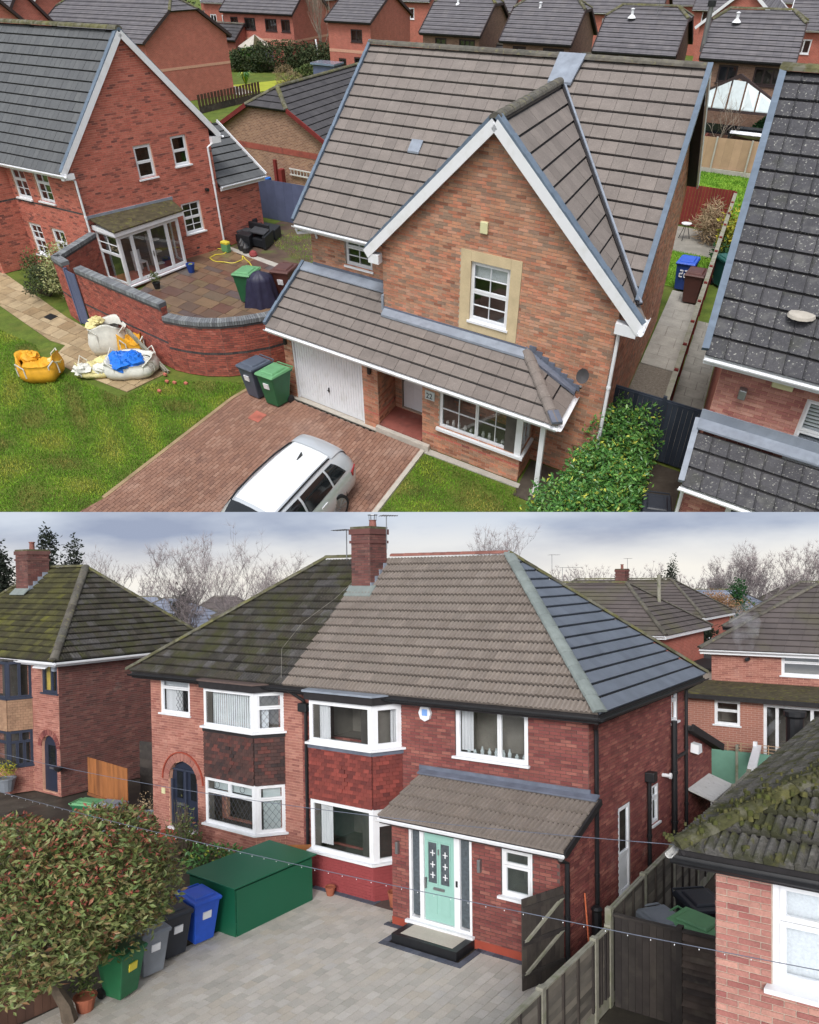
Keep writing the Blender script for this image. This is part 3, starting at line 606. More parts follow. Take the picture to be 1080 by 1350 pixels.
    # meter pipes on the side wall, a vent terminal
    sw = Wl(f, (10.0, 1.36), (10.0, 12.9)); H.part('overflow_pipe', MB().wbox(sw, 3.0, 3.08, .4, 1.1, 0, .1), 'upvc_grubby')
    H.finish(300, 300); return H
mat('brick_far_orange', [G(160,96,70)], nscale=3, namp=.12, bricks=(G(176,112,84), G(150,98,76), G(180,160,140)))
mat('brick_far_red', [G(140,66,56)], nscale=2, namp=.12, bricks=(G(178,98,84), G(160,88,76), G(178,134,118)))
mat('brick_far_buff', [G(150,120,100)], nscale=2, namp=.12, bricks=(G(160,122,98), G(128,92,76), G(176,156,138)))
mat('brick_far_brown', [G(130,100,84)], nscale=2, namp=.12, bricks=(G(138,106,88), G(112,86,74), G(140,120,106)))
HA_MAIN = main_house_a()
dish = Thing('satellite_dish', 'small dark grey satellite dish bracketed to the orange gable wall', 'satellite dish', FA, FA.X((9.4, 1.33, 2.95)))
c = FA.X((9.42, .95, 3.0)); mb = MB(); n = np.array([-.25, -.9, .35]); n /= np.linalg.norm(n); x = np.cross(n, ZUP); x /= np.linalg.norm(x); y = np.cross(x, n); V = []; fs = []
for i, (r, d) in enumerate(((0.001, -.06), (.08, -.045), (.15, -.015), (.18, 0))):
    for k in range(14): t = k*math.pi/7; V.append(c+n*d+x*r*math.cos(t)*.85+y*r*math.sin(t))
for i in range(3): fs += [(i*14+k, i*14+(k+1) % 14, (i+1)*14+(k+1) % 14, (i+1)*14+k) for k in range(14)]
mb.add(V, fs); mb.add(np.array(V)-n*.012, [q[::-1] for q in fs]); dish.part('reflector', mb, 'tile_dark', smooth=True)
dish.part('arm', MB().tube([c-y*.28, c-y*.22+n*.38], .012, 6).tube([c-y*.25+n*.34, c-y*.2+n*.44], .03, 8), 'black_plastic'); dish.part('bracket', MB().tube([c-n*.08, FA.X((9.42, 1.36, 2.9))], .02, 6), 'black_plastic')

def left_house_a():
    f = FL; H = House('gabled_house', 'red brick house with steep grey slate-coloured roof, its gable over the patio doors', 'house', f, (3.2, 4))
    BK = dict(brick='brick_redorange', mortar='mortar_red', bl=.25, bh=.075)
    w = Wl(f, (0, 0), (6.6, 0)); H.wall(w, [(0, 0), (6.6, 0), (6.6, 4.93), (3.32, 8.34), (0, 4.6)], ops=[(2.86, 3.5, .82, 1.2), (4.66, 3.7, .76, 1.12), (4.52, 1.0, 1.0, 1.28), (.3, .1, 3.4, 1.9)], bands=[(2.95, 3.04, 'brick_dark')] if False else (), **BK)
    for u, z, wd, ht, nx in ((2.86, 3.5, .82, 1.2, 1), (4.66, 3.7, .76, 1.12, 1), (4.52, 1.0, 1.0, 1.28, 2)):
        H.window(w, u, z, wd, ht, lights=SASH(nx, 2 if nx == 2 else 1), inset=.05, glass='glass_green', sillout=.09)
    # side facing the lawn
    w = Wl(f, (0, 4.6), (0, 0)); ops = [(.3, 2.85, 1.0, 1.42), (1.92, 2.9, 1.0, 1.42), (.32, .55, .9, 1.3), (1.95, .75, .9, 1.1)]
    H.wall(w, 4.45, ops=ops, bands=[(2.72, 2.80, 'brick_dark')], **BK)
    for u, z, wd, ht in ops: H.window(w, u, z, wd, ht, lights=SASH(2, 2) if ht > 1.2 else SASH(2, 1), inset=.05, glass='glass', sillout=.1)
    # wing further left, standing forward
    w2 = Wl(f, (-1.6, 4.6), (0, 4.6)); H.wall(w2, 4.5, bands=[(2.72, 2.80, 'brick_dark')], indiv=False, **BK)
    w3 = Wl(f, (-1.6, 9), (-1.6, 4.6)); H.wall(w3, 4.5, bands=[(2.72, 2.80, 'brick_dark')], ops=[(2.6, .1, 1.1, 2.1)], indiv=False, **BK)
    dr = H.part('front_door', MB().wbox(w3, 2.66, 3.64, .14, 2.12, -.1, -.05), 'paint_green'); H.part('door_frame', MB().wbox(w3, 2.6, 2.66, .1, 2.2, -.1, -.03).wbox(w3, 3.64, 3.7, .1, 2.2, -.1, -.03).wbox(w3, 2.5, 3.8, 2.2, 2.32, -.1, .15), 'upvc', dr)
    H.wall(Wl(f, (6.6, 0), (6.6, 12)), [(0, 0), (12, 0), (12, 4.6), (0, 4.6)], far='brick_far_red'); H.wall(Wl(f, (6.6, 12), (0, 12)), [(0, 0), (6.6, 0), (6.6, 4.4), (3.3, 8.2), (0, 4.4)], far='brick_far_red')
    # roof
    H.roof(f, [(-.4, 13, 4.25), (-.4, -.12, 4.25), (3.32, -.12, 8.45), (3.32, 13, 8.45)], (3.72, 0, 4.2), 'tile_slate', tw=.3, gauge=.40, stagger=True, gap=.012)
    H.roof(f, [(7.0, -.12, 4.6), (7.0, 13, 4.6), (3.32, 13, 8.45), (3.32, -.12, 8.45)], (-3.68, 0, 3.85), 'tile_slate', tw=.3, gauge=.4, indiv=False)
    H.ridge(f, (3.32, -.14, 8.5), (3.32, 13, 8.5), 'moss_ridge', r=.17, seg=.5)
    for (a, z) in ((-.42, 4.2), (7.02, 4.55)):
        H.part('bargeboard', MB().bar(f.X((a, -.15, z)), f.X((3.32, -.15, 8.36)), .05, .22), 'upvc')
        for k in range(14):
            p = np.array([a, -.06, z+.1]); q = np.array([3.32, -.06, 8.5]); H.part('verge_tile', MB().bar(f.X(p+(q-p)*k/14), f.X(p+(q-p)*(k+.95)/14)+ZUP*.02, .22, .09), 'verge_blue')
    H.part('box_end', MB().box(f, -.45, .02, -.17, 0, 4.02, 4.22), 'upvc'); H.part('box_end', MB().box(f, 6.58, 7.05, -.17, 0, 4.3, 4.55), 'upvc')
    H.gutter(f, (-.47, 4.6, 4.2), (-.47, -.35, 4.2)); H.board(f, (-.36, 4.6, 4.15), (-.36, -.3, 4.15), .03, .18); H.gutter(f, (7.08, -.3, 4.55), (7.08, 6, 4.55))
    H.pipe(f, [(-.45, .6, 4.12), (-.1, .3, 4.0), (.02, -.1, 3.95), (.02, -.1, .1)], 'upvc', .045); H.pipe(f, [(7.05, -.1, 4.5), (6.7, -.1, 4.35), (6.35, -.1, 4.2), (6.35, -.1, .05)], 'upvc', .045)
    # patio bay with a mossy flat roof
    p0, p1 = (.15, -1.6), (3.5, -1.0); B = Wl(f, p0, p1); L = B.L
    H.part('bay_plinth', MB().prism(f.X([(p0[0], p0[1], 0), (p1[0], p1[1], 0), (3.8, 0, 0), (.3, 0, 0)]), (0, 0, .18)), 'brick_garden')
    H.window(B, 0, .16, L, 1.95, lights=[(0, 0, .2, 1, 1, 1), (.2, 0, .5, 1, 1, 1), (.5, 0, .79, 1, 1, 1), (.79, 0, 1, 1, 1, 1)], inset=0, base_n=.0, sillout=.14, sash=.07, fw=.07, room=None, glass='glass')
    for u_ in (.48*L, .52*L): H.part('door_handle', MB().wbox(B, u_, u_+.03, .95, 1.15, .01, .06), 'steel')
    H.part('room_interior', MB().box(f, .3, 3.75, 1.6, 1.7, 0, 2.3).box(f, .2, 3.85, 0, 1.6, .0, .1).box(f, .2, .3, .1, 1.6, .1, 2.3).box(f, 3.75, 3.85, .1, 1.6, .1, 2.3).box(f, .2, 3.85, .1, 1.7, 2.3, 2.4), 'room'); H.part('garden_chair', MB().box(f, 1.5, 1.9, -.6, -.2, .55, .6).box(f, 1.5, 1.55, -.6, -.55, .18, .6).box(f, 1.85, 1.9, -.6, -.55, .18, .6).box(f, 1.5, 1.9, -.2, -.16, .18, 1.0), 'upvc'); H.part('shelf_rack', MB().box(f, 2.4, 2.9, -.3, -.1, .2, .25).box(f, 2.4, 2.9, -.3, -.1, .7, .75).box(f, 2.4, 2.9, -.3, -.1, 1.2, 1.25).box(f, 2.4, 2.45, -.3, -.1, .2, 1.5), 'upvc_grubby')
    S1 = Wl(f, (.3, 0), p0); H.window(S1, 0, .16, S1.L, 1.95, lights=[(0, 0, 1, .6, 1, 1), (0, .6, 1, 1, 2, 2)], inset=0, sillout=.05, room=None)
    S2 = Wl(f, p1, (3.8, 0)); H.window(S2, 0, .16, S2.L, 1.95, lights=[(0, 0, 1, 1, 1, 1)], inset=0, sillout=.05, room=None)
    poly = [(-.02, -1.76), (3.72, -1.12), (4.05, 0), (.2, 0)]
    H.part('canopy_fascia', MB().prism(f.X([(a, b, 2.12) for a, b in poly]), (0, 0, .16)), 'upvc'); H.part('canopy_roof', MB().prism(f.X([(-.05, -1.8, 2.28), (3.76, -1.14, 2.28), (4.08, -.02, 2.5), (.18, -.02, 2.5)]), (0, 0, .05)), 'moss_brown')
    H.part('lead_flashing', MB().wbox(Wl(f, (0, 0), (6, 0)), .05, 4.15, 2.5, 2.64, 0, .06), 'lead')
    H.part('flue', MB().tube([f.X((5.95, 0, 2.6)), f.X((5.95, -.16, 2.6))], .07, 8), 'black_plastic'); H.part('air_brick', MB().wbox(Wl(f, (0, 0), (6, 0)), 4.9, 5.05, .3, .38, 0, .02), 'brick_dark')
    # extension to the right
    w = Wl(f, (6.62, .1), (9.1, .25)); H.wall(w, 2.6, indiv=False, **BK); H.wall(Wl(f, (9.1, .25), (9.1, 5)), [(0, 0), (4.7, 0), (4.7, 2.6), (2.6, 4.6), (0, 2.6)], far='brick_far_red')
    H.roof(f, [(6.62, -.15, 2.65), (9.3, -.05, 2.65), (9.3, 2.7, 4.55), (6.62, 2.7, 4.55)], (0, 2.75, 1.9), 'tile_slate', tw=.3, gauge=.4, stagger=True, indiv=False)
    H.roof(f, [(9.3, 5.4, 2.65), (6.62, 5.4, 2.65), (6.62, 2.7, 4.55), (9.3, 2.7, 4.55)], (0, -2.75, 1.9), 'tile_slate', tw=.3, gauge=.4, indiv=False)
    H.gutter(f, (6.65, -.22, 2.6), (9.35, -.12, 2.6), r=.07); H.board(f, (6.65, -.1, 2.52), (9.3, 0, 2.52), .04, .22); H.board(f, (9.33, -.1, 2.68), (9.33, 2.7, 4.6), .04, .12, 'upvc', 'bargeboard')
    H.finish(300, 300); return H
mat('paint_green', [G(24,110,70)], namp=.05, rough=.4); mat('moss_brown', [G(74,68,50)], nscale=4, namp=.4, patches=[(G(60,50,40),3,.5,.65,.7), (G(104,104,50),6,.55,.65,.6)], rough=.95)
left_house_a()

def right_house_a():
    f = FA; H = House('neighbour_house', 'house at the right edge of the estate view with dark tiles freckled by white lichen', 'house', f, (15, 4))
    BK = dict(brick='brick_pinkish', mortar='mortar_red', bl=.25, bh=.075)
    w = Wl(f, (12.5, .4), (20, .4)); H.wall(w, [(0, 2.2), (7.5, 2.2), (7.5, 4.6), (0, 4.6)], ops=[(1.72, 2.9, 1.5, 1.25)], **BK)
    H.window(w, 1.72, 2.9, 1.5, 1.25, lights=[(0, 0, .5, .45, 1, 1), (0, .45, .5, 1, 1, 1), (.5, 0, 1, 1, 1, 1)], sillout=.1, curtain=[('hslats', 0, 1, 0, 1, 'blind')])
    H.wall(Wl(f, (12.5, 10), (12.5, .4)), 4.6, far='brick_far_red'); w = Wl(f, (12.5, -.6), (20, -.6)); H.wall(w, 2.15, ops=[(.95, 0, 3.0, 2.0)], **BK)
    H.wall(Wl(f, (12.5, .4), (12.5, -.6)), 2.2, indiv=False, **BK)
    H.part('garage_door', MB().wbox(w, .95, 3.95, 0, 1.95, -.12, -.08), 'navy_paint'); H.part('door_frame', MB().wbox(w, .88, .99, 0, 2.03, -.1, .02).wbox(w, .99, 3.9, 1.92, 2.03, -.1, .02), 'upvc')
    sl = (0, 5.15, 4.05)
    H.roof(f, [(12.1, .05, 4.65), (21, .05, 4.65), (21, 5.2, 8.7), (12.1, 5.2, 8.7)], sl, 'tile_lichen', tw=.37, gauge=.42, prof=[(0, 0), (.06, .02), (.12, 0), (1, 0)])
    H.ridge(f, (12.05, 5.2, 8.75), (21, 5.2, 8.75), 'moss_ridge', r=.17, seg=.5)
    H.roof(f, [(12.35, -1.0, 2.3), (21, -1.0, 2.3), (21, .15, 2.95), (12.35, .15, 2.95)], (0, 1.15, .65), 'tile_lichen', tw=.37, gauge=.45, prof=[(0, 0), (.06, .02), (.12, 0), (1, 0)])
    H.part('lead_flashing', MB().prism(f.X([(12.35, .1, 3.02), (20, .1, 3.02), (20, .38, 3.12), (12.35, .38, 3.12)]), (0, 0, .04)), 'lead'); H.part('lead_upstand', MB().box(f, 12.35, 20, .36, .39, 3.12, 3.36), 'lead')
    for k in range(14): p = np.array([12.07, .05, 4.73]); q = np.array([12.07, 5.2, 8.78]); H.part('verge_tile', MB().bar(f.X(p+(q-p)*k/14), f.X(p+(q-p)*(k+.95)/14)+ZUP*.02, .14, .1), 'verge_blue')
    for k in range(4): p = np.array([12.32, -1.0, 2.36]); q = np.array([12.32, .4, 3.1]); H.part('verge_tile', MB().bar(f.X(p+(q-p)*k/4), f.X(p+(q-p)*(k+.95)/4)+ZUP*.02, .12, .1), 'lead')
    H.gutter(f, (12.1, -.03, 4.58), (21, -.03, 4.58), r=.06); H.board(f, (12.1, .1, 4.52), (21, .1, 4.52), .03, .18); H.gutter(f, (12.3, -1.08, 2.24), (21, -1.08, 2.24)); H.board(f, (12.35, -.95, 2.18), (21, -.95, 2.18), .03, .16)
    H.pipe(f, [(12.42, -1.02, 2.2), (12.42, -.7, 2.0), (12.42, -.7, 0)], 'upvc', .04)
    w = Wl(f, (12.5, .4), (20, .4)); H.part('security_light', MB().wbox(w, .45, .6, 3.85, 4.05, 0, .2), 'steel', bevel=.02); H.part('vent_cover', MB().wbox(w, 1.0, 1.4, 4.25, 4.5, 0, .15), 'cream_paint', bevel=.02)
    # mortar patch where a flue was
    c = f.X((13.65, .95, 5.42)); H.part('roof_patch', MB().lathe(c, [(.26, .0), (.24, .05), (.1, .07)], 12), 'sandstone_edge')
    H.wall(Wl(f, (20, 10), (12.5, 10)), 4.6, far='brick_far_red'); H.finish(300, 300); return H
right_house_a()
mat('grass', [G(84,100,34)], nscale=1.2, namp=.3, patches=[(G(110,112,48),.8,.5,.7,.6), (G(60,80,24),3,.5,.7,.5), (G(90,80,50),.5,.62,.75,.6)], fine=(30,.3), rough=.95, bump=(30,.8))
mb = MB(); mb.add(GA.X([(-900,-30,-.02),(900,-30,-.02),(900,1500,-.02),(-900,1500,-.02)]), [(0,1,2,3)]); single('ground', mb, 'grass', '', '', GA, (0,0,0), structure=True)
mat('soil', [G(74,66,58)], nscale=1.5, namp=.3, patches=[(G(90,84,74),4,.5,.7,.6)], rough=.95, bump=(20,.6))
# sky backdrop behind place B: emits as the clouded sky does
m = bpy.data.materials.new('cloudy_sky'); m.use_nodes = True; N = m.node_tree.nodes; Lk = m.node_tree.links; N.clear(); MATS['cloudy_sky'] = m
o = N.new('ShaderNodeOutputMaterial'); em = N.new('ShaderNodeEmission'); tc = N.new('ShaderNodeTexCoord'); mp = N.new('ShaderNodeMapping'); mp.inputs['Scale'].default_value = (.016, 1, .055); mp.inputs['Location'].default_value = (2.3, 0, 1.1)
ns = N.new('ShaderNodeTexNoise'); ns.inputs['Scale'].default_value = 1.6; ns.inputs['Detail'].default_value = 6; ns.inputs['Roughness'].default_value = .52; rp = N.new('ShaderNodeValToRGB'); e = rp.color_ramp.elements
e[0].position = .36; e[0].color = G(150,160,182); e[1].position = .62; e[1].color = G(200,208,220); x = e.new(.5); x.color = G(178,187,203)
sx = N.new('ShaderNodeSeparateXYZ'); mr = N.new('ShaderNodeMapRange'); mr.inputs[1].default_value = 8.2; mr.inputs[2].default_value = 16; mr.inputs[3].default_value = 1; mr.inputs[4].default_value = 0
mx = N.new('ShaderNodeMix'); mx.data_type = 'RGBA'; mx.inputs[7].default_value = G(236,232,224)
Lk.new(tc.outputs['Object'], mp.inputs[0]); Lk.new(mp.outputs[0], ns.inputs['Vector']); Lk.new(ns.outputs['Fac'], rp.inputs[0]); Lk.new(tc.outputs['Object'], sx.inputs[0])
ad = N.new('ShaderNodeMath'); ad.operation = 'MULTIPLY_ADD'; ad.inputs[1].default_value = -9; Lk.new(ns.outputs['Fac'], ad.inputs[0]); z5 = N.new('ShaderNodeMath'); z5.operation = 'ADD'; z5.inputs[1].default_value = 4.5; Lk.new(sx.outputs[2], z5.inputs[0]); Lk.new(z5.outputs[0], ad.inputs[2])
Lk.new(ad.outputs[0], mr.inputs[0]); Lk.new(mr.outputs[0], mx.inputs[0]); Lk.new(rp.outputs[0], mx.inputs[6]); Lk.new(mx.outputs[2], em.inputs[0]); em.inputs[1].default_value = .9; Lk.new(em.outputs[0], o.inputs[0])
YB = 118.
def skyray(px, py):
    r, d, f = AX_B; v = f*F_PX+r*(px-PPX)+d*(py-PPY); return CAM_B+v*(YB/v[1])
L0, R0 = skyray(-1400, 675), skyray(2480, 675)
mb = MB(); mb.prism([(L0[0], YB, -4), (R0[0], YB, -4), tuple(R0), tuple(L0)], (0, .5, 0)); single('sky', mb, 'cloudy_sky', '', '', GB, (0, 0, 0), structure=True)

mat('concrete', [G(136,132,124)], nscale=1.5, namp=.2, fine=(15,.1), rough=.9, patches=[(G(100,98,88),1,.5,.8,.5)])
# ================================================================== PLACE B: the semi with the paved drive
ROLL = [(0, .03), (.07, .045), (.19, .045), (.26, 0), (.34, .0), (.40, .045), (.52, .045), (.59, 0), (.67, 0), (.73, .045), (.85, .045), (.92, 0), (1, 0)]
ROLLW = [(0, 0), (.08, .05), (.2, .06), (.32, .05), (.42, .005), (.9, .005), (1, 0)]
RIBS = [(i/8, .035*(i % 2)) for i in range(9)]
def hang(H, w, z0, z1, m, skip=(), course=.1, tw=.165, indiv=True, name='hung_tile', motif=None):
    """tile hanging on a wall line; each tile tilted, bottom edge proud"""
    bm = MB().wbox(w, 0, w.L, z0, z1, -.04, .0); par = H.part('tile_hanging', bm, 'black_timber'); L = []; row = 0; z = z0
    while z < z1-.02:
        off = (row % 2)*tw/2; k = 0
        while off+(k-1)*tw < w.L:
            u0, u1 = max(0, off+(k-1)*tw), min(w.L, off+k*tw); k += 1
            if u1-u0 < .03: continue
            j = RNG.random()*.006; lift = 0
            if motif and abs((u0+u1)/2-motif[0]) < motif[2]*(1-abs(z+course/2-motif[1])/motif[3]) : lift = .02
            full = u1-u0 > tw-.001 and not lift; e = .006
            q = [(u0+.003, z-e, .0), (u1-.003, z-e, .0), (u1-.003, z-e, .042+j+lift), (u0+.003, z-e, .042+j+lift), (u0+.003, z+course-.014, .0), (u1-.003, z+course-.014, .0), (u1-.003, z+course-.014, .02+lift), (u0+.003, z+course-.014, .02+lift)]
            L.append((q, full))
        z += course; row += 1
    FS = [(0,1,2,3), (3,2,6,7), (0,3,7,4), (2,1,5,6), (4,7,6,5)]; me = None; rest = []; n = 0
    for q, full in L:
        if indiv and full and n < 290:
            if me is None: mb = MB(); X = w.X(q); mb.add(X, FS); me = mb.mesh(name, X[0]); me.materials.append(MATS[m])
            H.piece(name, me, w.X([q[0]])[0], par); n += 1
        else: rest.append(q)
    if rest: mb = MB(); mb.many(w.X(np.array(rest)), FS, RNG.random(len(rest))); H.part(name, mb, m, par, kind='stuff')
    return par
def chimney(H, f, a0, a1, b0, b1, z0, z1, brick='brick_dull', mortar='mortar_dark', pots=1, potm='ridge_terracotta', indiv=False):
    poly = lambda L: [(0, z0), (L, z0), (L, z1), (0, z1)]
    for p, q in (((a0, b0), (a1, b0)), ((a1, b0), (a1, b1)), ((a1, b1), (a0, b1)), ((a0, b1), (a0, b0))):
        w = Wl(f, p, q); H.wall(w, poly(w.L), brick=brick, mortar=mortar, bl=.24, bh=.075, name='chimney_stack', indiv=indiv)
    H.part('chimney_corbel', MB().box(f, a0-.04, a1+.04, b0-.04, b1+.04, z1-.42, z1-.34).box(f, a0-.05, a1+.05, b0-.05, b1+.05, z1-.16, z1-.002), brick)
    H.part('chimney_cap', MB().prism(f.X([(a0-.02, b0-.02, z1), (a1+.02, b0-.02, z1), (a1+.02, b1+.02, z1), (a0-.02, b1+.02, z1)]), (0, 0, .07)), 'moss_ridge')
    for k in range(pots):
        c = f.X((a0+(a1-a0)*.5, b0+(b1-b0)*(k+.5)/pots, z1+.05)); H.part('chimney_pot', MB().lathe(c, [(.13, 0), (.11, .06), (.1, .3), (.13, .32), (.13, .36), (.08, .36)], 10), potm, smooth=False)
def antenna(name, label, f, P, h, lenx, ang=0., m='steel', group=None, els=7):
    X = f.X(P); T = Thing(name, label, 'aerial', f, X, group); T.part('mast', MB().tube([X, X+ZUP*h], .018, 6), m)
    d = np.array([math.cos(ang), math.sin(ang), 0.]); e = np.array([-d[1], d[0], 0]); b = MB().tube([X+ZUP*h-d*.2, X+ZUP*h+d*lenx], .012, 5)
    for i in range(els): c = X+ZUP*h+d*(-.15+(lenx+.1)*i/(els-1)); r = .32-.16*i/els; b.tube([c-e*r, c+e*r], .008, 4)
    T.part('boom', b, m); return T

def semi():
    f = FB; H = House('semi_detached_house', 'red brick semi with mossy left roof, clean tan right roof and tiled porch', 'house', f, (-3, 4))
    BR = dict(brick='brick_red', mortar='mortar_dark', bl=.25, bh=.077); BL = dict(brick='brick_rust', mortar='mortar_red', bl=.25, bh=.077)
    # ---- front wall, neighbour's half
    w = Wl(f, (-10.2, 1.35), (-3.95, 1.35)); u = lambda a: a+10.2
    H.wall(w, 5.3, ops=[(u(-9.75), 3.87, 1.35, 1.16), (u(-9.42), .3, 1.28, 2.13, 'arch'), (u(-6.9), .98, 2.1, 1.3), (u(-6.9), 3.85, 2.1, 1.05)], **BL)
    H.window(w, u(-9.75), 3.87, 1.35, 1.16, lights=[(0, 0, 1, .72, 1, 1), (0, .72, 1, 1, 1, 1)], inset=.03, glass='glass', curtain=[('board', 0, 1, .7, 1, 'net_curtain'), ('board', .05, .6, 0, .66, 'curtain')], diamonds=[(.5, .05, .95, .66, .16)])
    # arched door: ring of voussoirs and a fan of frame, door leaf, letterbox
    c, r = u(-8.78), .64; zc = .3+2.13-.64
    for k in range(15):
        t0, t1 = math.pi*k/15+.02, math.pi*(k+1)/15-.02; mb = MB()
        mb.prism(w.X([(c+rr*math.cos(t), zc+rr*math.sin(t), .0) for rr, t in ((r, t0), (r+.24, t0), (r+.24, t1), (r, t1))]), w.X([(0, 0, .022)])[0]-w.X([(0, 0, 0)])[0]); H.part('arch_brick', mb, 'brick_rust')
    V = []; mb = MB()
    for k in range(14): t0, t1 = math.pi*k/14, math.pi*(k+1)/14; mb.prism(w.X([(c+rr*math.cos(t), zc+rr*math.sin(t), .0) for rr, t in ((r+.25, t0), (r+.29, t0), (r+.29, t1), (r+.25, t1))]), w.X([(0, 0, .05)])[0]-w.X([(0, 0, 0)])[0])
    H.part('arch_drip_course', mb, 'render_rust')
    ring = [(c-r, .3), (c+r, .3)]+[(c+r*math.cos(math.pi*k/12), zc+r*math.sin(math.pi*k/12)) for k in range(13)]
    dr = H.part('front_door', MB().prism(w.X([(a, z, -.12) for a, z in ring]), w.X([(0, 0, -.05)])[0]-w.X([(0, 0, 0)])[0]), 'navy_paint')
    H.part('door_frame', MB().wbox(w, c-r+.02, c-r+.1, .3, zc, -.11, -.04).wbox(w, c+r-.1, c+r-.02, .3, zc, -.11, -.04).wbox(w, c-.02, c+.05, .3, zc+.35, -.11, -.05).wbox(w, c-r, c+r, zc+.3, zc+.36, -.11, -.05), 'navy_frame', dr)
    for a in (-.42, .2): H.part('door_glass', MB().wbox(w, c+a, c+a+.26, 1.2, zc+.25, -.115, -.105), 'glassy_black', dr)
    H.part('letterbox', MB().wbox(w, c-.42, c-.12, .98, 1.05, -.12, -.085), 'steel', dr); H.part('door_threshold', MB().wbox(w, c-r, c+r, .24, .3, -.1, .1), 'upvc', dr); H.part('doorstep', MB().wbox(w, c-r-.1, c+r+.1, 0, .2, 0, .45), 'render_rust')
    H.part('number_plate', MB().wbox(w, c-.98, c-.82, 1.28, 1.46, 0, .03), 'cream_paint')
    # ---- front wall, right half
    w = Wl(f, (-3.95, 1.35), (4.05, 1.35)); v = lambda a: a+3.95
    H.wall(w, 5.3, ops=[(v(-2.95), .98, 2.0, 1.3), (v(-2.95), 3.85, 2.0, 1.05), (v(.8), 3.78, 1.86, 1.2)], **BR)
    H.window(w, v(.8), 3.78, 1.86, 1.2, lights=[(0, 0, .62, 1, 1, 1), (.62, 0, 1, 1, 1, 1)], inset=.03, sillout=.09, room='room_pale', curtain=[('folds', .04, .2, .1, 1, 'curtain')])
    mb = MB()
    for k in range(9):
        uu = v(.8)+.2+k*.18+.04*RNG.random(); h_ = .06+.12*RNG.random(); mb.lathe(w.X([(uu, 3.84, -.2)])[0], [(.04, 0), (.05, h_*.6), (.02, h_), (.02, h_*1.3)], 7)
    H.part('sill_ornament', mb, 'frosted', kind='stuff')
    mb = MB(); mb.add(w.X([(v(0)+.17*math.cos(t), 4.74+.2*math.sin(t), d) for d in (0, .08) for t in np.linspace(0, 2*math.pi, 9)[:8]]), [tuple(range(8))[::-1], tuple(range(8, 16))]+[(i, (i+1) % 8, 8+(i+1) % 8, 8+i) for i in range(8)])
    ab = H.part('alarm_box', mb, 'upvc'); H.part('alarm_badge', MB().wbox(w, v(-.07), v(.08), 4.68, 4.84, .08, .084), 'badge_blue', ab)
    # ---- right wall and rear
    w = Wl(f, (4.05, 1.35), (4.05, 7.5)); y = lambda b: b-1.35
    H.wall(w, 5.25, ops=[(y(2.9), .5, .72, 2.1), (y(5.0), 1.6, .5, 1.05), (y(6.45), 4.0, .52, 1.0)], **BR)
    H.window(w, y(5.0), 1.6, .5, 1.05, lights=[(0, 0, 1, .66, 1, 1), (0, .66, 1, 1, 1, 1)], inset=.02, room='room_pale'); H.window(w, y(6.45), 4.0, .52, 1.0, lights=[(0, 0, 1, .62, 1, 1), (0, .62, 1, 1, 1, 1)], inset=.02, room='room_pale')
    H.window(w, y(2.9), .5, .72, 2.1, lights=[(0, 0, 1, .44, 1, 1), (0, .44, 1, 1, 1, 1)], inset=.02, room='room', name='side_door', sillout=.14); H.part('door_panel', MB().wbox(w, y(2.98), y(3.54), .6, 1.4, -.1, -.03), 'upvc')
    H.wall(Wl(f, (4.05, 0), (4.05, 1.35)), [(0, 0), (1.35, 0), (1.35, 3.1), (0, 2.55)], **BR)
    w2 = Wl(f, (4.05, 7.5), (4.05, 10.0)); H.wall(w2, [(0, 0), (2.5, 0), (2.5, 2.75), (0, 3.65)], **BR)
    H.wall(Wl(f, (4.05, 10), (-10.2, 10)), 2.7, far='brick_far_red'); H.wall(Wl(f, (4.05, 7.5), (-10.2, 7.5)), 5.25, far='brick_far_red'); H.wall(Wl(f, (-10.2, 7.5), (-10.2, 1.35)), 5.25, **dict(brick='brick_dull', mortar='mortar_dark', indiv=False))
    H.roof(f, [(4.3, 10.3, 2.65), (-10.2, 10.3, 2.65), (-10.2, 7.5, 3.75), (4.3, 7.5, 3.75)], (0, -2.8, 1.1), 'tile_dark', tw=.33, gauge=.33, indiv=False)
    H.part('bargeboard', MB().bar(f.X((4.3, 10.35, 2.6)), f.X((4.3, 7.4, 3.74)), .06, .2), 'black_timber')
    aw = H.part('awning_canopy', MB().prism(f.X([(4.07, 7.75, 1.85), (4.07, 9.7, 1.85), (4.75, 9.7, 1.6), (4.75, 7.75, 1.6)]), (0, 0, .05)), 'upvc_grubby')
    for k in range(11): b = 7.8+k*.185; H.part('awning_slat', MB().box(f, 4.66, 4.7, b, b+.06, 1.28, 1.6), 'upvc_grubby', aw)
    H.part('awning_rail', MB().box(f, 4.62, 4.74, 7.75, 9.72, 1.22, 1.28), 'upvc_grubby', aw)
    # ---- bays
    for side, (p0, p1, q0, q1, hm, ind) in enumerate((((-7.1, .78), (-5.1, .75), (-7.4, 1.35), (-4.6, 1.35), 'tile_hung_dark', False), ((-3.08, .7), (-1.1, .7), (-3.4, 1.35), (-.72, 1.35), 'tile_hung_red', True))):
        B0, B1, B2 = Wl(f, p0, p1), Wl(f, p1, q1), Wl(f, q0, p0)
        low = (lambda W_, br: H.wall(W_, .95, indiv=False, **br))
        if side == 0: low(B0, BL); low(B1, BL); low(B2, BL)
        else:
            for W_ in (B0, B1, B2): H.wall(W_, .95, brick='render_pinkred', mortar='render_pinkred', indiv=False, bl=.25, bh=.077)
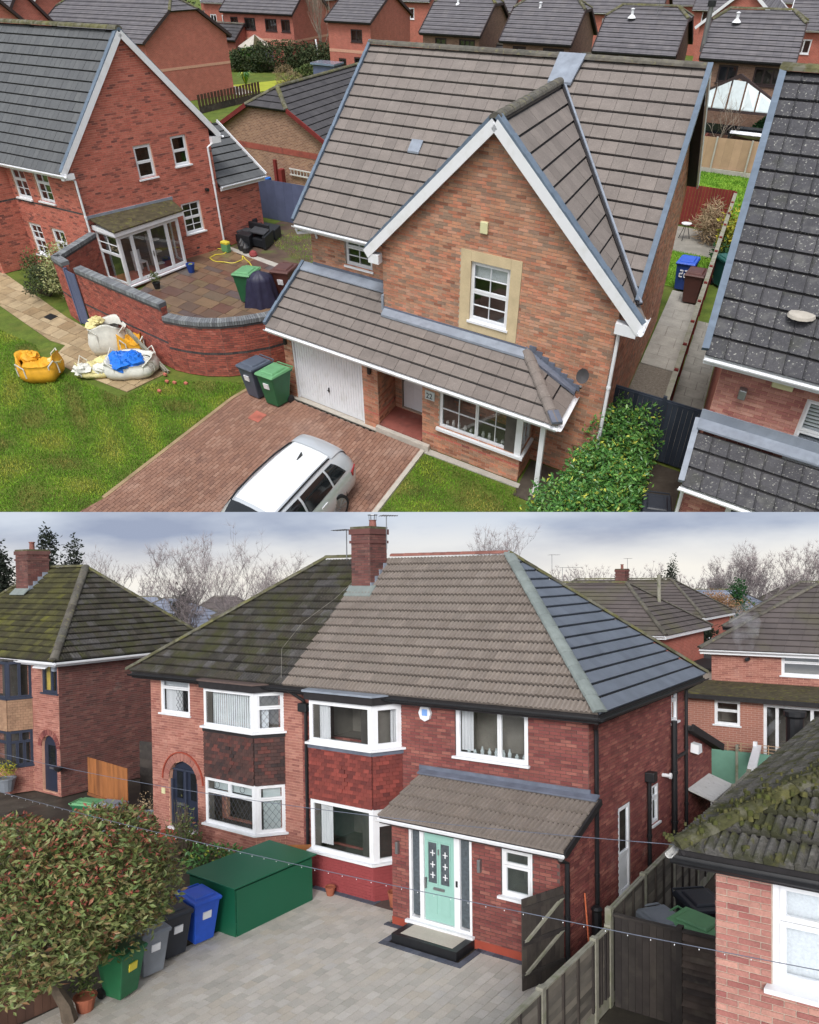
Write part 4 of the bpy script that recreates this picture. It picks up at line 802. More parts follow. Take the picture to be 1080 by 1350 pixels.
        for W_ in (B0, B1, B2): hang(H, W_, 2.33, 3.68, hm, indiv=ind and W_ is not B2, motif=(W_.L/2, 3.05, .28, .42) if W_ is B0 else None); H.part('lead_band', MB().wbox(W_, -.02, W_.L+.02, 3.66, 3.8, -.02, .05), 'black_timber' if side == 0 else 'lead_dark')
        hw, hh = 1.12, 1.4
        if side == 0:
            H.window(B0, 0, 3.82, B0.L, 1.1, inset=0, sillout=.12, fw=.06, sash=.03, depth=1.6, room='room_pale', curtain=[('slats', 0, 1, 0, 1, 'blind')], lights=[(0, 0, 1, 1, 1, 1)])
            H.window(B1, 0, 3.82, B1.L, 1.1, inset=0, sillout=.12, lights=[(0, 0, 1, .62, 1, 1), (0, .62, 1, 1, 1, 1)], depth=.6, curtain=[('board', 0, .5, 0, .6, 'net_curtain')], diamonds=[(.12, .08, .88, .55, .16), (.12, .68, .88, .92, .16)])
            H.window(B0, 0, .97, B0.L, 1.36, inset=0, sillout=.12, lights=[(0, 0, 1, .72, 1, 1), (0, .72, .5, 1, 1, 1), (.5, .72, 1, 1, 1, 1)], depth=1.6, room='room', diamonds=[(.05, .08, .95, .68, .17)], curtain=[('board', 0, 1, .74, 1, 'frosted')])
            H.window(B1, 0, .97, B1.L, 1.36, inset=0, sillout=.12, lights=[(0, 0, 1, .72, 1, 1), (0, .72, 1, 1, 1, 1)], depth=.6, diamonds=[(.12, .08, .88, .66, .17)], curtain=[('board', 0, 1, 0, 1, 'frosted')])
            for a in (.25, .75):
                cc = B0.X([(B0.L*a, 2.14, .0)])[0]; mb = MB(); X = B0.X([(1, 0, 0)])[0]-B0.X([(0, 0, 0)])[0]; X /= np.linalg.norm(X); mb.tube([cc+X*.09*math.cos(t)+ZUP*.09*math.sin(t) for t in np.linspace(0, 2*math.pi, 13)], .008, 4, False); H.part('leaded_ring', mb, 'lead_came')
        else:
            H.window(B0, 0, 3.82, B0.L, 1.1, inset=0, sillout=.12, fw=.07, sash=.04, depth=1.6, room='room_pale', curtain=[('folds', .06, .28, 0, 1, 'curtain')])
            H.window(B1, 0, 3.82, B1.L, 1.1, inset=0, sillout=.12, fw=.09, depth=.6, curtain=[('folds', .68, .9, 0, 1, 'curtain')])
            H.window(B0, 0, .97, B0.L, 1.36, inset=0, sillout=.12, fw=.07, sash=.04, depth=1.6, room='room', glass='glass', curtain=[('folds', .04, .3, .12, 1, 'curtain')])
            H.window(B1, 0, .97, B1.L, 1.36, inset=0, sillout=.12, lights=[(0, 0, 1, .72, 1, 1), (0, .72, 1, 1, 1, 1)], depth=.6)
        for z0, z1 in ((3.82, 4.92), (.97, 2.33)): H.part('corner_post', MB().prism(f.X([(p1[0]-.12, p1[1]-.005, z0), (p1[0]+.01, p1[1]-.015, z0), (p1[0]+.09, p1[1]+.12, z0), (p1[0], p1[1]+.12, z0)]), (0, 0, z1-z0)), 'upvc')
        H.window(B2, 0, 3.82, B2.L, 1.1, inset=0, depth=.2); H.window(B2, 0, .97, B2.L, 1.36, inset=0, depth=.2)
        pl = [(p0[0]-.08, p0[1]-.1), (p1[0]+.08, p1[1]-.1), (q1[0]+.05, 1.345), (q0[0]-.05, 1.345)]
        H.part('bay_fascia', MB().prism(f.X([(a, b, 4.93) for a, b in pl]), (0, 0, .2)), 'black_timber'); H.part('bay_roof', MB().prism(f.X([(a, b, 5.13) for a, b in [(p0[0]-.12, p0[1]-.14), (p1[0]+.12, p1[1]-.14), (q1[0]+.05, 1.345), (q0[0]-.05, 1.345)]]), (0, 0, .05)), 'lead' if side else 'mortar_dark')
    # ---- porch
    w = Wl(f, (0, 0), (4.05, 0)); H.wall(w, 2.6, ops=[(.46, .24, 1.6, 2.16), (2.76, 1.32, .7, 1.04)], **BR); H.wall(Wl(f, (0, 1.35), (0, 0)), [(0, 0), (1.35, 0), (1.35, 2.55), (0, 3.1)], indiv=False, **BR)
    [H.part('painted_plinth', MB().wbox(w, x0, x1, 0, .2, -.02, .016), 'render_rust') for x0, x1 in ((-.012, .45), (2.08, 4.062))]
    H.window(w, 2.76, 1.32, .7, 1.04, lights=[(0, 0, 1, .66, 1, 1), (0, .66, 1, 1, 1, 1)], inset=.03, sillout=.1, glass='glass_green', room='room_pale', sash=.055)
    do = H.part('porch_frame', MB().wbox(w, .46, .52, .24, 2.4, -.12, .0).wbox(w, 2.0, 2.06, .24, 2.4, -.12, .0).wbox(w, .52, 2.0, 2.33, 2.4, -.12, -.002).wbox(w, .52, 2.0, .24, .32, -.12, -.002).wbox(w, .74, .84, .32, 2.33, -.12, -.003).wbox(w, 1.62, 1.76, .32, 2.33, -.12, -.003), 'upvc')
    H.part('threshold', MB().wbox(w, .4, 2.12, .19, .26, -.05, .1), 'upvc', do); H.part('side_light', MB().wbox(w, .52, .74, .36, 2.3, -.07, -.06).wbox(w, 1.76, 2.0, .36, 2.3, -.07, -.06), 'frosted_dark', do)
    H.part('room_interior', MB().wbox(w, .46, 2.06, .24, 2.4, -.9, -.88), 'room', do)
    dl = H.part('front_door', MB().wbox(w, .85, 1.61, .33, 2.32, -.09, -.04), 'mint_paint')
    for a0, a1 in ((.95, 1.17), (1.27, 1.49)):
        H.part('door_glass', MB().wbox(w, a0, a1, 1.2, 2.12, -.04, -.034), 'frosted_dark', dl); mb = MB()
        for z in (1.38, 1.62, 1.88): mb.wbox(w, a0+.05, a1-.05, z-.01, z+.01, -.034, -.03).wbox(w, (a0+a1)/2-.012, (a0+a1)/2+.012, z-.07, z+.07, -.034, -.029)
        H.part('leaded_flower', mb, 'upvc', dl); H.part('door_panel', MB().wbox(w, a0, a1, .5, .95, -.04, -.028), 'mint_paint', dl, bevel=.008)
        H.part('glass_bead', MB().wbox(w, a0-.03, a0, 1.17, 2.15, -.04, -.02).wbox(w, a1, a1+.03, 1.17, 2.15, -.04, -.02).wbox(w, a0, a1, 1.17, 1.2, -.04, -.021).wbox(w, a0, a1, 2.12, 2.15, -.04, -.021), 'mint_paint', dl)
    H.part('letterbox', MB().wbox(w, 1.08, 1.36, 1.05, 1.11, -.04, -.015), 'steel', dl); H.part('knocker', MB().wbox(w, 1.2, 1.24, 1.86, 1.98, -.04, -.01), 'steel', dl); H.part('handle', MB().wbox(w, .87, .905, 1.05, 1.3, -.04, .01), 'steel', dl)
    H.part('doorbell', MB().wbox(w, 1.67, 1.71, 1.25, 1.38, -.003, .02), 'black_plastic', do)
    for a in (.15, 2.24): H.part('wall_light', MB().wbox(w, a, a+.07, 1.72, 2.0, .0, .1), 'steel', bevel=.01)
    st = H.part('doorstep', MB().box(f, .5, 2.12, -.70, -.02, 0, .2), 'black_plastic'); H.part('step_paving', MB().box(f, .66, 1.96, -.6, -.02, .2, .206), 'paving_sett', st)
    sl = (0, 1.63, .62)
    H.roof(f, [(-.12, -.3, 2.62), (4.3, -.3, 2.62), (4.3, 1.33, 3.24), (-.12, 1.33, 3.24)], sl, 'tile_tan', tw=.33, gauge=.41, prof=ROLL, indiv=True, thick=.035)
    H.part('lead_flashing', MB().prism(f.X([(-.15, 1.16, 3.25), (4.3, 1.16, 3.25), (4.3, 1.34, 3.32), (-.15, 1.34, 3.32)]), (0, 0, .04)), 'lead_dark'); H.part('lead_upstand', MB().box(f, -.2, 4.1, 1.31, 1.345, 3.32, 3.44), 'lead_dark')
    H.gutter(f, (-.14, -.37, 2.57), (4.32, -.37, 2.57), 'upvc'); H.board(f, (-.12, -.27, 2.52), (4.28, -.27, 2.52), .03, .15, 'black_timber'); H.part('bargeboard', MB().bar(f.X((4.33, -.34, 2.58)), f.X((4.33, 1.33, 3.22)), .05, .14), 'black_timber')
    H.pipe(f, [(4.25, -.36, 2.5), (4.1, -.1, 2.35), (4.15, .12, 2.25), (4.15, .12, .05)], 'black_plastic', .05)
    # ---- main roof
    s_ = (0, 3.45, 3.45)
    H.roof(f, [(-4.2, .95, 5.2), (4.45, .95, 5.2), (.5, 4.4, 8.65), (-4.0, 4.4, 8.65)], s_, 'tile_tan', tw=.34, gauge=.305, prof=ROLL, thick=.04)
    H.roof(f, [(-10.6, .95, 5.2), (-4.2, .95, 5.2), (-4.0, 4.4, 8.65), (-5.8, 4.4, 8.65)], s_, 'tile_mossy', tw=.34, gauge=.305, prof=ROLL, thick=.045, indiv=False)
    H.roof(f, [(4.45, .95, 5.2), (4.45, 7.9, 5.2), (.5, 4.4, 8.65)], (-3.95, 0, 3.45), 'tile_bluegrey', tw=.34, gauge=.35, prof=RIBS, thick=.04, indiv=False)
    H.roof(f, [(-10.6, 7.9, 5.2), (-10.6, .95, 5.2), (-5.8, 4.4, 8.65)], (4.8, 0, 3.45), 'tile_mossy', tw=.34, gauge=.305, prof=ROLL, indiv=False)
    H.roof(f, [(4.45, 7.9, 5.2), (-10.6, 7.9, 5.2), (-5.8, 4.4, 8.65), (.5, 4.4, 8.65)], (0, -3.5, 3.45), 'tile_dark', tw=.34, gauge=.4, indiv=False)
    H.ridge(f, (-5.8, 4.4, 8.72), (-4.0, 4.4, 8.72), 'moss_ridge', r=.13); H.ridge(f, (-3.3, 4.4, 8.72), (.5, 4.4, 8.72), 'ridge_terracotta', r=.12)
    H.ridge(f, (4.5, .92, 5.27), (.5, 4.4, 8.72), 'hip_grey', r=.17, seg=.45, name='hip_tile', flat=.5); H.ridge(f, (4.5, 7.95, 5.27), (.5, 4.4, 8.72), 'moss_ridge', r=.13, name='hip_tile'); H.ridge(f, (-10.7, .9, 5.25), (-5.8, 4.4, 8.72), 'moss_ridge', r=.13, name='hip_tile')
    H.gutter(f, (-10.6, .88, 5.1), (4.5, .88, 5.1), 'black_plastic', r=.07); H.board(f, (-10.6, 1.0, 5.06), (4.4, 1.0, 5.06), .04, .2, 'black_timber'); H.part('soffit', MB().box(f, -10.5, 4.35, 1.0, 1.345, 4.96, 4.99).box(f, 4.055, 4.4, 1.345, 7.8, 4.96, 4.99), 'black_timber')
    H.gutter(f, (4.53, .9, 5.1), (4.53, 7.9, 5.1), 'black_plastic', r=.07); H.board(f, (4.42, .95, 5.06), (4.42, 7.9, 5.06), .04, .2, 'black_timber')
    # pipes
    H.pipe(f, [(4.4, 1.0, 5.0), (4.15, 1.5, 4.75), (4.14, 1.55, 4.6), (4.14, 1.55, .02)], 'black_plastic', .05)
    H.pipe(f, [(-4.05, .95, 5.05), (-3.75, 1.2, 4.75), (-3.75, 1.27, 4.5), (-3.75, 1.27, .02)], 'black_plastic', .045); H.part('rainwater_hopper', MB().box(f, -3.9, -3.6, 1.12, 1.34, 4.45, 4.68), 'black_plastic', bevel=.02)
    H.pipe(f, [(-3.6, 1.2, 4.6), (-3.2, 1.1, 4.8), (-3.15, .9, 4.95)], 'black_plastic', .035)
    H.pipe(f, [(4.14, 4.62, 3.0), (4.14, 4.62, .02)], 'black_plastic', .055); H.part('rainwater_hopper', MB().box(f, 4.06, 4.3, 4.5, 4.74, 2.85, 3.1), 'black_plastic', bevel=.02)
    H.pipe(f, [(4.17, 6.35, 4.1), (4.17, 6.35, .02)], 'black_plastic', .08, 'soil_pipe'); H.pipe(f, [(4.2, 6.35, 3.1), (4.16, 7.3, 3.05)], 'black_plastic', .05, 'branch_pipe'); H.pipe(f, [(4.4, 7.6, 5.0), (4.14, 7.4, 4.8), (4.14, 7.4, .02)], 'black_plastic', .05)
    w = Wl(f, (4.05, 1.35), (4.05, 10)); H.part('boiler_flue', MB().tube([f.X((4.05, 5.75, 2.75)), f.X((4.28, 5.75, 2.75))], .05, 8).tube([f.X((4.24, 5.75, 2.75)), f.X((4.3, 5.75, 2.75))], .08, 8), 'upvc'); H.part('cowl', MB().prism(f.X([(4.06, 8.0, 2.9), (4.06, 8.35, 2.9), (4.06, 8.3, 3.15), (4.06, 8.05, 3.15)]), f.X((.22, 0, -.05))-f.X((0, 0, 0))), 'upvc')
    # chimney
    chimney(H, f, -4.0, -3.34, 3.45, 4.2, 7.3, 9.5, pots=0, indiv=False); H.part('chimney_pot', MB().lathe(f.X((-3.63, 3.95, 9.54)), [(.12, 0), (.1, .2), (.12, .24)], 10), 'ridge_terracotta')
    H.part('lead_apron', MB().prism(f.X([(-4.1, 3.2, 7.52), (-3.15, 3.2, 7.52), (-3.15, 3.46, 7.8), (-4.1, 3.46, 7.8)]), (0, 0, .04)), 'hip_grey')
    for k in range(4): b = 3.45+k*.19; H.part('stepped_flashing', MB().box(f, -3.342, -3.31, b, b+.22, 7.6+k*.19, 7.92+k*.19), 'lead')
    H.finish(300, 300); return H
mat('badge_blue', [G(120,160,220)], namp=0); mat('frosted_dark', [G(78,86,92)], nscale=14, namp=.3, rough=.2, spec=.6)
mat('paving_sett', [G(180,174,166), G(190,184,176), G(172,168,160), G(194,189,182), G(184,176,164), G(187,183,178)], nscale=2, namp=.08, fine=(40,.08), rough=.85)
semi()
antenna('tv_aerial', 'television aerial on a short mast to the right of the chimney', FB, (-3.1, 3.9, 8.9), .98, .35, .3); antenna('tv_aerial', 'television aerial standing out left of the chimney stack', FB, (-4.3, 3.6, 8.6), .9, .5, 2.6)
T = Thing('chimney_cowl', 'wire cowl and cross bar on the pot of the middle chimney', 'cowl', FB, FB.X((-3.63, 3.95, 10.1)))
X = FB.X((-3.63, 3.95, 9.78)); mb = MB()
for k in range(6): t = k*math.pi/3; mb.tube([X+np.array([.1*math.cos(t), .1*math.sin(t), 0]), X+np.array([.11*math.cos(t), .11*math.sin(t), .14])], .008, 4)
T.part('cage', mb, 'steel'); T.part('lid', MB().lathe(X+ZUP*.14, [(.15, 0), (.15, .02)], 10), 'steel')
c = FB.X((-6.2, 2.0, 6.35)); pts = [FB.X(p)+ZUP*.07 for p in ((-4.3, .97, 5.3), (-5.0, 1.7, 6.0), (-4.9, 2.4, 6.7), (-4.3, 3.1, 7.4), (-4.05, 3.6, 7.9))]
single('roof_cable', MB().tube(pts, .006, 5), 'concrete', 'thin pale cable looping down the mossy roof from the chimney', 'cable', FB, FB.X((-4.6, 2.2, 6.4)))

def left_house_b():
    f = FB; H = House('hipped_house', 'brick house at the left with very mossy green-streaked hipped roof and arched door', 'house', f, (-19, 5))
    BL = dict(brick='brick_rust', mortar='mortar_red', bl=.26, bh=.077); BD = dict(brick='brick_dull', mortar='mortar_grey', bl=.26, bh=.077)
    w = Wl(f, (-25, 1.95), (-16.2, 1.95)); u = lambda a: a+25
    H.wall(w, 5.1, ops=[(u(-17.25), 3.85, 1.0, 1.1), (u(-17.35), .1, .95, 2.15, 'arch')], **BL)
    H.window(w, u(-17.25), 3.85, 1.0, 1.1, lights=[(0, 0, .6, 1, 1, 1), (.6, 0, 1, 1, 1, 1)], fm='navy_frame', curtain=[('board', 0, .5, 0, 1, 'curtain_yellow')], inset=.03)
    H.part('open_vent', MB().prism(w.X([(u(-17.3), 4.98, .02), (u(-16.5), 4.98, .02), (u(-16.5), 4.8, .3), (u(-17.3), 4.8, .3)]), (0, 0, .04)), 'upvc'); H.part('junction_box', MB().wbox(w, u(-16.45), u(-16.25), 4.7, 4.95, 0, .1), 'lead')
    c, r = u(-16.875), .475; zc = .1+2.15-r
    for k in range(13): t0, t1 = math.pi*k/13+.02, math.pi*(k+1)/13-.02; mb = MB(); mb.prism(w.X([(c+rr*math.cos(t), zc+rr*math.sin(t), .0) for rr, t in ((r, t0), (r+.22, t0), (r+.22, t1), (r, t1))]), w.X([(0, 0, .03)])[0]-w.X([(0, 0, 0)])[0]); H.part('arch_brick', mb, 'brick_red')
    ring = [(c-r, .1), (c+r, .1)]+[(c+r*math.cos(math.pi*k/12), zc+r*math.sin(math.pi*k/12)) for k in range(13)]
    dr = H.part('front_door', MB().prism(w.X([(a, z, -.1) for a, z in ring]), w.X([(0, 0, -.05)])[0]-w.X([(0, 0, 0)])[0]), 'navy_paint'); H.part('door_glass', MB().wbox(w, c-.22, c+.22, 1.1, 1.85, -.1, -.09), 'glassy_black', dr)
    H.part('letterbox', MB().wbox(w, c-.15, c+.15, .95, 1.02, -.1, -.07), 'steel', dr); H.part('hanging_basket', MB().lathe(w.X([(c+.85, 1.0, .18)])[0], [(.02, 0), (.14, .08), (.17, .18), (.1, .2)], 10), 'black_plastic')
    # two storey bay at the left
    B0, B1 = Wl(f, (-20.6, 1.2), (-18.2, 1.2)), Wl(f, (-18.2, 1.2), (-17.9, 1.95))
    for W_ in (B0, B1):
        H.wall(W_, 1.0, indiv=False, **BL); hang(H, W_, 2.4, 3.6, 'tile_hung_buff', indiv=False)
        H.window(W_, 0, 3.62, W_.L, 1.4, fm='navy_frame', inset=0, glass='glass', lights=[(0, 0, .5, 1, 1, 1), (.5, 0, 1, 1, 1, 1)]); H.window(W_, 0, 1.02, W_.L, 1.36, fm='navy_frame', inset=0, lights=[(0, 0, .33, .7, 1, 1), (.33, 0, .66, .7, 1, 1), (.66, 0, 1, .7, 1, 1), (0, .7, .5, 1, 1, 1), (.5, .7, 1, 1, 1, 1)])
    w = Wl(f, (-16.2, 1.95), (-16.2, 8.35)); H.wall(w, 5.1, **BD); H.wall(Wl(f, (-16.2, 8.35), (-25, 8.35)), 5.1, far='brick_far_red')
    s_ = (0, 3.5, 3.45)
    H.roof(f, [(-26, 1.6, 5.15), (-15.85, 1.6, 5.15), (-19.4, 5.1, 8.6), (-22.4, 5.1, 8.6)], s_, 'tile_mossy_green', tw=.34, gauge=.305, prof=ROLL, thick=.045)
    H.roof(f, [(-15.85, 1.6, 5.15), (-15.85, 8.7, 5.15), (-19.4, 5.1, 8.6)], (-3.55, 0, 3.45), 'tile_mossy', tw=.34, gauge=.305, prof=ROLL, thick=.045)
    H.roof(f, [(-15.85, 8.7, 5.15), (-26, 8.7, 5.15), (-22.4, 5.1, 8.6), (-19.4, 5.1, 8.6)], (0, -3.6, 3.45), 'tile_mossy', indiv=False)
    H.roof(f, [(-26, 8.7, 5.15), (-26, 1.6, 5.15), (-22.4, 5.1, 8.6)], (3.6, 0, 3.45), 'tile_mossy_green', indiv=False)
    H.ridge(f, (-22.4, 5.1, 8.66), (-19.4, 5.1, 8.66), 'moss_ridge'); H.ridge(f, (-15.85, 1.6, 5.2), (-19.4, 5.1, 8.66), 'ridge_grey', r=.17, name='hip_tile'); H.ridge(f, (-15.85, 8.7, 5.2), (-19.4, 5.1, 8.66), 'moss_ridge', name='hip_tile'); H.ridge(f, (-26, 1.6, 5.2), (-22.4, 5.1, 8.66), 'moss_ridge', name='hip_tile')
    H.gutter(f, (-26, 1.53, 5.05), (-15.8, 1.53, 5.05), r=.08); H.board(f, (-26, 1.65, 4.99), (-15.85, 1.65, 4.99), .03, .16); H.gutter(f, (-15.78, 1.6, 5.05), (-15.78, 8.7, 5.05), r=.08); H.board(f, (-15.9, 1.6, 4.99), (-15.9, 8.7, 4.99), .03, .16)
    chimney(H, f, -22.6, -21.7, 4.0, 4.9, 7.3, 9.35); H.part('lead_apron', MB().prism(f.X([(-22.7, 3.75, 7.45), (-21.6, 3.75, 7.45), (-21.6, 4.0, 7.7), (-22.7, 4.0, 7.7)]), (0, 0, .04)), 'hip_grey')
    for k in range(4): b = 4.0+k*.2; H.part('stepped_flashing', MB().box(f, -21.7, -21.66, b, b+.23, 7.55+k*.19, 7.85+k*.19), 'lead')
    H.finish(300, 300)
mat('curtain_yellow', [G(196,170,80)], nscale=4, namp=.2); mat('tile_hung_buff', [G(150,120,96), G(134,104,84), G(160,130,104)], nscale=3, namp=.2)
left_house_b()

def right_house_b():
    f = FB; H = House('corner_house', 'near brick house at the bottom right with moss-covered tiles and black gutter', 'house', f, (10, -3))
    w = Wl(f, (8.4, -5), (13.5, -5)); H.wall(w, 4.9, ops=[(.58, 3.52, 1.9, 1.22)], brick='brick_pinkish', mortar='mortar_pale', bl=.235, bh=.075)
    H.window(w, .58, 3.52, 1.9, 1.22, lights=[(0, 0, 1, .62, 1, 1), (0, .62, 1, 1, 1, 1)], inset=.04, fw=.075, sash=.06, sillout=.13, curtain=[('board', 0, 1, 0, 1, 'net_curtain')])
    H.wall(Wl(f, (8.4, 3), (8.4, -5)), 4.9, brick='brick_dull', mortar='mortar_grey', indiv=False); H.wall(Wl(f, (13.5, 3), (8.4, 3)), 4.9, far='brick_far_red'); H.wall(Wl(f, (13.5, -5), (13.5, 3)), 4.9, far='brick_far_red')
    H.roof(f, [(8.05, -5.22, 4.98), (14, -5.22, 4.98), (14, -1.2, 7.2), (12.05, -1.2, 7.2)], (0, 4.02, 2.22), 'tile_heavy_moss', tw=.3, gauge=.36, prof=ROLL, thick=.05)
    H.roof(f, [(8.05, 3.4, 4.98), (8.05, -5.22, 4.98), (12.05, -1.2, 7.2), (12.05, -.6, 7.2)], (4, 0, 2.22), 'tile_heavy_moss', tw=.3, gauge=.3, prof=ROLL, thick=.045, indiv=False)
    H.ridge(f, (8.05, -5.25, 5.03), (12.05, -1.2, 7.26), 'ridge_mossdark', r=.13, seg=.4, name='hip_tile')
    H.gutter(f, (8.0, -5.3, 4.88), (14, -5.3, 4.88), 'black_plastic', r=.075); H.board(f, (8.05, -5.18, 4.84), (14, -5.18, 4.84), .03, .2, 'black_timber'); H.gutter(f, (7.98, -5.3, 4.9), (7.98, 3.4, 4.9), 'upvc_grubby', r=.05); H.board(f, (8.07, -5.2, 4.84), (8.07, 3.4, 4.84), .03, .16, 'black_timber')
    # moss cushions on the tiles
    mb = MB(); sc = f.X((0, 0, 0))
    for i in range(2600):
        side = RNG.random() < .6; t = RNG.random(); v_ = RNG.random()**.7
        if side: p = (8.1+v_*4*.97+t*3.5, -5.15+v_*3.9, 5.06+v_*2.2); 
        else: p = (8.1+v_*4, -5.1+v_*4+t*2.5, 5.06+v_*2.2)
        
        if RNG.random() < .3: q_ = 4*RNG.random(); p = (8.05+q_+RNG.normal(0, .12), -5.2+q_+RNG.normal(0, .12), 5.07+q_*.555)
        elif side: row_ = np.floor((p[1]+5.22)/.315)*.315-5.22+.03; p = (p[0], row_+RNG.normal(0, .02), 5.07+(row_+5.22)*.552)
        r_ = .012+.035*RNG.random()**2; mb.lathe(f.X(p), [(r_, -.03), (r_*.9, r_*.35), (r_*.4, r_*.6)], 5, RNG.random())
    H.part('moss', mb, 'moss', kind='stuff'); H.finish(300, 300)
mat('moss', [G(72,76,36), G(60,62,36), G(86,84,48), G(54,54,38)], nscale=20, namp=.3, rough=1.)
right_house_b()
mb = MB(); mb.add(GB.X([(-160,2,-.05),(160,2,-.05),(160,117,-.05),(-160,117,-.05)]), [(0,1,2,3)]); single('ground', mb, 'soil', '', '', GB, (0,0,0), structure=True)
# ================================================================== shared builders for ground, plants, bins, fences
def inpoly(poly, x, y):
    c = False; n = len(poly); j = n-1
    for i in range(n):
        xi, yi = poly[i]; xj, yj = poly[j]
        if (yi > y) != (yj > y) and x < (xj-xi)*(y-yi)/(yj-yi)+xi: c = not c
        j = i
    return c
def sheet(name, f, poly, z, m, thick=.0, parent=None):
    mb = MB()
    if thick: mb.prism(f.X([(a, b, z-thick) for a, b in poly]), (0, 0, thick))
    else: mb.add(f.X([(a, b, z) for a, b in poly]), [tuple(range(len(poly)))])
    base = f.X((poly[0][0], poly[0][1], 0)); o = single(name, mb, m, '', '', f, base, structure=True); o['_b'] = list(base); return o
def pave(name, f, poly, z, l, wd, m, base_m='mortar_dark', piece='paving_block', gap=.012, h=.03, nmax=300, along='b', varied=False, lane=None):
    """a slab with blocks laid on it in stretcher bond; the nearest are objects of their own"""
    o = sheet(name, f, poly, z, base_m, .06); base = np.array(o['_b']); del o['_b']; P = []
    A = [p[0] for p in poly]; B = [p[1] for p in poly]; a0, a1, b0, b1 = min(A), max(A), min(B), max(B)
    if along == 'b': dx, dy = wd, l
    else: dx, dy = l, wd
    if varied:
        y = b0
        while y < b1:
            hh = wd*random.choice((.7, 1, 1.3)); x = a0-random.random()*l
            while x < a1:
                ww = l*random.choice((.55, .8, 1., 1.3)); P.append((x, y, ww, hh)); x += ww
            y += hh
    else:
        nx, ny = int((a1-a0)/dx)+2, int((b1-b0)/dy)+2
        for i in range(nx):
            for j in range(ny):
                ox = (dx/2 if (along == 'a' and j % 2) else 0); oy = (dy/2 if (along == 'b' and i % 2) else 0); P.append((a0+i*dx-ox, b0+j*dy-oy, dx, dy))
    L = []; cut = []
    for x, y, w_, h_ in P:
        g = gap/2; q = [(x+g, y+g), (x+w_-g, y+g), (x+w_-g, y+h_-g), (x+g, y+h_-g)]
        ins = [inpoly(poly, *c) for c in q]
        if not any(ins): continue
        full = all(ins)
        if not full:    # cut the block along the edge of the paving
            S = list(poly)
            for ax, lim, sg in ((0, q[0][0], 1), (0, q[1][0], -1), (1, q[0][1], 1), (1, q[2][1], -1)):
                o2 = []
                for i_ in range(len(S)):
                    A_, B_ = S[i_-1], S[i_]; da, db = sg*(A_[ax]-lim), sg*(B_[ax]-lim)
                    if da*db < 0: t = da/(da-db); o2.append((A_[0]+(B_[0]-A_[0])*t, A_[1]+(B_[1]-A_[1])*t))
                    if db >= 0: o2.append(B_)
                S = o2
                if len(S) < 3: break
            if len(S) < 3 or len(S) > 7: continue
            hz = z+h; mbc = MB(); V = f.X([(a, b, z) for a, b in S]+[(a, b, hz) for a, b in S]); m_n = len(S); cut.append((V, [tuple(range(m_n, 2*m_n))]+[(i_, (i_+1) % m_n, m_n+(i_+1) % m_n, m_n+i_) for i_ in range(m_n)])); continue
        L.append((q, full and not varied))
    FS = [(4,5,6,7), (0,1,5,4), (1,2,6,5), (2,3,7,6), (3,0,4,7)]; me = None; rest = []; items = []
    for q, full in L:
        hz = z+h+random.random()*.004; V = f.X([(a, b, z) for a, b in q]+[(a, b, hz) for a, b in q]); items.append((np.linalg.norm(V[0]-f.camp), V, full))
    items.sort(key=lambda t: t[0]); n = 0
    for d, V, full in items:
        if n < nmax:
            if full and not varied:
                if me is None: mb = MB(); mb.add(V, FS); me = mb.mesh(piece, V[0]); me.materials.append(MATS[m])
                mm = me
            else: mb = MB(); mb.add(V, FS); mm = mb.mesh(piece, V[0]); mm.materials.append(MATS[m])
            if full or varied: p = bpy.data.objects.new(piece, mm); COL.objects.link(p); p.parent = o; p.location = Vector(V[0]-base); n += 1; continue
        rest.append(V)
    mb = MB()
    if rest: mb.many(np.array(rest), FS, RNG.random(len(rest)))
    for V, fs_ in cut: mb.add(V, fs_, RNG.random())
    if mb.n: p = bpy.data.objects.new(piece, mb.mesh(piece, base)); COL.objects.link(p); p.parent = o; p.data.materials.append(MATS[m]); p['kind'] = 'stuff'
    return o
def blades(f, poly, n, hgt=(.05, .1), wd=.012, m='grass_blade', name='grass', z=0., label='short grass', dens=None):
    A = np.array([p[0] for p in poly]); B = np.array([p[1] for p in poly]); a = RNG.uniform(A.min(), A.max(), n*2); b = RNG.uniform(B.min(), B.max(), n*2)
    k = np.array([inpoly(poly, x, y) for x, y in zip(a, b)]); a, b = a[k][:n], b[k][:n]; N = len(a); P = f.X(np.stack([a, b, np.full(N, z)], -1)); t = RNG.uniform(0, 2*math.pi, N); h = RNG.uniform(*hgt, N)
    d = np.stack([np.cos(t), np.sin(t), 0*t], -1)*wd; l = np.stack([RNG.normal(0, .35, N)*h, RNG.normal(0, .35, N)*h, h], -1)
    V = np.stack([P-d, P+d, P+l], 1); mb = MB(); patch = .5+.5*np.sin(a*1.7+np.sin(b*1.3)*2)*np.sin(b*2.1+a*.6); r = np.clip(patch*.75+RNG.random(N)*.25, 0, .999); mb.many(V, [(0, 1, 2)], r)
    return single(name, mb, m, label, 'grass', f, f.X((A.mean(), B.mean(), 0)), kind='stuff')
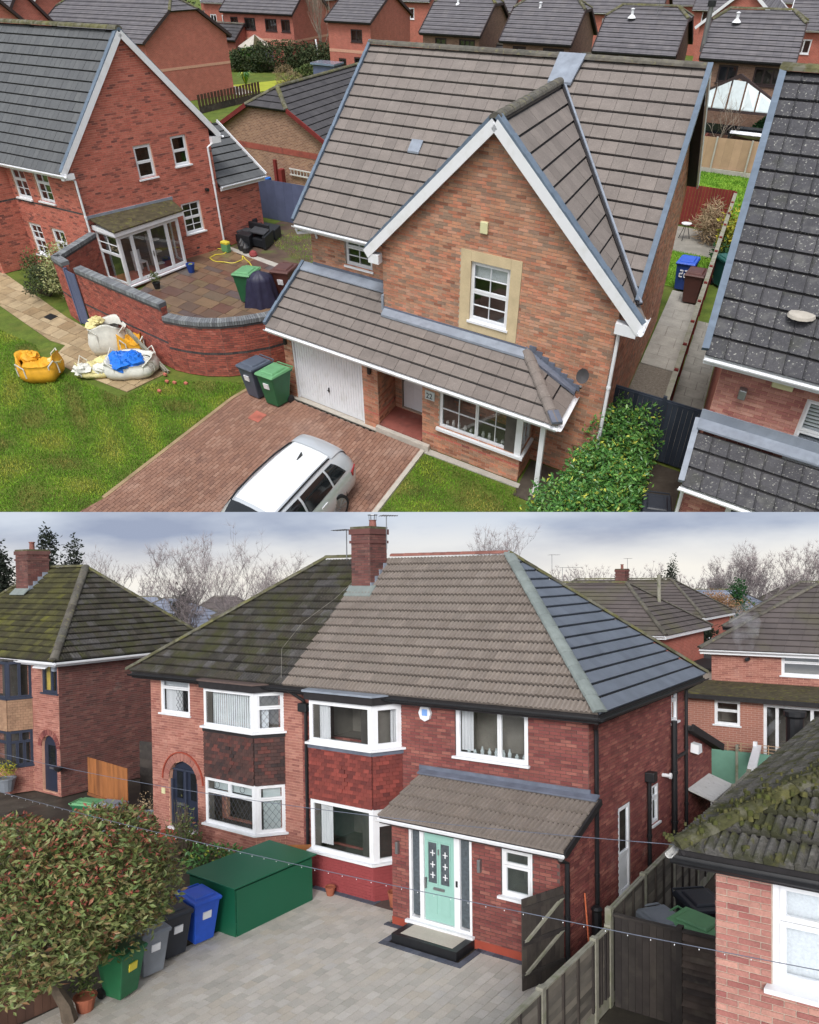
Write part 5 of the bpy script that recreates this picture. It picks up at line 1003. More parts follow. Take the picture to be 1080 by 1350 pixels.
def leafquads(mb, C, size, rng=RNG, droop=.2, aspect=.45, cluster=1):
    """leaves at points C (N,3): folded lozenges turned every way"""
    N = len(C); t = rng.uniform(0, 2*math.pi, N); el = rng.uniform(-.5, 1.0, N); s = size*rng.uniform(.7, 1.3, N)
    d = np.stack([np.cos(t)*np.cos(el), np.sin(t)*np.cos(el), np.sin(el)], -1); x = np.cross(d, rng.normal(size=(N, 3))); x /= np.linalg.norm(x, axis=1)[:, None]; n = np.cross(x, d)
    S = s[:, None]; V = np.stack([C, C+d*S*.5+x*S*aspect*.5+n*S*.08, C+d*S, C+d*S*.5-x*S*aspect*.5+n*S*.08], 1)
    mb.many(V, [(0, 1, 2), (0, 2, 3)], rng.random(N)); return V
def blob_points(n, c, r, shell=.55, f=None, lump=.25, seed=0):
    rg = np.random.default_rng(seed+5); d = rg.normal(size=(n, 3)); d /= np.linalg.norm(d, axis=1)[:, None]; rad = shell+(1-shell)*rg.random(n)**.6
    k = rg.normal(size=(5, 3)); ph = rg.uniform(0, 6, 5); lum = 1+lump*sum(np.sin(2.6*(d@k[i])+ph[i]) for i in range(5))/2.2
    return np.asarray(c)+d*(rad*lum)[:, None]*np.asarray(r)
def limb_tree(T, base, h, r0, spread, n_main, levels, m='bark', seed=1, twig_r=.012, up=.7, start=.25, kink=.12, total=None):
    """trunk and branches; returns tip points"""
    rg = random.Random(seed); tips = []; tr = MB(); br = MB(); tw = MB()
    base = np.array(base, float)
    def grow(p, d, L, r, lev, mb):
        pts = [p]; rr = [r]; q = p.copy(); dd = d.copy(); n = 5 if lev < 2 else 3
        for i in range(n):
            dd = dd+np.array([rg.gauss(0, kink), rg.gauss(0, kink), rg.gauss(0, kink*.5)+.04]); dd /= np.linalg.norm(dd); q = q+dd*L/n; pts.append(q.copy()); rr.append(r*(1-.75*(i+1)/n))
        mb.tube(pts, rr, 6 if lev < 2 else (4 if lev < 3 else 3), cap=False, rnd=rg.random())
        if lev >= levels: tips.append(q); return
        k = n_main if lev == 0 else rg.randint(3, 4)
        for i in range(k):
            s = start+(1-start)*(i+.5+rg.uniform(-.3, .3))/k if lev == 0 else .3+.7*(i+.6)/k; j = min(int(s*n), n-1); p2 = pts[j]+(pts[j+1]-pts[j])*(s*n-j)
            t = rg.uniform(0, 6.28) if lev else i*2.4+rg.uniform(-.4, .4); out = np.array([math.cos(t), math.sin(t), 0]); nd = dd*.35*(1 if lev else 1)+out*spread+np.array([0, 0, up]); nd /= np.linalg.norm(nd)
            grow(p2, nd, L*(rg.uniform(.45, .62) if lev == 0 else rg.uniform(.5, .75)), max(rr[j]*.5, twig_r*.5), lev+1, br if lev+1 <= 2 else tw)
    grow(base, np.array([0, 0, 1.]), h, r0, 0, tr)
    if total:
        k_ = total/(max(float(v[:, 2].max()) for q_ in (tr, br, tw) for v in q_.v)-base[2])
        for q_ in (tr, br, tw): q_.v = [base+(v-base)*k_ for v in q_.v]
        tips = [base+(v-base)*k_ for v in tips]
    T.part('trunk', tr, m); 
    if br.n: T.part('limb', br, m, kind='stuff')
    if tw.n: T.part('twig', tw, m, kind='stuff')
    return np.array(tips)
def bin_proto(f, loc, label, m='bin_green', lid=None, group=None, h=1.0, mark=None, number=None):
    """two wheeled bin: tapered body, rim, lid with a domed top, handle, axle and wheels; front faces -y"""
    T = Thing('wheelie_bin', label, 'bin', f, f.X(loc), group); c = T.base; w0, w1, d0, d1 = .21, .28, .24, .35; k = h/1.0
    def P(x, y, z): return c+np.array([x, y, z*k])
    mb = MB(); mb.hexa([P(-w0, -d0+.04, .06), P(w0, -d0+.04, .06), P(w0, d0-.02, .06), P(-w0, d0-.02, .06), P(-w1, -d1, .88), P(w1, -d1, .88), P(w1, d1, .88), P(-w1, d1, .88)])
    T.part('body', mb, m, bevel=.02)
    T.part('rim', MB().hexa([P(-w1-.02, -d1-.02, .86), P(w1+.02, -d1-.02, .86), P(w1+.02, d1+.02, .86), P(-w1-.02, d1+.02, .86), P(-w1-.02, -d1-.02, .90), P(w1+.02, -d1-.02, .90), P(w1+.02, d1+.02, .90), P(-w1-.02, d1+.02, .90)]), m, bevel=.006)
    L = MB().hexa([P(-w1-.03, -d1-.05, .905), P(w1+.03, -d1-.05, .905), P(w1+.03, d1, .905), P(-w1-.03, d1, .905), P(-w1-.01, -d1-.02, .95), P(w1+.01, -d1-.02, .95), P(w1+.0, d1-.02, .97), P(-w1, d1-.02, .97)]).hexa([P(-w1+.06, -d1+.08, .955), P(w1-.06, -d1+.08, .955), P(w1-.06, d1-.1, .97), P(-w1+.06, d1-.1, .97), P(-w1+.09, -d1+.12, .985), P(w1-.09, -d1+.12, .985), P(w1-.09, d1-.14, 1.0), P(-w1+.09, d1-.14, 1.0)])
    lo = T.part('lid', L, lid or m, bevel=.012); T.part('handle', MB().tube([P(-w1, d1+.02, .9), P(-w1+.02, d1+.1, .93), P(w1-.02, d1+.1, .93), P(w1, d1+.02, .9)], .018, 6), lid or m)
    for s in (-1, 1): T.part('wheel', MB().tube([P(s*.2, d0+.02, .105), P(s*.26, d0+.02, .105)], .105*1.0, 12), 'black_plastic')
    if number:
        seg = {'2': ((0, 2, 1, 2), (1, 2, 1, 1), (1, 1, 0, 1), (0, 1, 0, 0), (0, 0, 1, 0))}
        for i_, ch in enumerate(number):
            mb = MB()
            for x0, z0, x1, z1 in seg[ch]:
                pt = lambda X, Z: P(-.13+i_*.15+X*.09, -d1+.012+(.88-(.5+Z*.1))*.13-.02, .5+Z*.1); mb.bar(pt(x0, z0), pt(x1, z1), .03, .03, up=np.array([0, 1., 0]))
            T.part('painted_number', mb, 'upvc')
    if mark: T.part('house_number_label', MB().hexa([P(-.09, -d1+.035, .55), P(.09, -d1+.035, .55), P(.09, -d1+.05, .55), P(-.09, -d1+.05, .55), P(-.09, -d1+.005, .7), P(.09, -d1+.005, .7), P(.09, -d1+.05, .7), P(-.09, -d1+.05, .7)]), mark)
    return T
def place(T, f, loc, rot, scale=1.):
    T.o.matrix_world = f.W @ Matrix.Translation(Vector(f.X(loc))) @ Matrix.Rotation(rot, 4, 'Z') @ Matrix.Scale(scale, 4)
for nme, c in (('green', (34,96,62)), ('black', (40,44,52)), ('blue', (38,84,190)), ('brown', (86,50,44)), ('grey', (120,126,134)), ('navy', (30,64,140)), ('palegreen', (96,150,104)), ('darkgrey', (76,84,98)), ('teal', (40,90,84))):
    mat('bin_'+nme, [G(*c)], nscale=4, namp=.12, rough=.45, spec=.5)
mat('grass_blade', [G(84,128,30), G(112,152,40), G(144,160,52), G(160,156,70), G(120,116,60), G(92,128,34)], nscale=1, namp=.15, rough=.8); mat('grass_bright', [G(86,128,30), G(106,146,44), G(128,160,52)], nscale=1, namp=.15, rough=.8)
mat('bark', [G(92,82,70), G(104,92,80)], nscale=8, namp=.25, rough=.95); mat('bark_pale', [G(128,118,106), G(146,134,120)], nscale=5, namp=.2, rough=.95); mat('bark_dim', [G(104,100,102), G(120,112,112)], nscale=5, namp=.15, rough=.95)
mat('laurel', [G(44,88,40), G(64,112,50), G(88,136,62), G(54,100,44), G(74,122,56), G(100,146,70), G(48,94,42), G(108,150,66), G(66,114,50), G(200,200,80)], nscale=2, namp=.15, rough=.4, spec=.5)
mat('photinia', [G(74,94,48), G(100,118,64), G(124,134,80), G(90,106,54), G(126,104,72), G(112,124,68), G(140,92,70), G(84,100,52), G(134,140,92), G(104,96,60), G(118,130,74), G(96,112,60)], nscale=2, namp=.2, rough=.5, spec=.4)
mat('hedge_dark', [G(46,62,36), G(62,74,44), G(54,66,42), G(86,88,56)], nscale=2, namp=.2, rough=.8); mat('shrub_green', [G(54,74,36), G(84,98,52), G(70,86,44), G(112,118,68)], nscale=3, namp=.2); mat('shrub_variegated', [G(128,132,84), G(160,162,110), G(104,112,62), G(178,180,134)], nscale=3, namp=.2)
mat('straw', [G(150,130,100), G(170,150,120), G(128,108,84)], nscale=3, namp=.2); mat('yellow_leaf', [G(176,160,50), G(150,150,52), G(120,130,50)], nscale=3, namp=.2); mat('cone_green', [G(30,66,34), G(44,84,44), G(38,74,40)], nscale=2, namp=.2)
mat('driveway_block', [G(130,96,80), G(138,104,88), G(124,92,78), G(146,114,98), G(134,100,84), G(118,88,76)], nscale=.35, namp=.12, fine=(40,.12), patches=[(G(172,146,132),.45,.52,.72,.5), (G(92,76,70),1.1,.58,.75,.4)], rough=.85)
mat('flag_patio', [G(110,88,72), G(122,102,82), G(96,80,70), G(134,112,86), G(104,74,62), G(88,82,82), G(126,108,72)], nscale=1.2, namp=.22, fine=(20,.15), patches=[(G(84,62,50),1.2,.5,.7,.6)], rough=.35, spec=.6)
mat('flag_path', [G(164,144,112), G(150,130,100), G(172,154,124), G(142,120,90)], nscale=1.5, namp=.2, fine=(20,.12), patches=[(G(96,82,62),1.4,.56,.75,.6)], rough=.7)
mat('concrete', [G(136,132,124)], nscale=1.5, namp=.2, fine=(15,.1), rough=.9, patches=[(G(100,98,88),1,.5,.8,.5)]); mat('concrete_pale', [G(166,162,154)], nscale=2, namp=.15, fine=(20,.1), rough=.9)
mat('gravel', [G(120,112,102)], nscale=12, namp=.3, fine=(60,.4), rough=.95, bump=(50,.8)); mat('tarmac_wet', [G(62,58,52)], nscale=1, namp=.3, fine=(30,.2), rough=.5, patches=[(G(90,84,70),1,.5,.7,.5)])
mat('fence_brown', [G(84,60,50), G(96,70,58), G(76,56,48)], nscale=3, namp=.25, stretch=(1,1,.3), rough=.85); mat('fence_red', [G(112,40,38), G(122,46,42), G(104,36,36)], nscale=3, namp=.15, rough=.8); mat('fence_dark', [G(66,58,54), G(78,68,62), G(56,50,48)], nscale=3, namp=.3, rough=.9, patches=[(G(110,104,92),2,.55,.7,.5)])
mat('fence_tan', [G(176,146,120), G(166,138,112)], nscale=2, namp=.1); mat('fence_slate', [G(84,92,120), G(92,100,128)], nscale=2, namp=.12, rough=.7); mat('gate_navy', [G(52,60,72), G(60,68,80), G(46,54,66)], nscale=2, namp=.15, rough=.6); mat('gate_black', [G(54,50,48), G(66,60,56), G(46,42,42)], nscale=3, namp=.25, patches=[(G(84,78,70),2,.55,.7,.5)], rough=.85)
mat('post_grey', [G(138,136,124)], nscale=5, namp=.2, patches=[(G(100,106,70),4,.5,.7,.6)], rough=.95); mat('terracotta', [G(150,88,66)], nscale=4, namp=.2); mat('soil_red', [G(86,70,60)], nscale=1.2, namp=.3, patches=[(G(84,94,44),1.,.5,.62,.7)], rough=.95, bump=(20,.6))
def boards(T, f, p0, p1, z0, z1, m, wd=.14, name='board', thick=.025, horiz=False, lap=.0, gap=.006, jit=.0):
    """one object for each board between two ground points"""
    w = Wl(f, p0, p1)
    if horiz:
        n = max(1, round((z1-z0)/wd)); s = (z1-z0)/n
        for i in range(n): T.part(name, MB().hexa(w.X([(0, z0+i*s-lap, thick+.012+jit*random.random()), (w.L, z0+i*s-lap, thick+.012+jit*random.random()), (w.L, z0+i*s-lap, .0), (0, z0+i*s-lap, .0), (0, z0+(i+1)*s-gap, thick*.6), (w.L, z0+(i+1)*s-gap, thick*.6), (w.L, z0+(i+1)*s-gap, 0), (0, z0+(i+1)*s-gap, 0)])), m)
    else:
        n = max(1, round(w.L/wd)); s = w.L/n
        for i in range(n): T.part(name, MB().wbox(w, i*s+gap/2, (i+1)*s-gap/2, z0, z1+(jit*random.random()), 0, thick), m)
    return w
mat('lawn_bright', [G(104,144,40)], nscale=1.2, namp=.2, rough=.95)
mat('lawn_lime', [G(150,158,50)], nscale=.8, namp=.15, patches=[(G(176,168,70),1,.5,.7,.5)], rough=.95)
mat('fence_orange', [G(140,88,50), G(156,100,58), G(124,78,48)], nscale=3, namp=.3, stretch=(1,1,.3), rough=.8); mat('conifer_dark', [G(34,42,34), G(46,54,42), G(40,48,38)], nscale=2, namp=.2); mat('hose_orange', [G(196,104,70)], namp=.1); mat('toy_lilac', [G(150,110,160)], namp=.1); mat('photinia_red', [G(146,76,62), G(160,92,76), G(130,66,56)], nscale=3, namp=.15, rough=.5); mat('fence_mint', [G(104,144,128)], nscale=2, namp=.1)
mat('fence_grey', [G(112,106,98), G(96,92,86), G(124,118,108), G(84,80,76)], nscale=3, namp=.3, stretch=(.4,.4,1), rough=.9, patches=[(G(60,58,52),2,.5,.7,.6)])
# ------------------------------------------------------------------ place A: ground, garden walls, drive, plants, bins
f = FA
pave('driveway', f, [(-2.5, -9.5), (5.05, -9.5), (5.05, -.18), (-1.75, -.18), (-1.95, -1.5), (-2.0, -7.4)], .0, .25, .125, 'driveway_block', 'mortar_dark', gap=.012)
sheet('kerb', f, [(5.06, -9.5), (5.2, -9.5), (5.2, -.2), (5.06, -.2)], .05, 'sandstone_edge', .08); sheet('kerb', f, [(-2.1, -7.4), (-1.97, -7.4), (-1.92, -1.4), (-1.72, -.2), (-1.85, -.2), (-2.05, -1.4)], .045, 'flag_path', .08)
sheet('drain_channel', f, [(-.35, -.28), (3.4, -.28), (3.4, -.14), (-.35, -.14)], .03, 'concrete', .05)
pave('patio', f, [(-11.3, 2.6), (-9.6, -.3), (-6.3, -.35), (-4.4, -.2), (-3.0, .45), (-2.0, 1.4), (-1.2, 3.0), (-.6, 4.4), (-1.5, 6.0), (-5.6, 8.3), (-11.0, 9.0), (-12.5, 7.5)], .0, .85, .55, 'flag_patio', 'mortar_dark', piece='flagstone', varied=True, gap=.02)
pave('path', f, [(-19, .6), (-19, -1.2), (-11.2, -2.4), (-10.3, -2.3), (-9.9, -3.3), (-8.6, -3.4), (-5.6, -3.2), (-5.2, -1.3), (-10.5, -.9), (-12.3, -.7)], -.01, .62, .62, 'flag_path', 'soil_red', piece='flagstone', gap=.02, h=.02, along='a')
pave('slab_path', f, [(10.05, 9.2), (11.3, 9.2), (11.3, 16.6), (10.1, 16.6)], -.01, .9, .9, 'concrete_pale', 'mortar_dark', piece='paving_slab', along='a')
sheet('gravel_strip', f, [(10.03, 3.5), (11.35, 3.5), (11.35, 9.15), (10.03, 9.15)], .01, 'gravel', .03); pave('side_path', f, [(11.5, 3.5), (12.48, 3.5), (12.48, 14), (11.5, 14)], .0, .6, .6, 'concrete', 'soil', piece='paving_slab', along='a')
sheet('planting_bed', f, [(8.25, -.5), (12.4, -.5), (12.4, 3.3), (10.02, 3.3), (10.02, 1.3), (8.25, 1.3)], .005, 'soil', .03); sheet('gravel_edge', f, [(5.2, -.25), (8.3, -.15), (8.3, .05), (5.2, .0)], .015, 'concrete_pale', .03)
sheet('bare_soil', f, [(-11, 9.05), (-5.6, 8.4), (-.6, 4.4), (-.35, 9), (-2, 13.5), (-9, 14.2), (-11, 14)], .004, 'soil_red', .02); sheet('patio_edging', f, [(-11.1, 9.0), (-5.5, 8.3), (-1.2, 5.8), (-.5, 6.4), (-5.4, 8.75), (-11, 9.3)], .035, 'concrete_pale', .05)
blades(f, [(-22, -3.2), (-11.3, -3.0), (-10.4, -3.4), (-9.9, -3.7), (-5.6, -3.6), (-5.0, -1.9), (-3.4, -1.0), (-2.2, -.3), (-2.1, -1.4), (-2.15, -8), (-3, -10), (-14, -10)], 90000, label='mown front lawn beside the red block drive, patchy yellow and green', hgt=(.03, .09))
blades(f, [(5.25, -8), (9.2, -8), (8.9, -1.4), (8.3, -.3), (5.25, -.3)], 22000, label='small lawn in front of the bay window', hgt=(.03, .09))
blades(f, [(-9.6, 11), (-1, 7), (-1, 13), (-9.2, 14.1)], 9000, label='thin grass on the bare soil behind the patio', hgt=(.03, .08)); blades(f, [(9.2, 17.0), (11.3, 17.0), (11.35, 21.6), (9.2, 21.6)], 7000, m='grass_bright', label='bright green lawn beyond the two bins', hgt=(.05, .12)); blades(f, [(8, 27), (13.5, 27), (13.5, 37.5), (8, 37.8)], 12000, m='grass_bright', label='bright lawn behind the red fence', hgt=(.05, .12), wd=.03)
sheet('lawn', f, [(9.2, 17.0), (11.35, 17.0), (11.35, 21.6), (9.2, 21.6)], .0, 'lawn_bright'); sheet('lawn', f, [(7.5, 26.3), (14, 26.3), (14, 37.6), (7.5, 37.6)], .0, 'lawn_bright'); sheet('terrace', f, [(8.5, 21.6), (11.3, 21.6), (11.3, 25.6), (8.5, 25.6)], .002, 'concrete')
# fallen brick bits and rubbish on the lawn
mb = MB()
for a, b in ((-4.8, -2.0), (-4.5, -1.9), (-4.1, -1.7), (-5.2, -1.7), (-4.6, -2.6)): mb.box(f, a, a+.14, b, b+.09, .03, .09)
single('brick_fragment', mb, 'brick_redorange', 'broken brick pieces scattered on the grass by the curved wall', 'brick', f, f.X((-4.6, -2, 0)), kind='stuff')
mb = MB(); mb.box(f, -.75, -.3, -2.0, -1.5, .03, .045); single('manhole_cover', mb, 'brick_garden', 'square inspection cover set in the block drive near the bins', 'manhole', f, f.X((-.5, -1.75, 0))); mb = MB(); mb.box(f, -13.1, -12.6, -1.3, -.9, .0, .03); single('drain_grate', mb, 'black_plastic', 'square black drain grate in the flagged path', 'drain', f, f.X((-12.8, -1.1, 0)))

# garden wall with brick-on-edge coping
def garden_wall(pts, h, label, z0=0., name='garden_wall', steps=True):
    H = House(name, label, 'wall', f, pts[0]); wd = .26
    P = [np.array(p, float) for p in pts]; nrm = []
    for i in range(len(P)):
        t = P[min(i+1, len(P)-1)]-P[max(i-1, 0)]; t /= np.linalg.norm(t); nrm.append(np.array([-t[1], t[0]]))
    for i in range(len(P)-1):
        w = Wl(f, P[i], P[i+1]); H.wall(w, [(0, z0), (w.L, z0), (w.L, h), (0, h)], brick='brick_garden', mortar='mortar_grey', bl=.25, bh=.075, bands=[(h*.42, h*.42+.12, 'brick_dark')] if steps else ())
        b0, b1 = P[i]+nrm[i]*wd, P[i+1]+nrm[i+1]*wd; w = Wl(f, b1, b0); H.wall(w, h, brick='brick_garden', mortar='mortar_grey', indiv=False)
    for a, b, n_ in ((P[0], P[0]+nrm[0]*wd, -1), (P[-1], P[-1]+nrm[-1]*wd, 1)):
        w = Wl(f, a, b) if n_ > 0 else Wl(f, b, a); H.wall(w, h, brick='brick_garden', mortar='mortar_grey', indiv=False, name='wall_end')
    for i in range(len(P)-1):
        L = np.linalg.norm(P[i+1]-P[i]); k = max(1, int(L/.085))
        for j in range(k):
            t0, t1 = j/k, (j+.85)/k; a0, a1 = P[i]+(P[i+1]-P[i])*t0, P[i]+(P[i+1]-P[i])*t1; n0, n1 = nrm[i]*(1-t0)+nrm[i+1]*t0, nrm[i]*(1-t1)+nrm[i+1]*t1
            q = [a0-n0*.05, a1-n1*.05, a1+n1*(wd+.05), a0+n0*(wd+.05)]; hh = h+.13; mb = MB(); mb.prism(f.X([(x, y, h) for x, y in q]), (0, 0, .13)); H.part('coping_brick', mb, 'coping')
        n0, n1 = nrm[i], nrm[i+1]; q = [P[i]-n0*.03, P[i+1]-n1*.03, P[i+1]+n1*(wd+.03), P[i]+n0*(wd+.03)]; H.part('coping_course', MB().prism(f.X([(x, y, h-.08) for x, y in q]), (0, 0, .075)), 'brick_dark')
    H.finish(300, 0); return H
mat('coping', [G(118,122,126), G(104,106,110), G(134,138,140), G(96,98,102)], nscale=5, namp=.2, rough=.9)
garden_wall([(-10.4, -.75), (-8.3, -.92), (-6.3, -1.05), (-5.1, -1.12)], 2.1, 'taller straight length of the red garden wall, beside the grey blue gate')
garden_wall([(-5.1, -1.14), (-4.4, -1.0), (-3.7, -.75), (-3.0, -.32), (-2.4, .25), (-1.85, .95), (-1.45, 1.7), (-1.2, 2.5), (-1.0, 3.4)], 1.72, 'lower curved length of the red garden wall round the patio', name='curved_wall')
garden_wall([(-12.2, -.5), (-11.25, -.7)], 2.1, 'short red brick pier wall left of the grey blue gate', steps=True); garden_wall([(-12.95, 2.2), (-12.2, -.48)], 2.1, 'wall length running back from the gate pier to the left house')
T = Thing('garden_gate', 'grey blue boarded gate between the two lengths of red garden wall', 'gate', f, f.X((-10.8, -.7, 0)))
boards(T, f, (-11.2, -.7), (-10.45, -.78), .05, 2.0, 'fence_slate', .13); T.part('gate_post', MB().box(f, -11.25, -11.18, -.75, -.6, 0, 2.05), 'fence_slate')
T = Thing('timber_plank', 'old grey timber planks leaning against the garden wall behind the blue covered bag', 'plank', f, f.X((-5.4, -1.2, 0)))
for k in range(2): T.part('plank', MB().bar(f.X((-5.15-.1*k, -1.45-.05*k, .03)), f.X((-7.3-.1*k, -1.2, .85)), .05, .14), 'post_grey')

# bins
bp = bin_proto(f, (-1.2, -.65, 0), 'dark grey wheelie bin with rolled lid by the garage pier', 'bin_darkgrey', None, 'bins beside the garage', mark='upvc'); place(bp, f, (-1.25, -.7, 0), math.radians(-40), 1.2)
g1 = bin_proto(f, (-.35, -.75, 0), 'green wheelie bin standing right of the dark grey one by the garage', 'bin_green', 'bin_palegreen', 'bins beside the garage', mark='upvc'); place(g1, f, (-.38, -.72, 0), math.radians(-36), 1.2)
g2 = bin_proto(f, (-6.1, 4.7, 0), 'green wheelie bin on the patio left of the dark cover', 'bin_green', 'bin_palegreen', 'bins on the patio'); place(g2, f, (-6.1, 4.9, 0), math.radians(-20), 1.3)
g3 = bin_proto(f, (-5.0, 6, 0), 'brown wheelie bin on the patio right of the dark cover', 'bin_brown', None, 'bins on the patio', mark='upvc'); place(g3, f, (-4.75, 6.0, 0), math.radians(-20), 1.35)
g4 = bin_proto(f, (10.4, 16.7, 0), 'blue wheelie bin on the side path behind the brown one', 'bin_navy', 'bin_blue', 'bins on the side path', number='22'); place(g4, f, (10.45, 16.9, 0), math.radians(-30), 1.25)
g5 = bin_proto(f, (10.9, 15.9, 0), 'brown wheelie bin on the side path against the fence', 'bin_brown', None, 'bins on the side path'); place(g5, f, (10.95, 15.7, 0), math.radians(-30), 1.25)
g6 = bin_proto(f, (11.9, .0, 0), 'black wheelie bin half hidden behind the laurel hedge', 'bin_black'); place(g6, f, (11.95, -.1, 0), math.radians(-15), 1.1)
g7 = bin_proto(f, (11.9, 18, 0), 'teal wheelie bin behind the neighbour roof edge', 'bin_teal'); place(g7, f, (11.95, 18.3, 0), .2, 1.2)
# covered heap on the patio
def cloth_heap(name, label, cat, f, loc, r, h, m, seed=1, flare=1.15, top=.35, group=None):
    rg = np.random.default_rng(seed); c = f.X(loc); T = Thing(name, label, cat, f, c, group); mb = MB(); nz, na = 9, 40; V = []
    for i in range(nz):
        t = i/(nz-1); rad = r*(top+(flare-top)*(1-t)**.8) if i < nz-1 else .02
        for k in range(na): a = 2*math.pi*k/na; fold = 1+.13*math.sin(a*7+t*2)*(1-t)+.06*math.sin(a*13+seed); V.append(c+np.array([rad*fold*math.cos(a), rad*fold*.8*math.sin(a), h*(1-(1-t)**1.0*1.0) if t < 1 else h*1.03]))
    fs = [(i*na+k, i*na+(k+1) % na, (i+1)*na+(k+1) % na, (i+1)*na+k) for i in range(nz-1) for k in range(na)]; mb.add(V, fs); T.part('cover', mb, m, smooth=True); return T
mat('cover_navy', [G(44,44,66)], nscale=5, namp=.25, rough=.5, bump=(12,.5)); cloth_heap('covered_barbecue', 'something tall under a dark navy cover on the patio between the green and brown bins', 'barbecue cover', f, (-5.45, 5.0, 0), .62, 1.3, 'cover_navy', 3, top=.72)
# black rattan corner set
T = Thing('outdoor_sofa', 'black rattan garden sofa set stacked by the extension wall', 'sofa', f, f.X((-10.3, 10.5, 0)))
mat('rattan', [G(30,32,36), G(40,42,46)], nscale=20, namp=.3, rough=.5); mat('cushion', [G(60,62,66)], nscale=4, namp=.15)
q = f.sub((-11.6, 9.9), (.98, .05), (-.25, 1.0))
T.part('seat_base', MB().box(q, .1, 2.5, 0, .9, .08, .42), 'rattan', bevel=.02); T.part('front_panel', MB().box(q, 0, .12, -.1, 1.0, .08, .75), 'rattan', bevel=.02); T.part('backrest', MB().box(q, .1, 2.4, .9, 1.05, .08, .8), 'rattan', bevel=.02); T.part('armrest', MB().box(q, 2.4, 2.6, -.05, 1.05, .05, .6), 'rattan', bevel=.02)
T.part('footstool', MB().box(q, .9, 1.7, -.35, .2, .05, .6), 'rattan', bevel=.02); T.part('table_top', MB().box(q, 1.5, 2.5, .1, .85, .62, .68), 'cushion', bevel=.01); T.part('cushion', MB().box(q, .2, 1.3, .1, .8, .42, .56), 'cushion', bevel=.04); T.part('seat_base', MB().box(q, 1.2, 2.6, 1.3, 2.1, .05, .5), 'rattan', bevel=.02); T.part('backrest', MB().box(q, 1.2, 1.35, 1.1, 2.2, .05, .85), 'rattan', bevel=.02)
# hose, sprayer, bucket, pots
mat('hose_yellow', [G(210,196,70)], namp=.1, rough=.5); pts = []
for k in range(70): t = k/69; a = -11.5+3.6*t; pts.append(f.X((a+.45*math.sin(t*17), 8.1-.1*t+.65*math.sin(t*11+1), .05+.02*math.sin(k))))
single('garden_hose', MB().tube(pts, .022, 5), 'hose_yellow', 'yellow garden hose lying in loose coils on the patio edge', 'hose', f, f.X((-10, 8.2, 0)))
T = Thing('hose_reel', 'green and yellow hose reel box against the corner of the house', 'hose reel', f, f.X((-10.75, 8.7, 0))); T.part('reel_box', MB().box(f, -11.0, -10.55, 8.55, 8.85, .04, .38), 'bin_palegreen', bevel=.03); T.part('lid', MB().box(f, -11.0, -10.55, 8.55, 8.85, .38, .48), 'hose_yellow', bevel=.02)
T = Thing('peg_bucket', 'small dark tub of colourful bits on the patio by the glazed doors', 'bucket', f, f.X((-10.6, 5.75, 0))); T.part('tub', MB().lathe(T.base, [(.13, .04), (.2, .4), (.17, .4), (.15, .3)], 12), 'bin_navy'); mb = MB(); [mb.lathe(T.base+np.array([.1*random.uniform(-1, 1), .1*random.uniform(-1, 1), .33]), [(.05, 0), (.05, .06), (.01, .09)], 6, random.random()) for _ in range(8)]; T.part('contents', mb, 'photinia', kind='stuff')
def potted(name, label, f, loc, r, h, m, leaf, lr, nl=160, group=None, size=.09, cat='plant pot'):
    T = Thing(name, label, cat, f, f.X(loc), group); T.part('pot', MB().lathe(T.base, [(r*.7, 0), (r, h*.9), (r*1.08, h*.9), (r*1.08, h), (r*.85, h), (r*.8, h*.9)], 14), m)
    if leaf: mb = MB(); leafquads(mb, blob_points(nl, T.base+ZUP*(h+lr*.8), (lr, lr, lr*.9), .2), size); T.part('foliage', mb, leaf, kind='stuff')
    return T
potted('potted_plant', 'small leafy plant in a dark pot in front of the glazed patio doors', f, (-10.75, 3.5, .04), .16, .25, 'black_plastic', 'shrub_green', .26)
T = Thing('black_bag', 'crumpled black sacks and a pink bag beside the rattan set', 'bag', f, f.X((-10.0, 9.3, 0)));
for k, (a, b, r_) in enumerate(((-10.1, 9.35, .26), (-9.75, 9.15, .2), (-10.4, 9.6, .22))): mb = MB(); P_ = f.X((a, b, .03)); mb.lathe(P_, [(r_*.7, 0), (r_, .1), (r_*.9, .25), (r_*.4, .36), (.03, .42)], 9); T.part('sack', mb, 'black_plastic')
single('pink_bag', MB().lathe(f.X((-9.15, 9.0, .03)), [(.16, 0), (.2, .08), (.15, .2), (.05, .26)], 8), 'render_pinkred', 'crumpled pink and white bag at the end of the hose', 'bag', f, f.X((-9.15, 9, 0)))

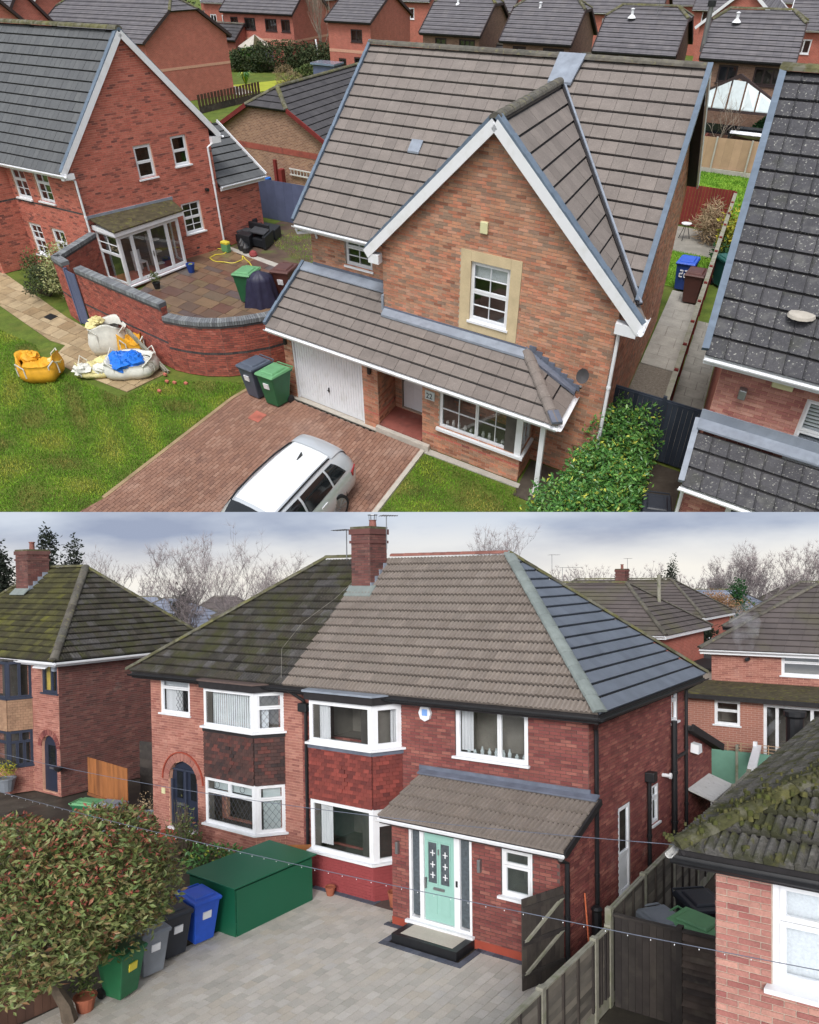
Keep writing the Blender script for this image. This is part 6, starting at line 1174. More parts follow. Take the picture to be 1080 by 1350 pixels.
# builders' bags
mat('bag_white', [G(206,206,198)], nscale=6, namp=.12, rough=.7, bump=(9,.5)); mat('bag_yellow', [G(216,160,44)], nscale=6, namp=.14, rough=.6, bump=(9,.5)); mat('bag_cream', [G(206,196,140)], nscale=4, namp=.2, rough=.7, bump=(9,.5)); mat('sheet_blue', [G(30,110,205)], nscale=8, namp=.2, rough=.5, bump=(9,.6))
def bulk_bag(label, loc, r, h, m, inner, seed, sag=.15, cover=None, flaps=(), straps='bag_white', squash=.85):
    rg = np.random.default_rng(seed); T = Thing('bulk_bag', label, 'bag', f, f.X(loc), 'builders bags by the garden wall'); c = T.base; na, prof = 44, [(.86, 0), (1.04, .25), (1.08, .5), (1.0, .8), (.93, 1.0), (.97, 1.06), (.88, 1.0), (.8, .8)]
    ph = rg.uniform(0, 6, 6); V = []
    for i, (rr, z) in enumerate(prof):
        for k in range(na):
            a = 2*math.pi*k/na; sq = 1/max(abs(math.cos(a)), abs(math.sin(a)))**.35; wob = 1+.05*math.sin(3*a+ph[0]+z)+.04*math.sin(5*a+ph[1])+.03*math.sin(11*a+ph[2]+3*z)
            zz = h*z*(1+sag*(math.sin(2*a+ph[3])+.6*math.sin(3*a+ph[4]))*z*.8); V.append(c+np.array([r*rr*sq*wob*math.cos(a), r*squash*rr*sq*wob*math.sin(a), max(zz, 0)+.01]))
    fs = [(i*na+k, i*na+(k+1) % na, (i+1)*na+(k+1) % na, (i+1)*na+k) for i in range(len(prof)-1) for k in range(na)]; mb = MB(); mb.add(V, fs+[tuple(range(na))[::-1]]); T.part('bag_body', mb, m, smooth=True)
    mb = MB(); V = [c+np.array([0, 0, h*.72])]
    for j in (1, 2):
        for k in range(na): a = 2*math.pi*k/na; V.append(c+np.array([r*.42*j*math.cos(a), r*.42*squash*j*math.sin(a), h*.72+(.12 if j == 1 else .0)*rg.uniform(.3, 1.5)]))
    mb.add(V, [(0, 1+k, 1+(k+1) % na) for k in range(na)]+[(1+k, 1+na+k, 1+na+(k+1) % na, 1+(k+1) % na) for k in range(na)]); T.part('contents', mb, inner, smooth=True)
    for k in range(4):
        a = math.pi/4+k*math.pi/2+ph[5]*.1; P0 = c+np.array([r*1.12*math.cos(a-.25), r*squash*1.12*math.sin(a-.25), h*.9]); P1 = c+np.array([r*1.12*math.cos(a+.25), r*squash*1.12*math.sin(a+.25), h*.9]); top = (P0+P1)/2+np.array([.1*math.cos(a), .1*math.sin(a), .18])
        T.part('lifting_loop', MB().tube([P0-ZUP*.5*h, P0, top, P1, P1-ZUP*.5*h], .022, 5), straps)
    for (a, z, s, mm) in flaps: crumple(T, c+np.array([r*.75*math.cos(a), r*.75*squash*math.sin(a), z]), s, mm, seed+int(a*10), 'loose_liner')
    if cover:
        for k in range(7): a = rg.uniform(0, 6.28); q_ = rg.uniform(0, .62); crumple(T, c+np.array([r*q_*math.cos(a), r*q_*math.sin(a), h*.92]), r*.42, cover, seed+k, 'sheet_fold')
    return T
def crumple(T, c, s, m, seed, name):
    rg = np.random.default_rng(seed); n1, n2 = 9, 14; V = []
    for i in range(n1):
        th = math.pi*(i+.5)/n1
        for k in range(n2): a = 2*math.pi*k/n2; r = s*(1+rg.normal(0, .13)); V.append(c+np.array([r*math.sin(th)*math.cos(a), r*math.sin(th)*math.sin(a), r*.62*math.cos(th)]))
    mb = MB(); mb.add(V, [(i*n2+k, (i+1)*n2+k, (i+1)*n2+(k+1) % n2, i*n2+(k+1) % n2) for i in range(n1-1) for k in range(n2)]+[tuple(range(n2)), tuple((n1-1)*n2+k for k in range(n2))[::-1]]); T.part(name, mb, m, smooth=False)
bulk_bag('torn yellow bulk bag alone on the lawn', (-9.1, -4.3, 0), .68, .62, 'bag_yellow', 'bag_yellow', 5, .25, flaps=((2.4, .6, .3, 'bag_yellow'), (.3, .5, .2, 'bag_cream')))
bulk_bag('tall white bulk bag with dark soil and a yellow liner hanging over', (-8.2, -1.5, 0), .66, .95, 'bag_white', 'soil', 8, .12, flaps=((2.6, 1.0, .26, 'bag_cream'), (3.3, .95, .22, 'bag_cream')))
bulk_bag('white bulk bag heaped with crumpled blue sheeting', (-6.35, -2.15, 0), .82, .52, 'bag_white', 'bag_white', 12, .1, cover='sheet_blue')
bulk_bag('collapsed cream and white bag lying lowest among the bags', (-7.55, -3.0, 0), .6, .3, 'bag_cream', 'bag_cream', 15, .4, flaps=((1, .3, .26, 'bag_cream'), (4, .28, .28, 'bag_white'), (5.5, .3, .25, 'bag_white')))
bulk_bag('small orange yellow sack against the wall behind the white bag', (-7.15, -1.35, 0), .42, .7, 'bag_yellow', 'bag_yellow', 19, .2, flaps=((1, .6, .22, 'bag_yellow'),))

# laurel hedge: leaves as real quads over a dark core of stems
T = Thing('laurel_hedge', 'glossy green laurel hedge growing between the house corner and the navy gate', 'hedge', f, f.X((10.4, .6, 0)))
pts = []
for (a, b, z, ra, rb, rz, n, sd) in ((9.95, -1.6, .7, 1.0, 1.4, .75, 1900, 1), (10.7, -1.3, .8, 1.1, 1.4, .8, 1400, 2), (10.4, .0, .9, 1.0, 1.3, .85, 1900, 3), (11.0, .6, .8, .8, 1.3, .8, 1100, 4), (10.5, 1.5, .9, .85, 1.2, .95, 1200, 5), (10.8, 2.5, .95, .75, .9, 1.0, 900, 6)):
    q = blob_points(n, (0, 0, 0), (ra, rb, rz), .6, seed=sd); pts.append(f.X(q+np.array([a, b, z])))
pts = np.vstack(pts); pts = np.vstack([pts, pts+RNG.normal(0, .07, pts.shape)]); mb = MB(); V = leafquads(mb, pts, .125, aspect=.45); V = V.reshape(-1, 4, 3); d = np.linalg.norm(V.mean(1)-f.camp, axis=1); order = np.argsort(d-V.mean(1)[:, 2]*1.5); T.part('leaf', (lambda m_: (m_.many(V[order[300:]], [(0,1,2),(0,2,3)], RNG.random(len(order)-300)), m_)[1])(MB()), 'laurel', kind='stuff')
for i in order[:300]: m_ = MB(); m_.add(V[i], [(0,1,2),(0,2,3)]); me = m_.mesh('leaf', V[i][0]); me.materials.append(MATS['laurel']); T.piece('leaf', me, V[i][0], T.o)
mb = MB()
for i in range(60): p = pts[RNG.integers(len(pts))]; b_ = np.array([p[0], p[1], 0])*.0+np.array([*(p[:2]*.9+pts.mean(0)[:2]*.1), 0]); mb.tube([b_, (b_+p)/2, p], [.03, .02, .01], 4, False)
T.part('stem', mb, 'bark', kind='stuff')
def bush(name, label, f, loc, r, n, m, size, cat='shrub', group=None, stems=True, shell=.3):
    T = Thing(name, label, cat, f, f.X(loc), group); C = blob_points(n, T.base+ZUP*r[2]*.95, r, shell, seed=int(abs(T.base[0]*7))); mb = MB(); leafquads(mb, C, size, aspect=.09 if m == 'straw' else .45); T.part('foliage', mb, m, kind='stuff')
    if stems:
        mb = MB()
        for i in range(0, len(C), max(1, len(C)//30)): mb.tube([T.base, (T.base+C[i])/2+ZUP*.1*r[2], C[i]], [.03, .018, .006], 4, False)
        T.part('stem', mb, 'bark', kind='stuff')
    return T
bush('variegated_shrub', 'pale variegated shrub growing up against the wall pier', f, (-13.3, .6, 0), (.75, 1.2, 1.15), 2600, 'shrub_variegated', .11); bush('dark_shrub', 'low dark green shrub left of the pale variegated one', f, (-14.6, .2, 0), (.8, 1.0, .65), 1500, 'hedge_dark', .12); bush('garden_shrub', 'small shrub with bare twigs at the left edge of the path', f, (-16.6, 1.2, 0), (.7, .8, .6), 700, 'shrub_green', .12); bush('garden_shrub', 'twiggy brown shrub between the wing and the path', f, (-15.6, 2.2, 0), (.7, .9, .5), 700, 'straw', .12)

# gate and fences on the right
T = Thing('boarded_gate', 'dark navy boarded gate and panel behind the laurel hedge', 'gate', f, f.X((11.2, 3.4, 0))); boards(T, f, (10.0, 3.42), (12.48, 3.42), .05, 1.78, 'gate_navy', .14); T.part('gate_post', MB().box(f, 11.35, 11.45, 3.38, 3.48, 0, 1.9), 'gate_navy'); T.part('rail', MB().box(f, 10.0, 12.48, 3.46, 3.5, 1.68, 1.8), 'gate_navy')
T = Thing('long_fence', 'long dark fence with a pale capping running back between the two houses', 'fence', f, f.X((11.45, 12, 0)))
for k in range(12):
    b0 = 3.5+k*1.85; boards(T, f, (11.43, b0), (11.43, b0+1.8), .05, 1.75, 'fence_dark', .3); T.part('fence_post', MB().box(f, 11.38, 11.5, b0+1.78, b0+1.88, 0, 1.85), 'fence_red'); T.part('capping', MB().box(f, 11.36, 11.52, b0, b0+1.85, 1.76, 1.8), 'post_grey')
T = Thing('red_fence', 'dark red boarded fence across the end of the narrow garden', 'fence', f, f.X((10, 25.7, 0))); boards(T, f, (8.6, 25.75), (11.4, 25.85), .05, 1.85, 'fence_red', .16)
T = Thing('tan_fence', 'pale tan panel fence with concrete posts beyond the bright lawn', 'fence', f, f.X((11, 37.8, 0)))
for k in range(4): a0 = 7.3+k*2.1; boards(T, f, (a0, 37.7+.1*k), (a0+2.0, 37.8+.1*k), .25, 1.85, 'fence_tan', .5); T.part('gravel_board', MB().box(f, a0, a0+2, 37.7, 37.8, 0, .24), 'concrete_pale'); T.part('fence_post', MB().box(f, a0+2.0, a0+2.1, 37.62, 37.78, 0, 1.9), 'concrete_pale')
T = Thing('slate_fence', 'grey blue solid fence between the extension and the brown brick bungalow', 'fence', f, f.X((-10.5, 14.2, 0))); boards(T, f, (-13.0, 13.9), (-8.2, 14.3), .0, 1.85, 'fence_slate', .6)
bush('dry_grass_clump', 'tall straw coloured dry grasses by the red fence', f, (10.7, 23.9, 0), (.6, 1.1, .8), 1500, 'straw', .3, cat='plant', stems=False); bush('yellow_shrub', 'yellow leaved shrub against the neighbour roof edge', f, (11.9, 21.5, 0), (.4, 1.8, 1.1), 900, 'yellow_leaf', .2, stems=False); bush('green_shrub', 'dark green shrub beneath the yellow one by the fence', f, (11.9, 19.2, 0), (.35, 1.3, .7), 500, 'cone_green', .2, stems=False)
T = Thing('garden_table', 'small round metal table on the terrace by the red fence', 'table', f, f.X((9.6, 23.6, 0))); T.part('table_top', MB().lathe(T.base, [(.22, .68), (.24, .7), (.24, .72), (.02, .73)], 14), 'upvc');
for k in range(3): t = k*2.1; T.part('leg', MB().tube([T.base+np.array([.3*math.cos(t), .3*math.sin(t), 0]), T.base+np.array([.05*math.cos(t), .05*math.sin(t), .68])], .015, 5), 'black_plastic')

# ------------------------------------------------------------------ place A: the parked car
mat('car_paint', [G(196,202,208)], namp=0, rough=.3, spec=.5, coat=.8, metal=.25); mat('car_roof', [G(232,236,238)], namp=0, rough=.3, spec=.5, coat=.6); mat('car_glass', [G(22,26,30)], namp=0, rough=.06, spec=.7); mat('tail_red', [G(150,24,30)], namp=.1, rough=.2, spec=.6); mat('tyre', [G(34,34,36)], nscale=9, namp=.15, rough=.9)
def car():
    q = f.sub((3.33, -2.92), (1.17, .0), (0, -1.3)); T = Thing('estate_car', 'silver white estate car parked on the block drive, its rear towards the house', 'car', f, f.X((3.45, -5.3, 0)))
    # stations from the rear bumper (s=0) forwards: s, half width, floor, belt height, belt half width, roof height, roof half width
    st = [(.0, .66, .42, .72, .66, .80, .54), (.05, .80, .34, .86, .78, 1.0, .62), (.16, .85, .30, .95, .81, 1.26, .60), (.36, .87, .28, .98, .84, 1.39, .59), (.75, .88, .24, .98, .86, 1.44, .61), (1.2, .89, .22, .96, .87, 1.48, .63), (2.0, .89, .22, .94, .87, 1.49, .64), (2.7, .89, .22, .93, .87, 1.46, .62), (3.25, .89, .24, .94, .86, 1.22, .58), (3.6, .88, .26, .95, .84, 1.0, .60), (4.1, .85, .28, .86, .80, .90, .58), (4.45, .76, .32, .74, .7, .78, .5), (4.6, .6, .4, .6, .55, .64, .4)]
    S0 = np.array([r[0] for r in st]); D0 = np.array(st)
    def row(s):
        s = min(max(s, 0), 4.6); k = min(int(np.searchsorted(S0, s, 'right'))-1, len(S0)-2); k = max(k, 0); t = (s-S0[k])/(S0[k+1]-S0[k]); y0, y1 = D0[k], D0[k+1]; m0 = (D0[min(k+1, len(S0)-1)]-D0[max(k-1, 0)])/(S0[min(k+1, len(S0)-1)]-S0[max(k-1, 0)]); m1 = (D0[min(k+2, len(S0)-1)]-D0[k])/(S0[min(k+2, len(S0)-1)]-S0[k]); hh = S0[k+1]-S0[k]
        return (2*t**3-3*t**2+1)*y0+(t**3-2*t**2+t)*hh*m0+(-2*t**3+3*t**2)*y1+(t**3-t**2)*hh*m1
    def ringpts(s):
        _, hw, z0, zb, bw, zr, rw = row(s); h_ = [(-hw*.9, z0), (-hw, z0+.12), (-hw-.012, z0+.3*(zb-z0)+.08), (-hw-.008, zb-.12), (-bw, zb), (-(bw*.66+rw*.34)-.02, zb+(zr-zb)*.34), (-(bw*.33+rw*.67)-.02, zb+(zr-zb)*.68), (-rw-.01, zr-.075), (-rw+.05, zr-.02), (-rw*.55, zr+.012), (0, zr+.025)]
        return h_+[(-x, z) for x, z in h_[-2::-1]]
    ss = np.linspace(0, 4.6, 47); V = []
    for s in ss: R_ = ringpts(s); n = len(R_); V += [(x, s, z) for x, z in R_]
    V = q.X(V); fs = [(i*n+k, (i+1)*n+k, (i+1)*n+k+1, i*n+k+1) for i in range(len(ss)-1) for k in range(n-1)]+[(i*n+n-1, (i+1)*n+n-1, (i+1)*n, i*n) for i in range(len(ss)-1)]+[tuple(range(n)), tuple((len(ss)-1)*n+k for k in range(n))[::-1]]
    mb = MB(); mb.add(V, fs); T.part('body', mb, 'car_paint', smooth=True)
    def skin(name, s0, s1, t0, t1, m, off=.012, parent=None, ns=10, ntt=5, s0t=None, s1t=None):
        """panel following the body between stations s0..s1 and ring positions t0..t1"""
        s0t = s0 if s0t is None else s0t; s1t = s1 if s1t is None else s1t; P = []; C = np.array([0, 0, .75])
        for i in range(ns):
            for k in range(ntt):
                u, v_ = i/(ns-1), k/(ntt-1); s = (s0+(s1-s0)*u)*(1-v_)+(s0t+(s1t-s0t)*u)*v_; R_ = ringpts(s); tt = t0+(t1-t0)*v_; k0 = min(int(tt), len(R_)-2); x, z = np.array(R_[k0])+(np.array(R_[k0+1])-np.array(R_[k0]))*(tt-k0)
                d_ = np.array([x, 0, z-.85]); d_ /= np.linalg.norm(d_); P.append((x+d_[0]*off, s, z+d_[2]*off))
        m_ = MB(); m_.add(q.X(P), [(i*ntt+k, i*ntt+k+1, (i+1)*ntt+k+1, (i+1)*ntt+k) for i in range(ns-1) for k in range(ntt-1)]); return T.part(name, m_, m, parent, smooth=True)
    def patch(name, pts, m, off=.012, parent=None):
        """panel just proud of the body, given as (s, x, z) points, thin"""
        P = q.X([(x, s, z) for s, x, z in pts]); nrm = np.cross(P[1]-P[0], P[2]-P[0]); nrm /= np.linalg.norm(nrm); c = q.X((0, 2, .9)); 
        if (P.mean(0)-c)@nrm < 0: nrm = -nrm
        return T.part(name, MB().prism(P+nrm*off, -nrm*.03), m, parent)
    for sx in (-1, 1):
        tt = (lambda t: t) if sx < 0 else (lambda t: 20-t)
        for name, s0, s1, s0t, s1t in (('rear_quarter_window', .48, 1.0, .78, 1.06), ('rear_window', 1.06, 1.95, 1.12, 1.99), ('front_window', 2.01, 3.15, 2.05, 2.72)): skin(name, s0, s1, tt(4.25), tt(6.9), 'car_glass', s0t=s0t, s1t=s1t)
        for s in (1.35, 2.25): patch('door_handle', [(s, sx*.895, .80), (s+.2, sx*.895, .80), (s+.2, sx*.895, .84), (s, sx*.895, .84)], 'upvc', .02)
        T.part('roof_rail', MB().tube([q.X((sx*x_, s, z)) for s, z, x_ in ((.72, 1.42, .55), (.8, 1.455, .56), (1.3, 1.505, .585), (2.0, 1.51, .60), (2.6, 1.48, .59), (2.8, 1.43, .58))], .022, 6), 'black_plastic')
        patch('tail_light', [(.03, sx*.70, .72), (.30, sx*.885, .76), (.34, sx*.88, .90), (.10, sx*.80, .92)], 'tail_red', .03)
        for s in (.95, 3.65):
            X0, X1 = q.X((sx*.74, s, .33)), q.X((sx*.915, s, .33)); w_ = T.part('wheel', MB().tube([X0, X1], .35, 28), 'tyre'); rm = MB(); ax = (X1-X0)/np.linalg.norm(X1-X0)
            for k in range(5):
                a = k*2*math.pi/5; u1 = np.cross(ax, ZUP); c0 = X1+ax*.004; d_ = u1*math.cos(a)+ZUP*math.sin(a); e_ = -u1*math.sin(a)+ZUP*math.cos(a)
                for sgn in (-.35, .35): dd = d_+e_*sgn; dd /= np.linalg.norm(dd); rm.bar(c0+d_*.04, c0+dd*.25, .03, .03, up=ax)
            rm.tube([X1-ax*.02, X1+ax*.006], [.27, .27], 24); T.part('rim', rm, 'steel', w_)
            arch = MB().tube([q.X((sx*.86, s+.39*math.cos(t), .33+.39*math.sin(t))) for t in np.linspace(.05, math.pi-.05, 12)], .035, 5); T.part('wheel_arch', arch, 'black_plastic')
    rp = [(.72, .57, 1.455), (2.75, .56, 1.47)]
    P = [(.5, -.5, 1.42), (.5, .5, 1.42), (.30, .56, 1.30), (.30, -.56, 1.30)]
    skin('rear_spoiler', .17, .68, 7.7, 12.3, 'car_paint', .03, ns=6, ntt=11)
    skin('rear_window', .07, .30, 7.9, 12.1, 'car_glass', .02, ns=6, ntt=9)
    T.part('shark_fin', MB().prism(q.X([(-.012, 1.0, 1.5), (-.012, 1.24, 1.5), (-.012, 1.02, 1.6)]), q.X((.024, 0, 0))-q.X((0, 0, 0))), 'black_plastic')
    skin('roof_panel', .66, 2.72, 8.3, 11.7, 'car_roof', .008, ns=14, ntt=9)
    skin('windscreen', 2.8, 3.45, 8.0, 12.0, 'car_glass', .012, ns=8, ntt=9)
    T.part('number_plate', MB().prism(q.X([(x, s, z) for s, x, z in ((-.02, -.26, .55), (-.02, .26, .55), (.0, .26, .66), (.0, -.26, .66))]), q.X((0, -.01, 0))-q.X((0, 0, 0))), 'hose_yellow'); T.part('rear_bumper', MB().box(q, -.7, .7, -.03, .2, .3, .42), 'black_plastic', bevel=.03)
    return T
car()

# ------------------------------------------------------------------ place A: houses and gardens further off
def gable_house(name, label, f, a0, a1, b0, b1, ev, rz, clip=0., tile='tile_greymauve', wall='brick_far_brown', axis='a', wins=(), frame='dark_frame', barge='dark_frame', oh=.35, group=None, gauge=.5, band=None, tw=.5, rm='ridge_grey', base=0.):
    """house with its ridge along a (or b); clip: height of the half hip below the ridge"""
    H = House(name, label, 'house', f, ((a0+a1)/2, (b0+b1)/2), group)
    if axis == 'b': g = f.sub((0, 0), (0, 1), (-1, 0)); A0, A1, B0, B1 = b0, b1, -a1, -a0; T_ = lambda w: w
    else: g = f; A0, A1, B0, B1 = a0, a1, b0, b1
    bm = (B0+B1)/2; hw = (B1-B0)/2; sl = (rz-ev)/(hw+oh); zc = rz-clip; ins = clip/sl*.9 if clip else 0; cb = clip/sl
    ez = ev
    for k, (p, q_) in enumerate((((A0, B0), (A1, B0)), ((A1, B0), (A1, B1)), ((A1, B1), (A0, B1)), ((A0, B1), (A0, B0)))):
        w = Wl(g, p, q_); L = w.L; ww = [x for x in wins if x[0] == k]; top = ev+oh*sl
        if k in (1, 3):
            poly = [(0, base), (L, base), (L, top), (L/2+cb, zc), (L/2-cb, zc), (0, top)] if clip else [(0, base), (L, base), (L, top), (L/2, rz-.05), (0, top)]
        else: poly = [(0, base), (L, base), (L, top-.05), (0, top-.05)]
        H.wall(w, poly, ops=[x[1:5] for x in ww], far=wall)
        for x in ww: H.window(w, *x[1:5], lights=[(i/x[5], 0, (i+1)/x[5], 1, 1, 1) for i in range(x[5])], fm=frame, inset=.03, room='room', depth=.5, fw=.07, sash=.05)
        if band: H.part('brick_band', MB().wbox(w, -.01, L+.01, band[0], band[1], 0, .02), band[2])
    U0, U1 = A0-.25, A1+.25; R0, R1 = (A0-.25+ins, A1+.25-ins) if clip else (U0, U1); e0, e1 = B0-oh, B1+oh; c0, c1 = bm-cb, bm+cb
    if clip:
        H.roof(g, [(U0, e0, ez), (U1, e0, ez), (U1, c0, zc), (R1, bm, rz), (R0, bm, rz), (U0, c0, zc)], (0, 1, sl), tile, tw=tw, gauge=gauge, indiv=False); H.roof(g, [(U1, e1, ez), (U0, e1, ez), (U0, c1, zc), (R0, bm, rz), (R1, bm, rz), (U1, c1, zc)], (0, -1, sl), tile, tw=tw, gauge=gauge, indiv=False)
        for s, X, R in ((1, U1, R1), (-1, U0, R0)):
            H.roof(g, [(X, c0, zc), (X, c1, zc), (R, bm, rz)] if s > 0 else [(X, c1, zc), (X, c0, zc), (R, bm, rz)], (-s*ins, 0, clip), tile, tw=tw, gauge=gauge, indiv=False)
            for c in (c0, c1): H.ridge(g, (X, c, zc+.05), (R, bm, rz+.05), rm, r=.14, seg=.6, name='hip_tile')
        H.part('bargeboard', MB().bar(g.X((U1, c0, zc-.08)), g.X((U1, c1, zc-.08)), .06, .2), barge)
    else:
        H.roof(g, [(U0, e0, ez), (U1, e0, ez), (U1, bm, rz), (U0, bm, rz)], (0, 1, sl), tile, tw=tw, gauge=gauge, indiv=False); H.roof(g, [(U1, e1, ez), (U0, e1, ez), (U0, bm, rz), (U1, bm, rz)], (0, -1, sl), tile, tw=tw, gauge=gauge, indiv=False); zc = rz; c0 = c1 = bm
    H.ridge(g, (R0, bm, rz+.05), (R1, bm, rz+.05), rm, r=.15, seg=.6)
    for X in (U0-.02, U1+.02):
        for e_, c_ in ((e0, c0), (e1, c1)): H.part('bargeboard', MB().bar(g.X((X, e_, ez-.02)), g.X((X, c_, zc-.02)), .06, .22), barge)
    H.gutter(g, (U0, e0-.05, ez-.05), (U1, e0-.05, ez-.05), 'black_plastic' if frame == 'dark_frame' else 'upvc'); H.board(g, (U0, e0+.08, ez-.1), (U1, e0+.08, ez-.1), .03, .18, barge)
    H.finish(0, 0); return H
DW = lambda *x: x
HW = [(0, 1.0, 3.55, 1.2, .95, 2), (0, 3.4, 3.55, 1.7, .95, 3)]
grp = 'dark roofed houses in the row beyond the gardens'
gable_house('half_hipped_house', 'half hipped brown house behind the conservatory, rightmost of its row', FA, 6.9, 12.4, 44.2, 52.2, 5.0, 7.25, .55, wins=[(0, 1.1, 3.75, 1.25, .95, 2), (0, 3.4, 3.75, 1.8, .95, 3)], group=grp, rm='moss_ridge')
gable_house('half_hipped_house', 'half hipped brown house, second from the right in the far row', FA, -.8, 4.8, 44.2, 52.2, 5.0, 7.25, .55, wins=[(0, 1.1, 3.75, 1.2, .95, 2), (0, 3.3, 3.75, 1.8, .95, 3)], group=grp, rm='moss_ridge')
gable_house('half_hipped_house', 'half hipped brown house in the far row above the lead saddle', FA, -9.4, -3.6, 46.8, 55, 5.0, 7.35, .55, wins=[(0, .9, 3.75, 1.2, .95, 2), (0, 3.6, 3.75, 1.8, .95, 3)], group=grp, rm='moss_ridge')
gable_house('half_hipped_house', 'half hipped brown house in the far row with a small skylight cover', FA, -18.3, -12.5, 49, 57.5, 5.0, 7.4, .55, wins=[(0, 1.3, 3.75, 1.2, .95, 2), (0, 3.8, 3.75, 1.6, .95, 3)], group=grp, rm='moss_ridge')
gable_house('red_brick_house', 'red brick house with dark windows beyond the bare tree', FA, -33, -27.4, 54.6, 64.5, 5.0, 7.1, 0, tile='tile_greymauve', wall='brick_far_red', wins=[(0, 3.0, 3.4, 1.5, 1.0, 2), (0, 1.2, .9, 1.0, 1.1, 2), (0, 3.3, .2, 1.6, 2.0, 2)], band=(2.5, 2.75, 'mortar_red'))
gable_house('red_brick_house', 'wide red brick house with four upper windows beyond the conifer hedge', FA, -52.5, -41, 58.8, 67, 5.0, 7.6, 0, tile='tile_greymauve', wall='brick_far_red', wins=[(0, 1.2, 3.4, 1.3, 1.1, 2), (0, 3.6, 3.4, 1.8, 1.1, 2), (0, 7.0, 3.4, 1.9, 1.1, 3), (0, 9.6, 3.4, 1.4, 1.1, 2), (0, 9.6, .9, 1.4, 1.2, 2)], band=(2.5, 2.7, 'mortar_red'))
for a0, a1, b in ((4.95, 6.75, 47), (-3.4, -1.0, 48.5), (-12.3, -9.6, 51), (12.6, 15.5, 47)):
    g_ = gable_house('garage_block', {4.95: 'dark roofed garage between the two rightmost half hipped houses', -3.4: 'dark garage roof between the middle pair of half hipped houses', -12.3: 'dark garage roof beside the house with the skylight cover', 12.6: 'low dark roof right of the conservatory house'}[a0], FA, a0, a1, b, b+6, 2.6, 4.0, 0, tile='tile_dark', wall='brick_far_brown', group='garages between the far houses')
# gabled red house with the brick band behind the left house
gable_house('tall_gabled_house', 'plain red gable end with a buff brick band behind the left house', FL, 32.8, 41.4, 38.7, 54, 4.5, 7.5, .95, tile='tile_greymauve', wall='brick_far_red', axis='b', wins=(), band=(2.4, 2.6, 'mortar_red'), rm='moss_ridge')
gable_house('terraced_house', 'grey roofed house behind the left house ridge, nearest the picture edge', FL, 20, 27, 44, 60, 5.0, 8.4, 0, tile='tile_greymauve', wall='brick_far_red', axis='b'); gable_house('terraced_house', 'grey roofed house between the picture edge roof and the plain red gable', FL, 27.6, 32.0, 50, 66, 5.4, 8.2, 0, tile='tile_greymauve', wall='brick_far_red', axis='b')
# brown brick bungalow
gable_house('brown_bungalow', 'brown brick bungalow with a half hipped dark roof behind the slate blue fence', FA, -19.9, -11.6, 20, 38, 2.55, 4.6, .78, tile='tile_dark', wall='brick_far_buff', axis='b', band=(1.55, 1.85, 'brick_garden'), rm='moss_ridge', barge='fence_red')
T = Thing('ladder', 'pale aluminium ladder hanging level on the bungalow wall', 'ladder', FA, FA.X((-12.5, 19.8, .6))); w = Wl(FA, (-14.4, 19.95), (-11.6, 19.95))
for z in (.55, .85): T.part('rail', MB().wbox(w, 0, 2.8, z, z+.06, .05, .12), 'upvc_grubby')
for k in range(11): T.part('rung', MB().wbox(w, .1+k*.26, .14+k*.26, .61, .85, .06, .1), 'upvc_grubby')
T = Thing('shed_clutter', 'red posts and a blue sheet leaning on the bungalow wall', 'garden clutter', FA, FA.X((-14.6, 19.5, 0))); T.part('post', MB().box(FA, -15.4, -15.2, 19.4, 19.6, 0, 1.3), 'fence_red'); T.part('post', MB().box(FA, -14.9, -14.6, 19.2, 19.6, 0, .9), 'fence_red'); T.part('tarpaulin', MB().box(FA, -16.6, -15.7, 18.9, 19.4, 0, .35), 'sheet_blue')
# conservatory with a polycarbonate roof, box hedge, shade, bare shrub
T = Thing('conservatory', 'conservatory with a pale glass gable roof behind the box hedge', 'conservatory', FA, FA.X((9.7, 44, 0)))
f = FA; pa, pb, pc, pd = (7.2, 41.2, 2.3), (12.0, 41.2, 2.3), (9.5, 41.6, 3.3), (9.5, 44.2, 3.3)
for k in range(5):
    t0, t1 = k/5+.012, (k+1)/5-.012; g0, g1 = 7.4+4.5*t0, 7.4+4.5*t1; hz = lambda a: 3.2+1.1*(1-abs(a-9.6)/2.35)
    T.part('roof_panel', MB().prism(f.X([(g0, 41.5, 2.75), (g1, 41.5, 2.75), (g1, 42.2, hz(g1)), (g0, 42.2, hz(g0))]), (0, 0, .05)), 'frosted')
for a_, b_ in ((7.2, 9.6), (12.0, 9.6)): T.part('bargeboard', MB().bar(f.X((a_, 42.3, 3.2)), f.X((b_, 42.3, 4.4)), .2, .22), 'dark_frame')
T.part('frame', MB().box(f, 7.3, 11.9, 41.5, 41.6, 2.6, 2.75).box(f, 7.3, 7.4, 41.1, 44, 0, 2.2).box(f, 11.8, 11.9, 41.1, 44, 0, 2.2).box(f, 9.55, 9.65, 41.1, 41.2, 0, 2.0), 'dark_frame'); T.part('window', MB().box(f, 7.4, 11.8, 41.2, 41.25, .2, 2.0), 'glassy_black')
bush('box_hedge', 'clipped dense green conifer hedge block beside the conservatory', FA, (12.4, 43, 0), (1.5, 1.3, 1.55), 5200, 'cone_green', .22, cat='hedge', shell=.75)
T = Thing('shade_sail', 'white fabric shade stretched over a garden table', 'shade', FA, FA.X((11.8, 40.0, 0))); V = []
for i in range(8):
    for j in range(5): u, v_ = i/7, j/4; V.append((9.9+3*u, 39.2+1.6*v_, 1.9-.25*math.sin(math.pi*u)*math.sin(math.pi*v_)-.1*v_))
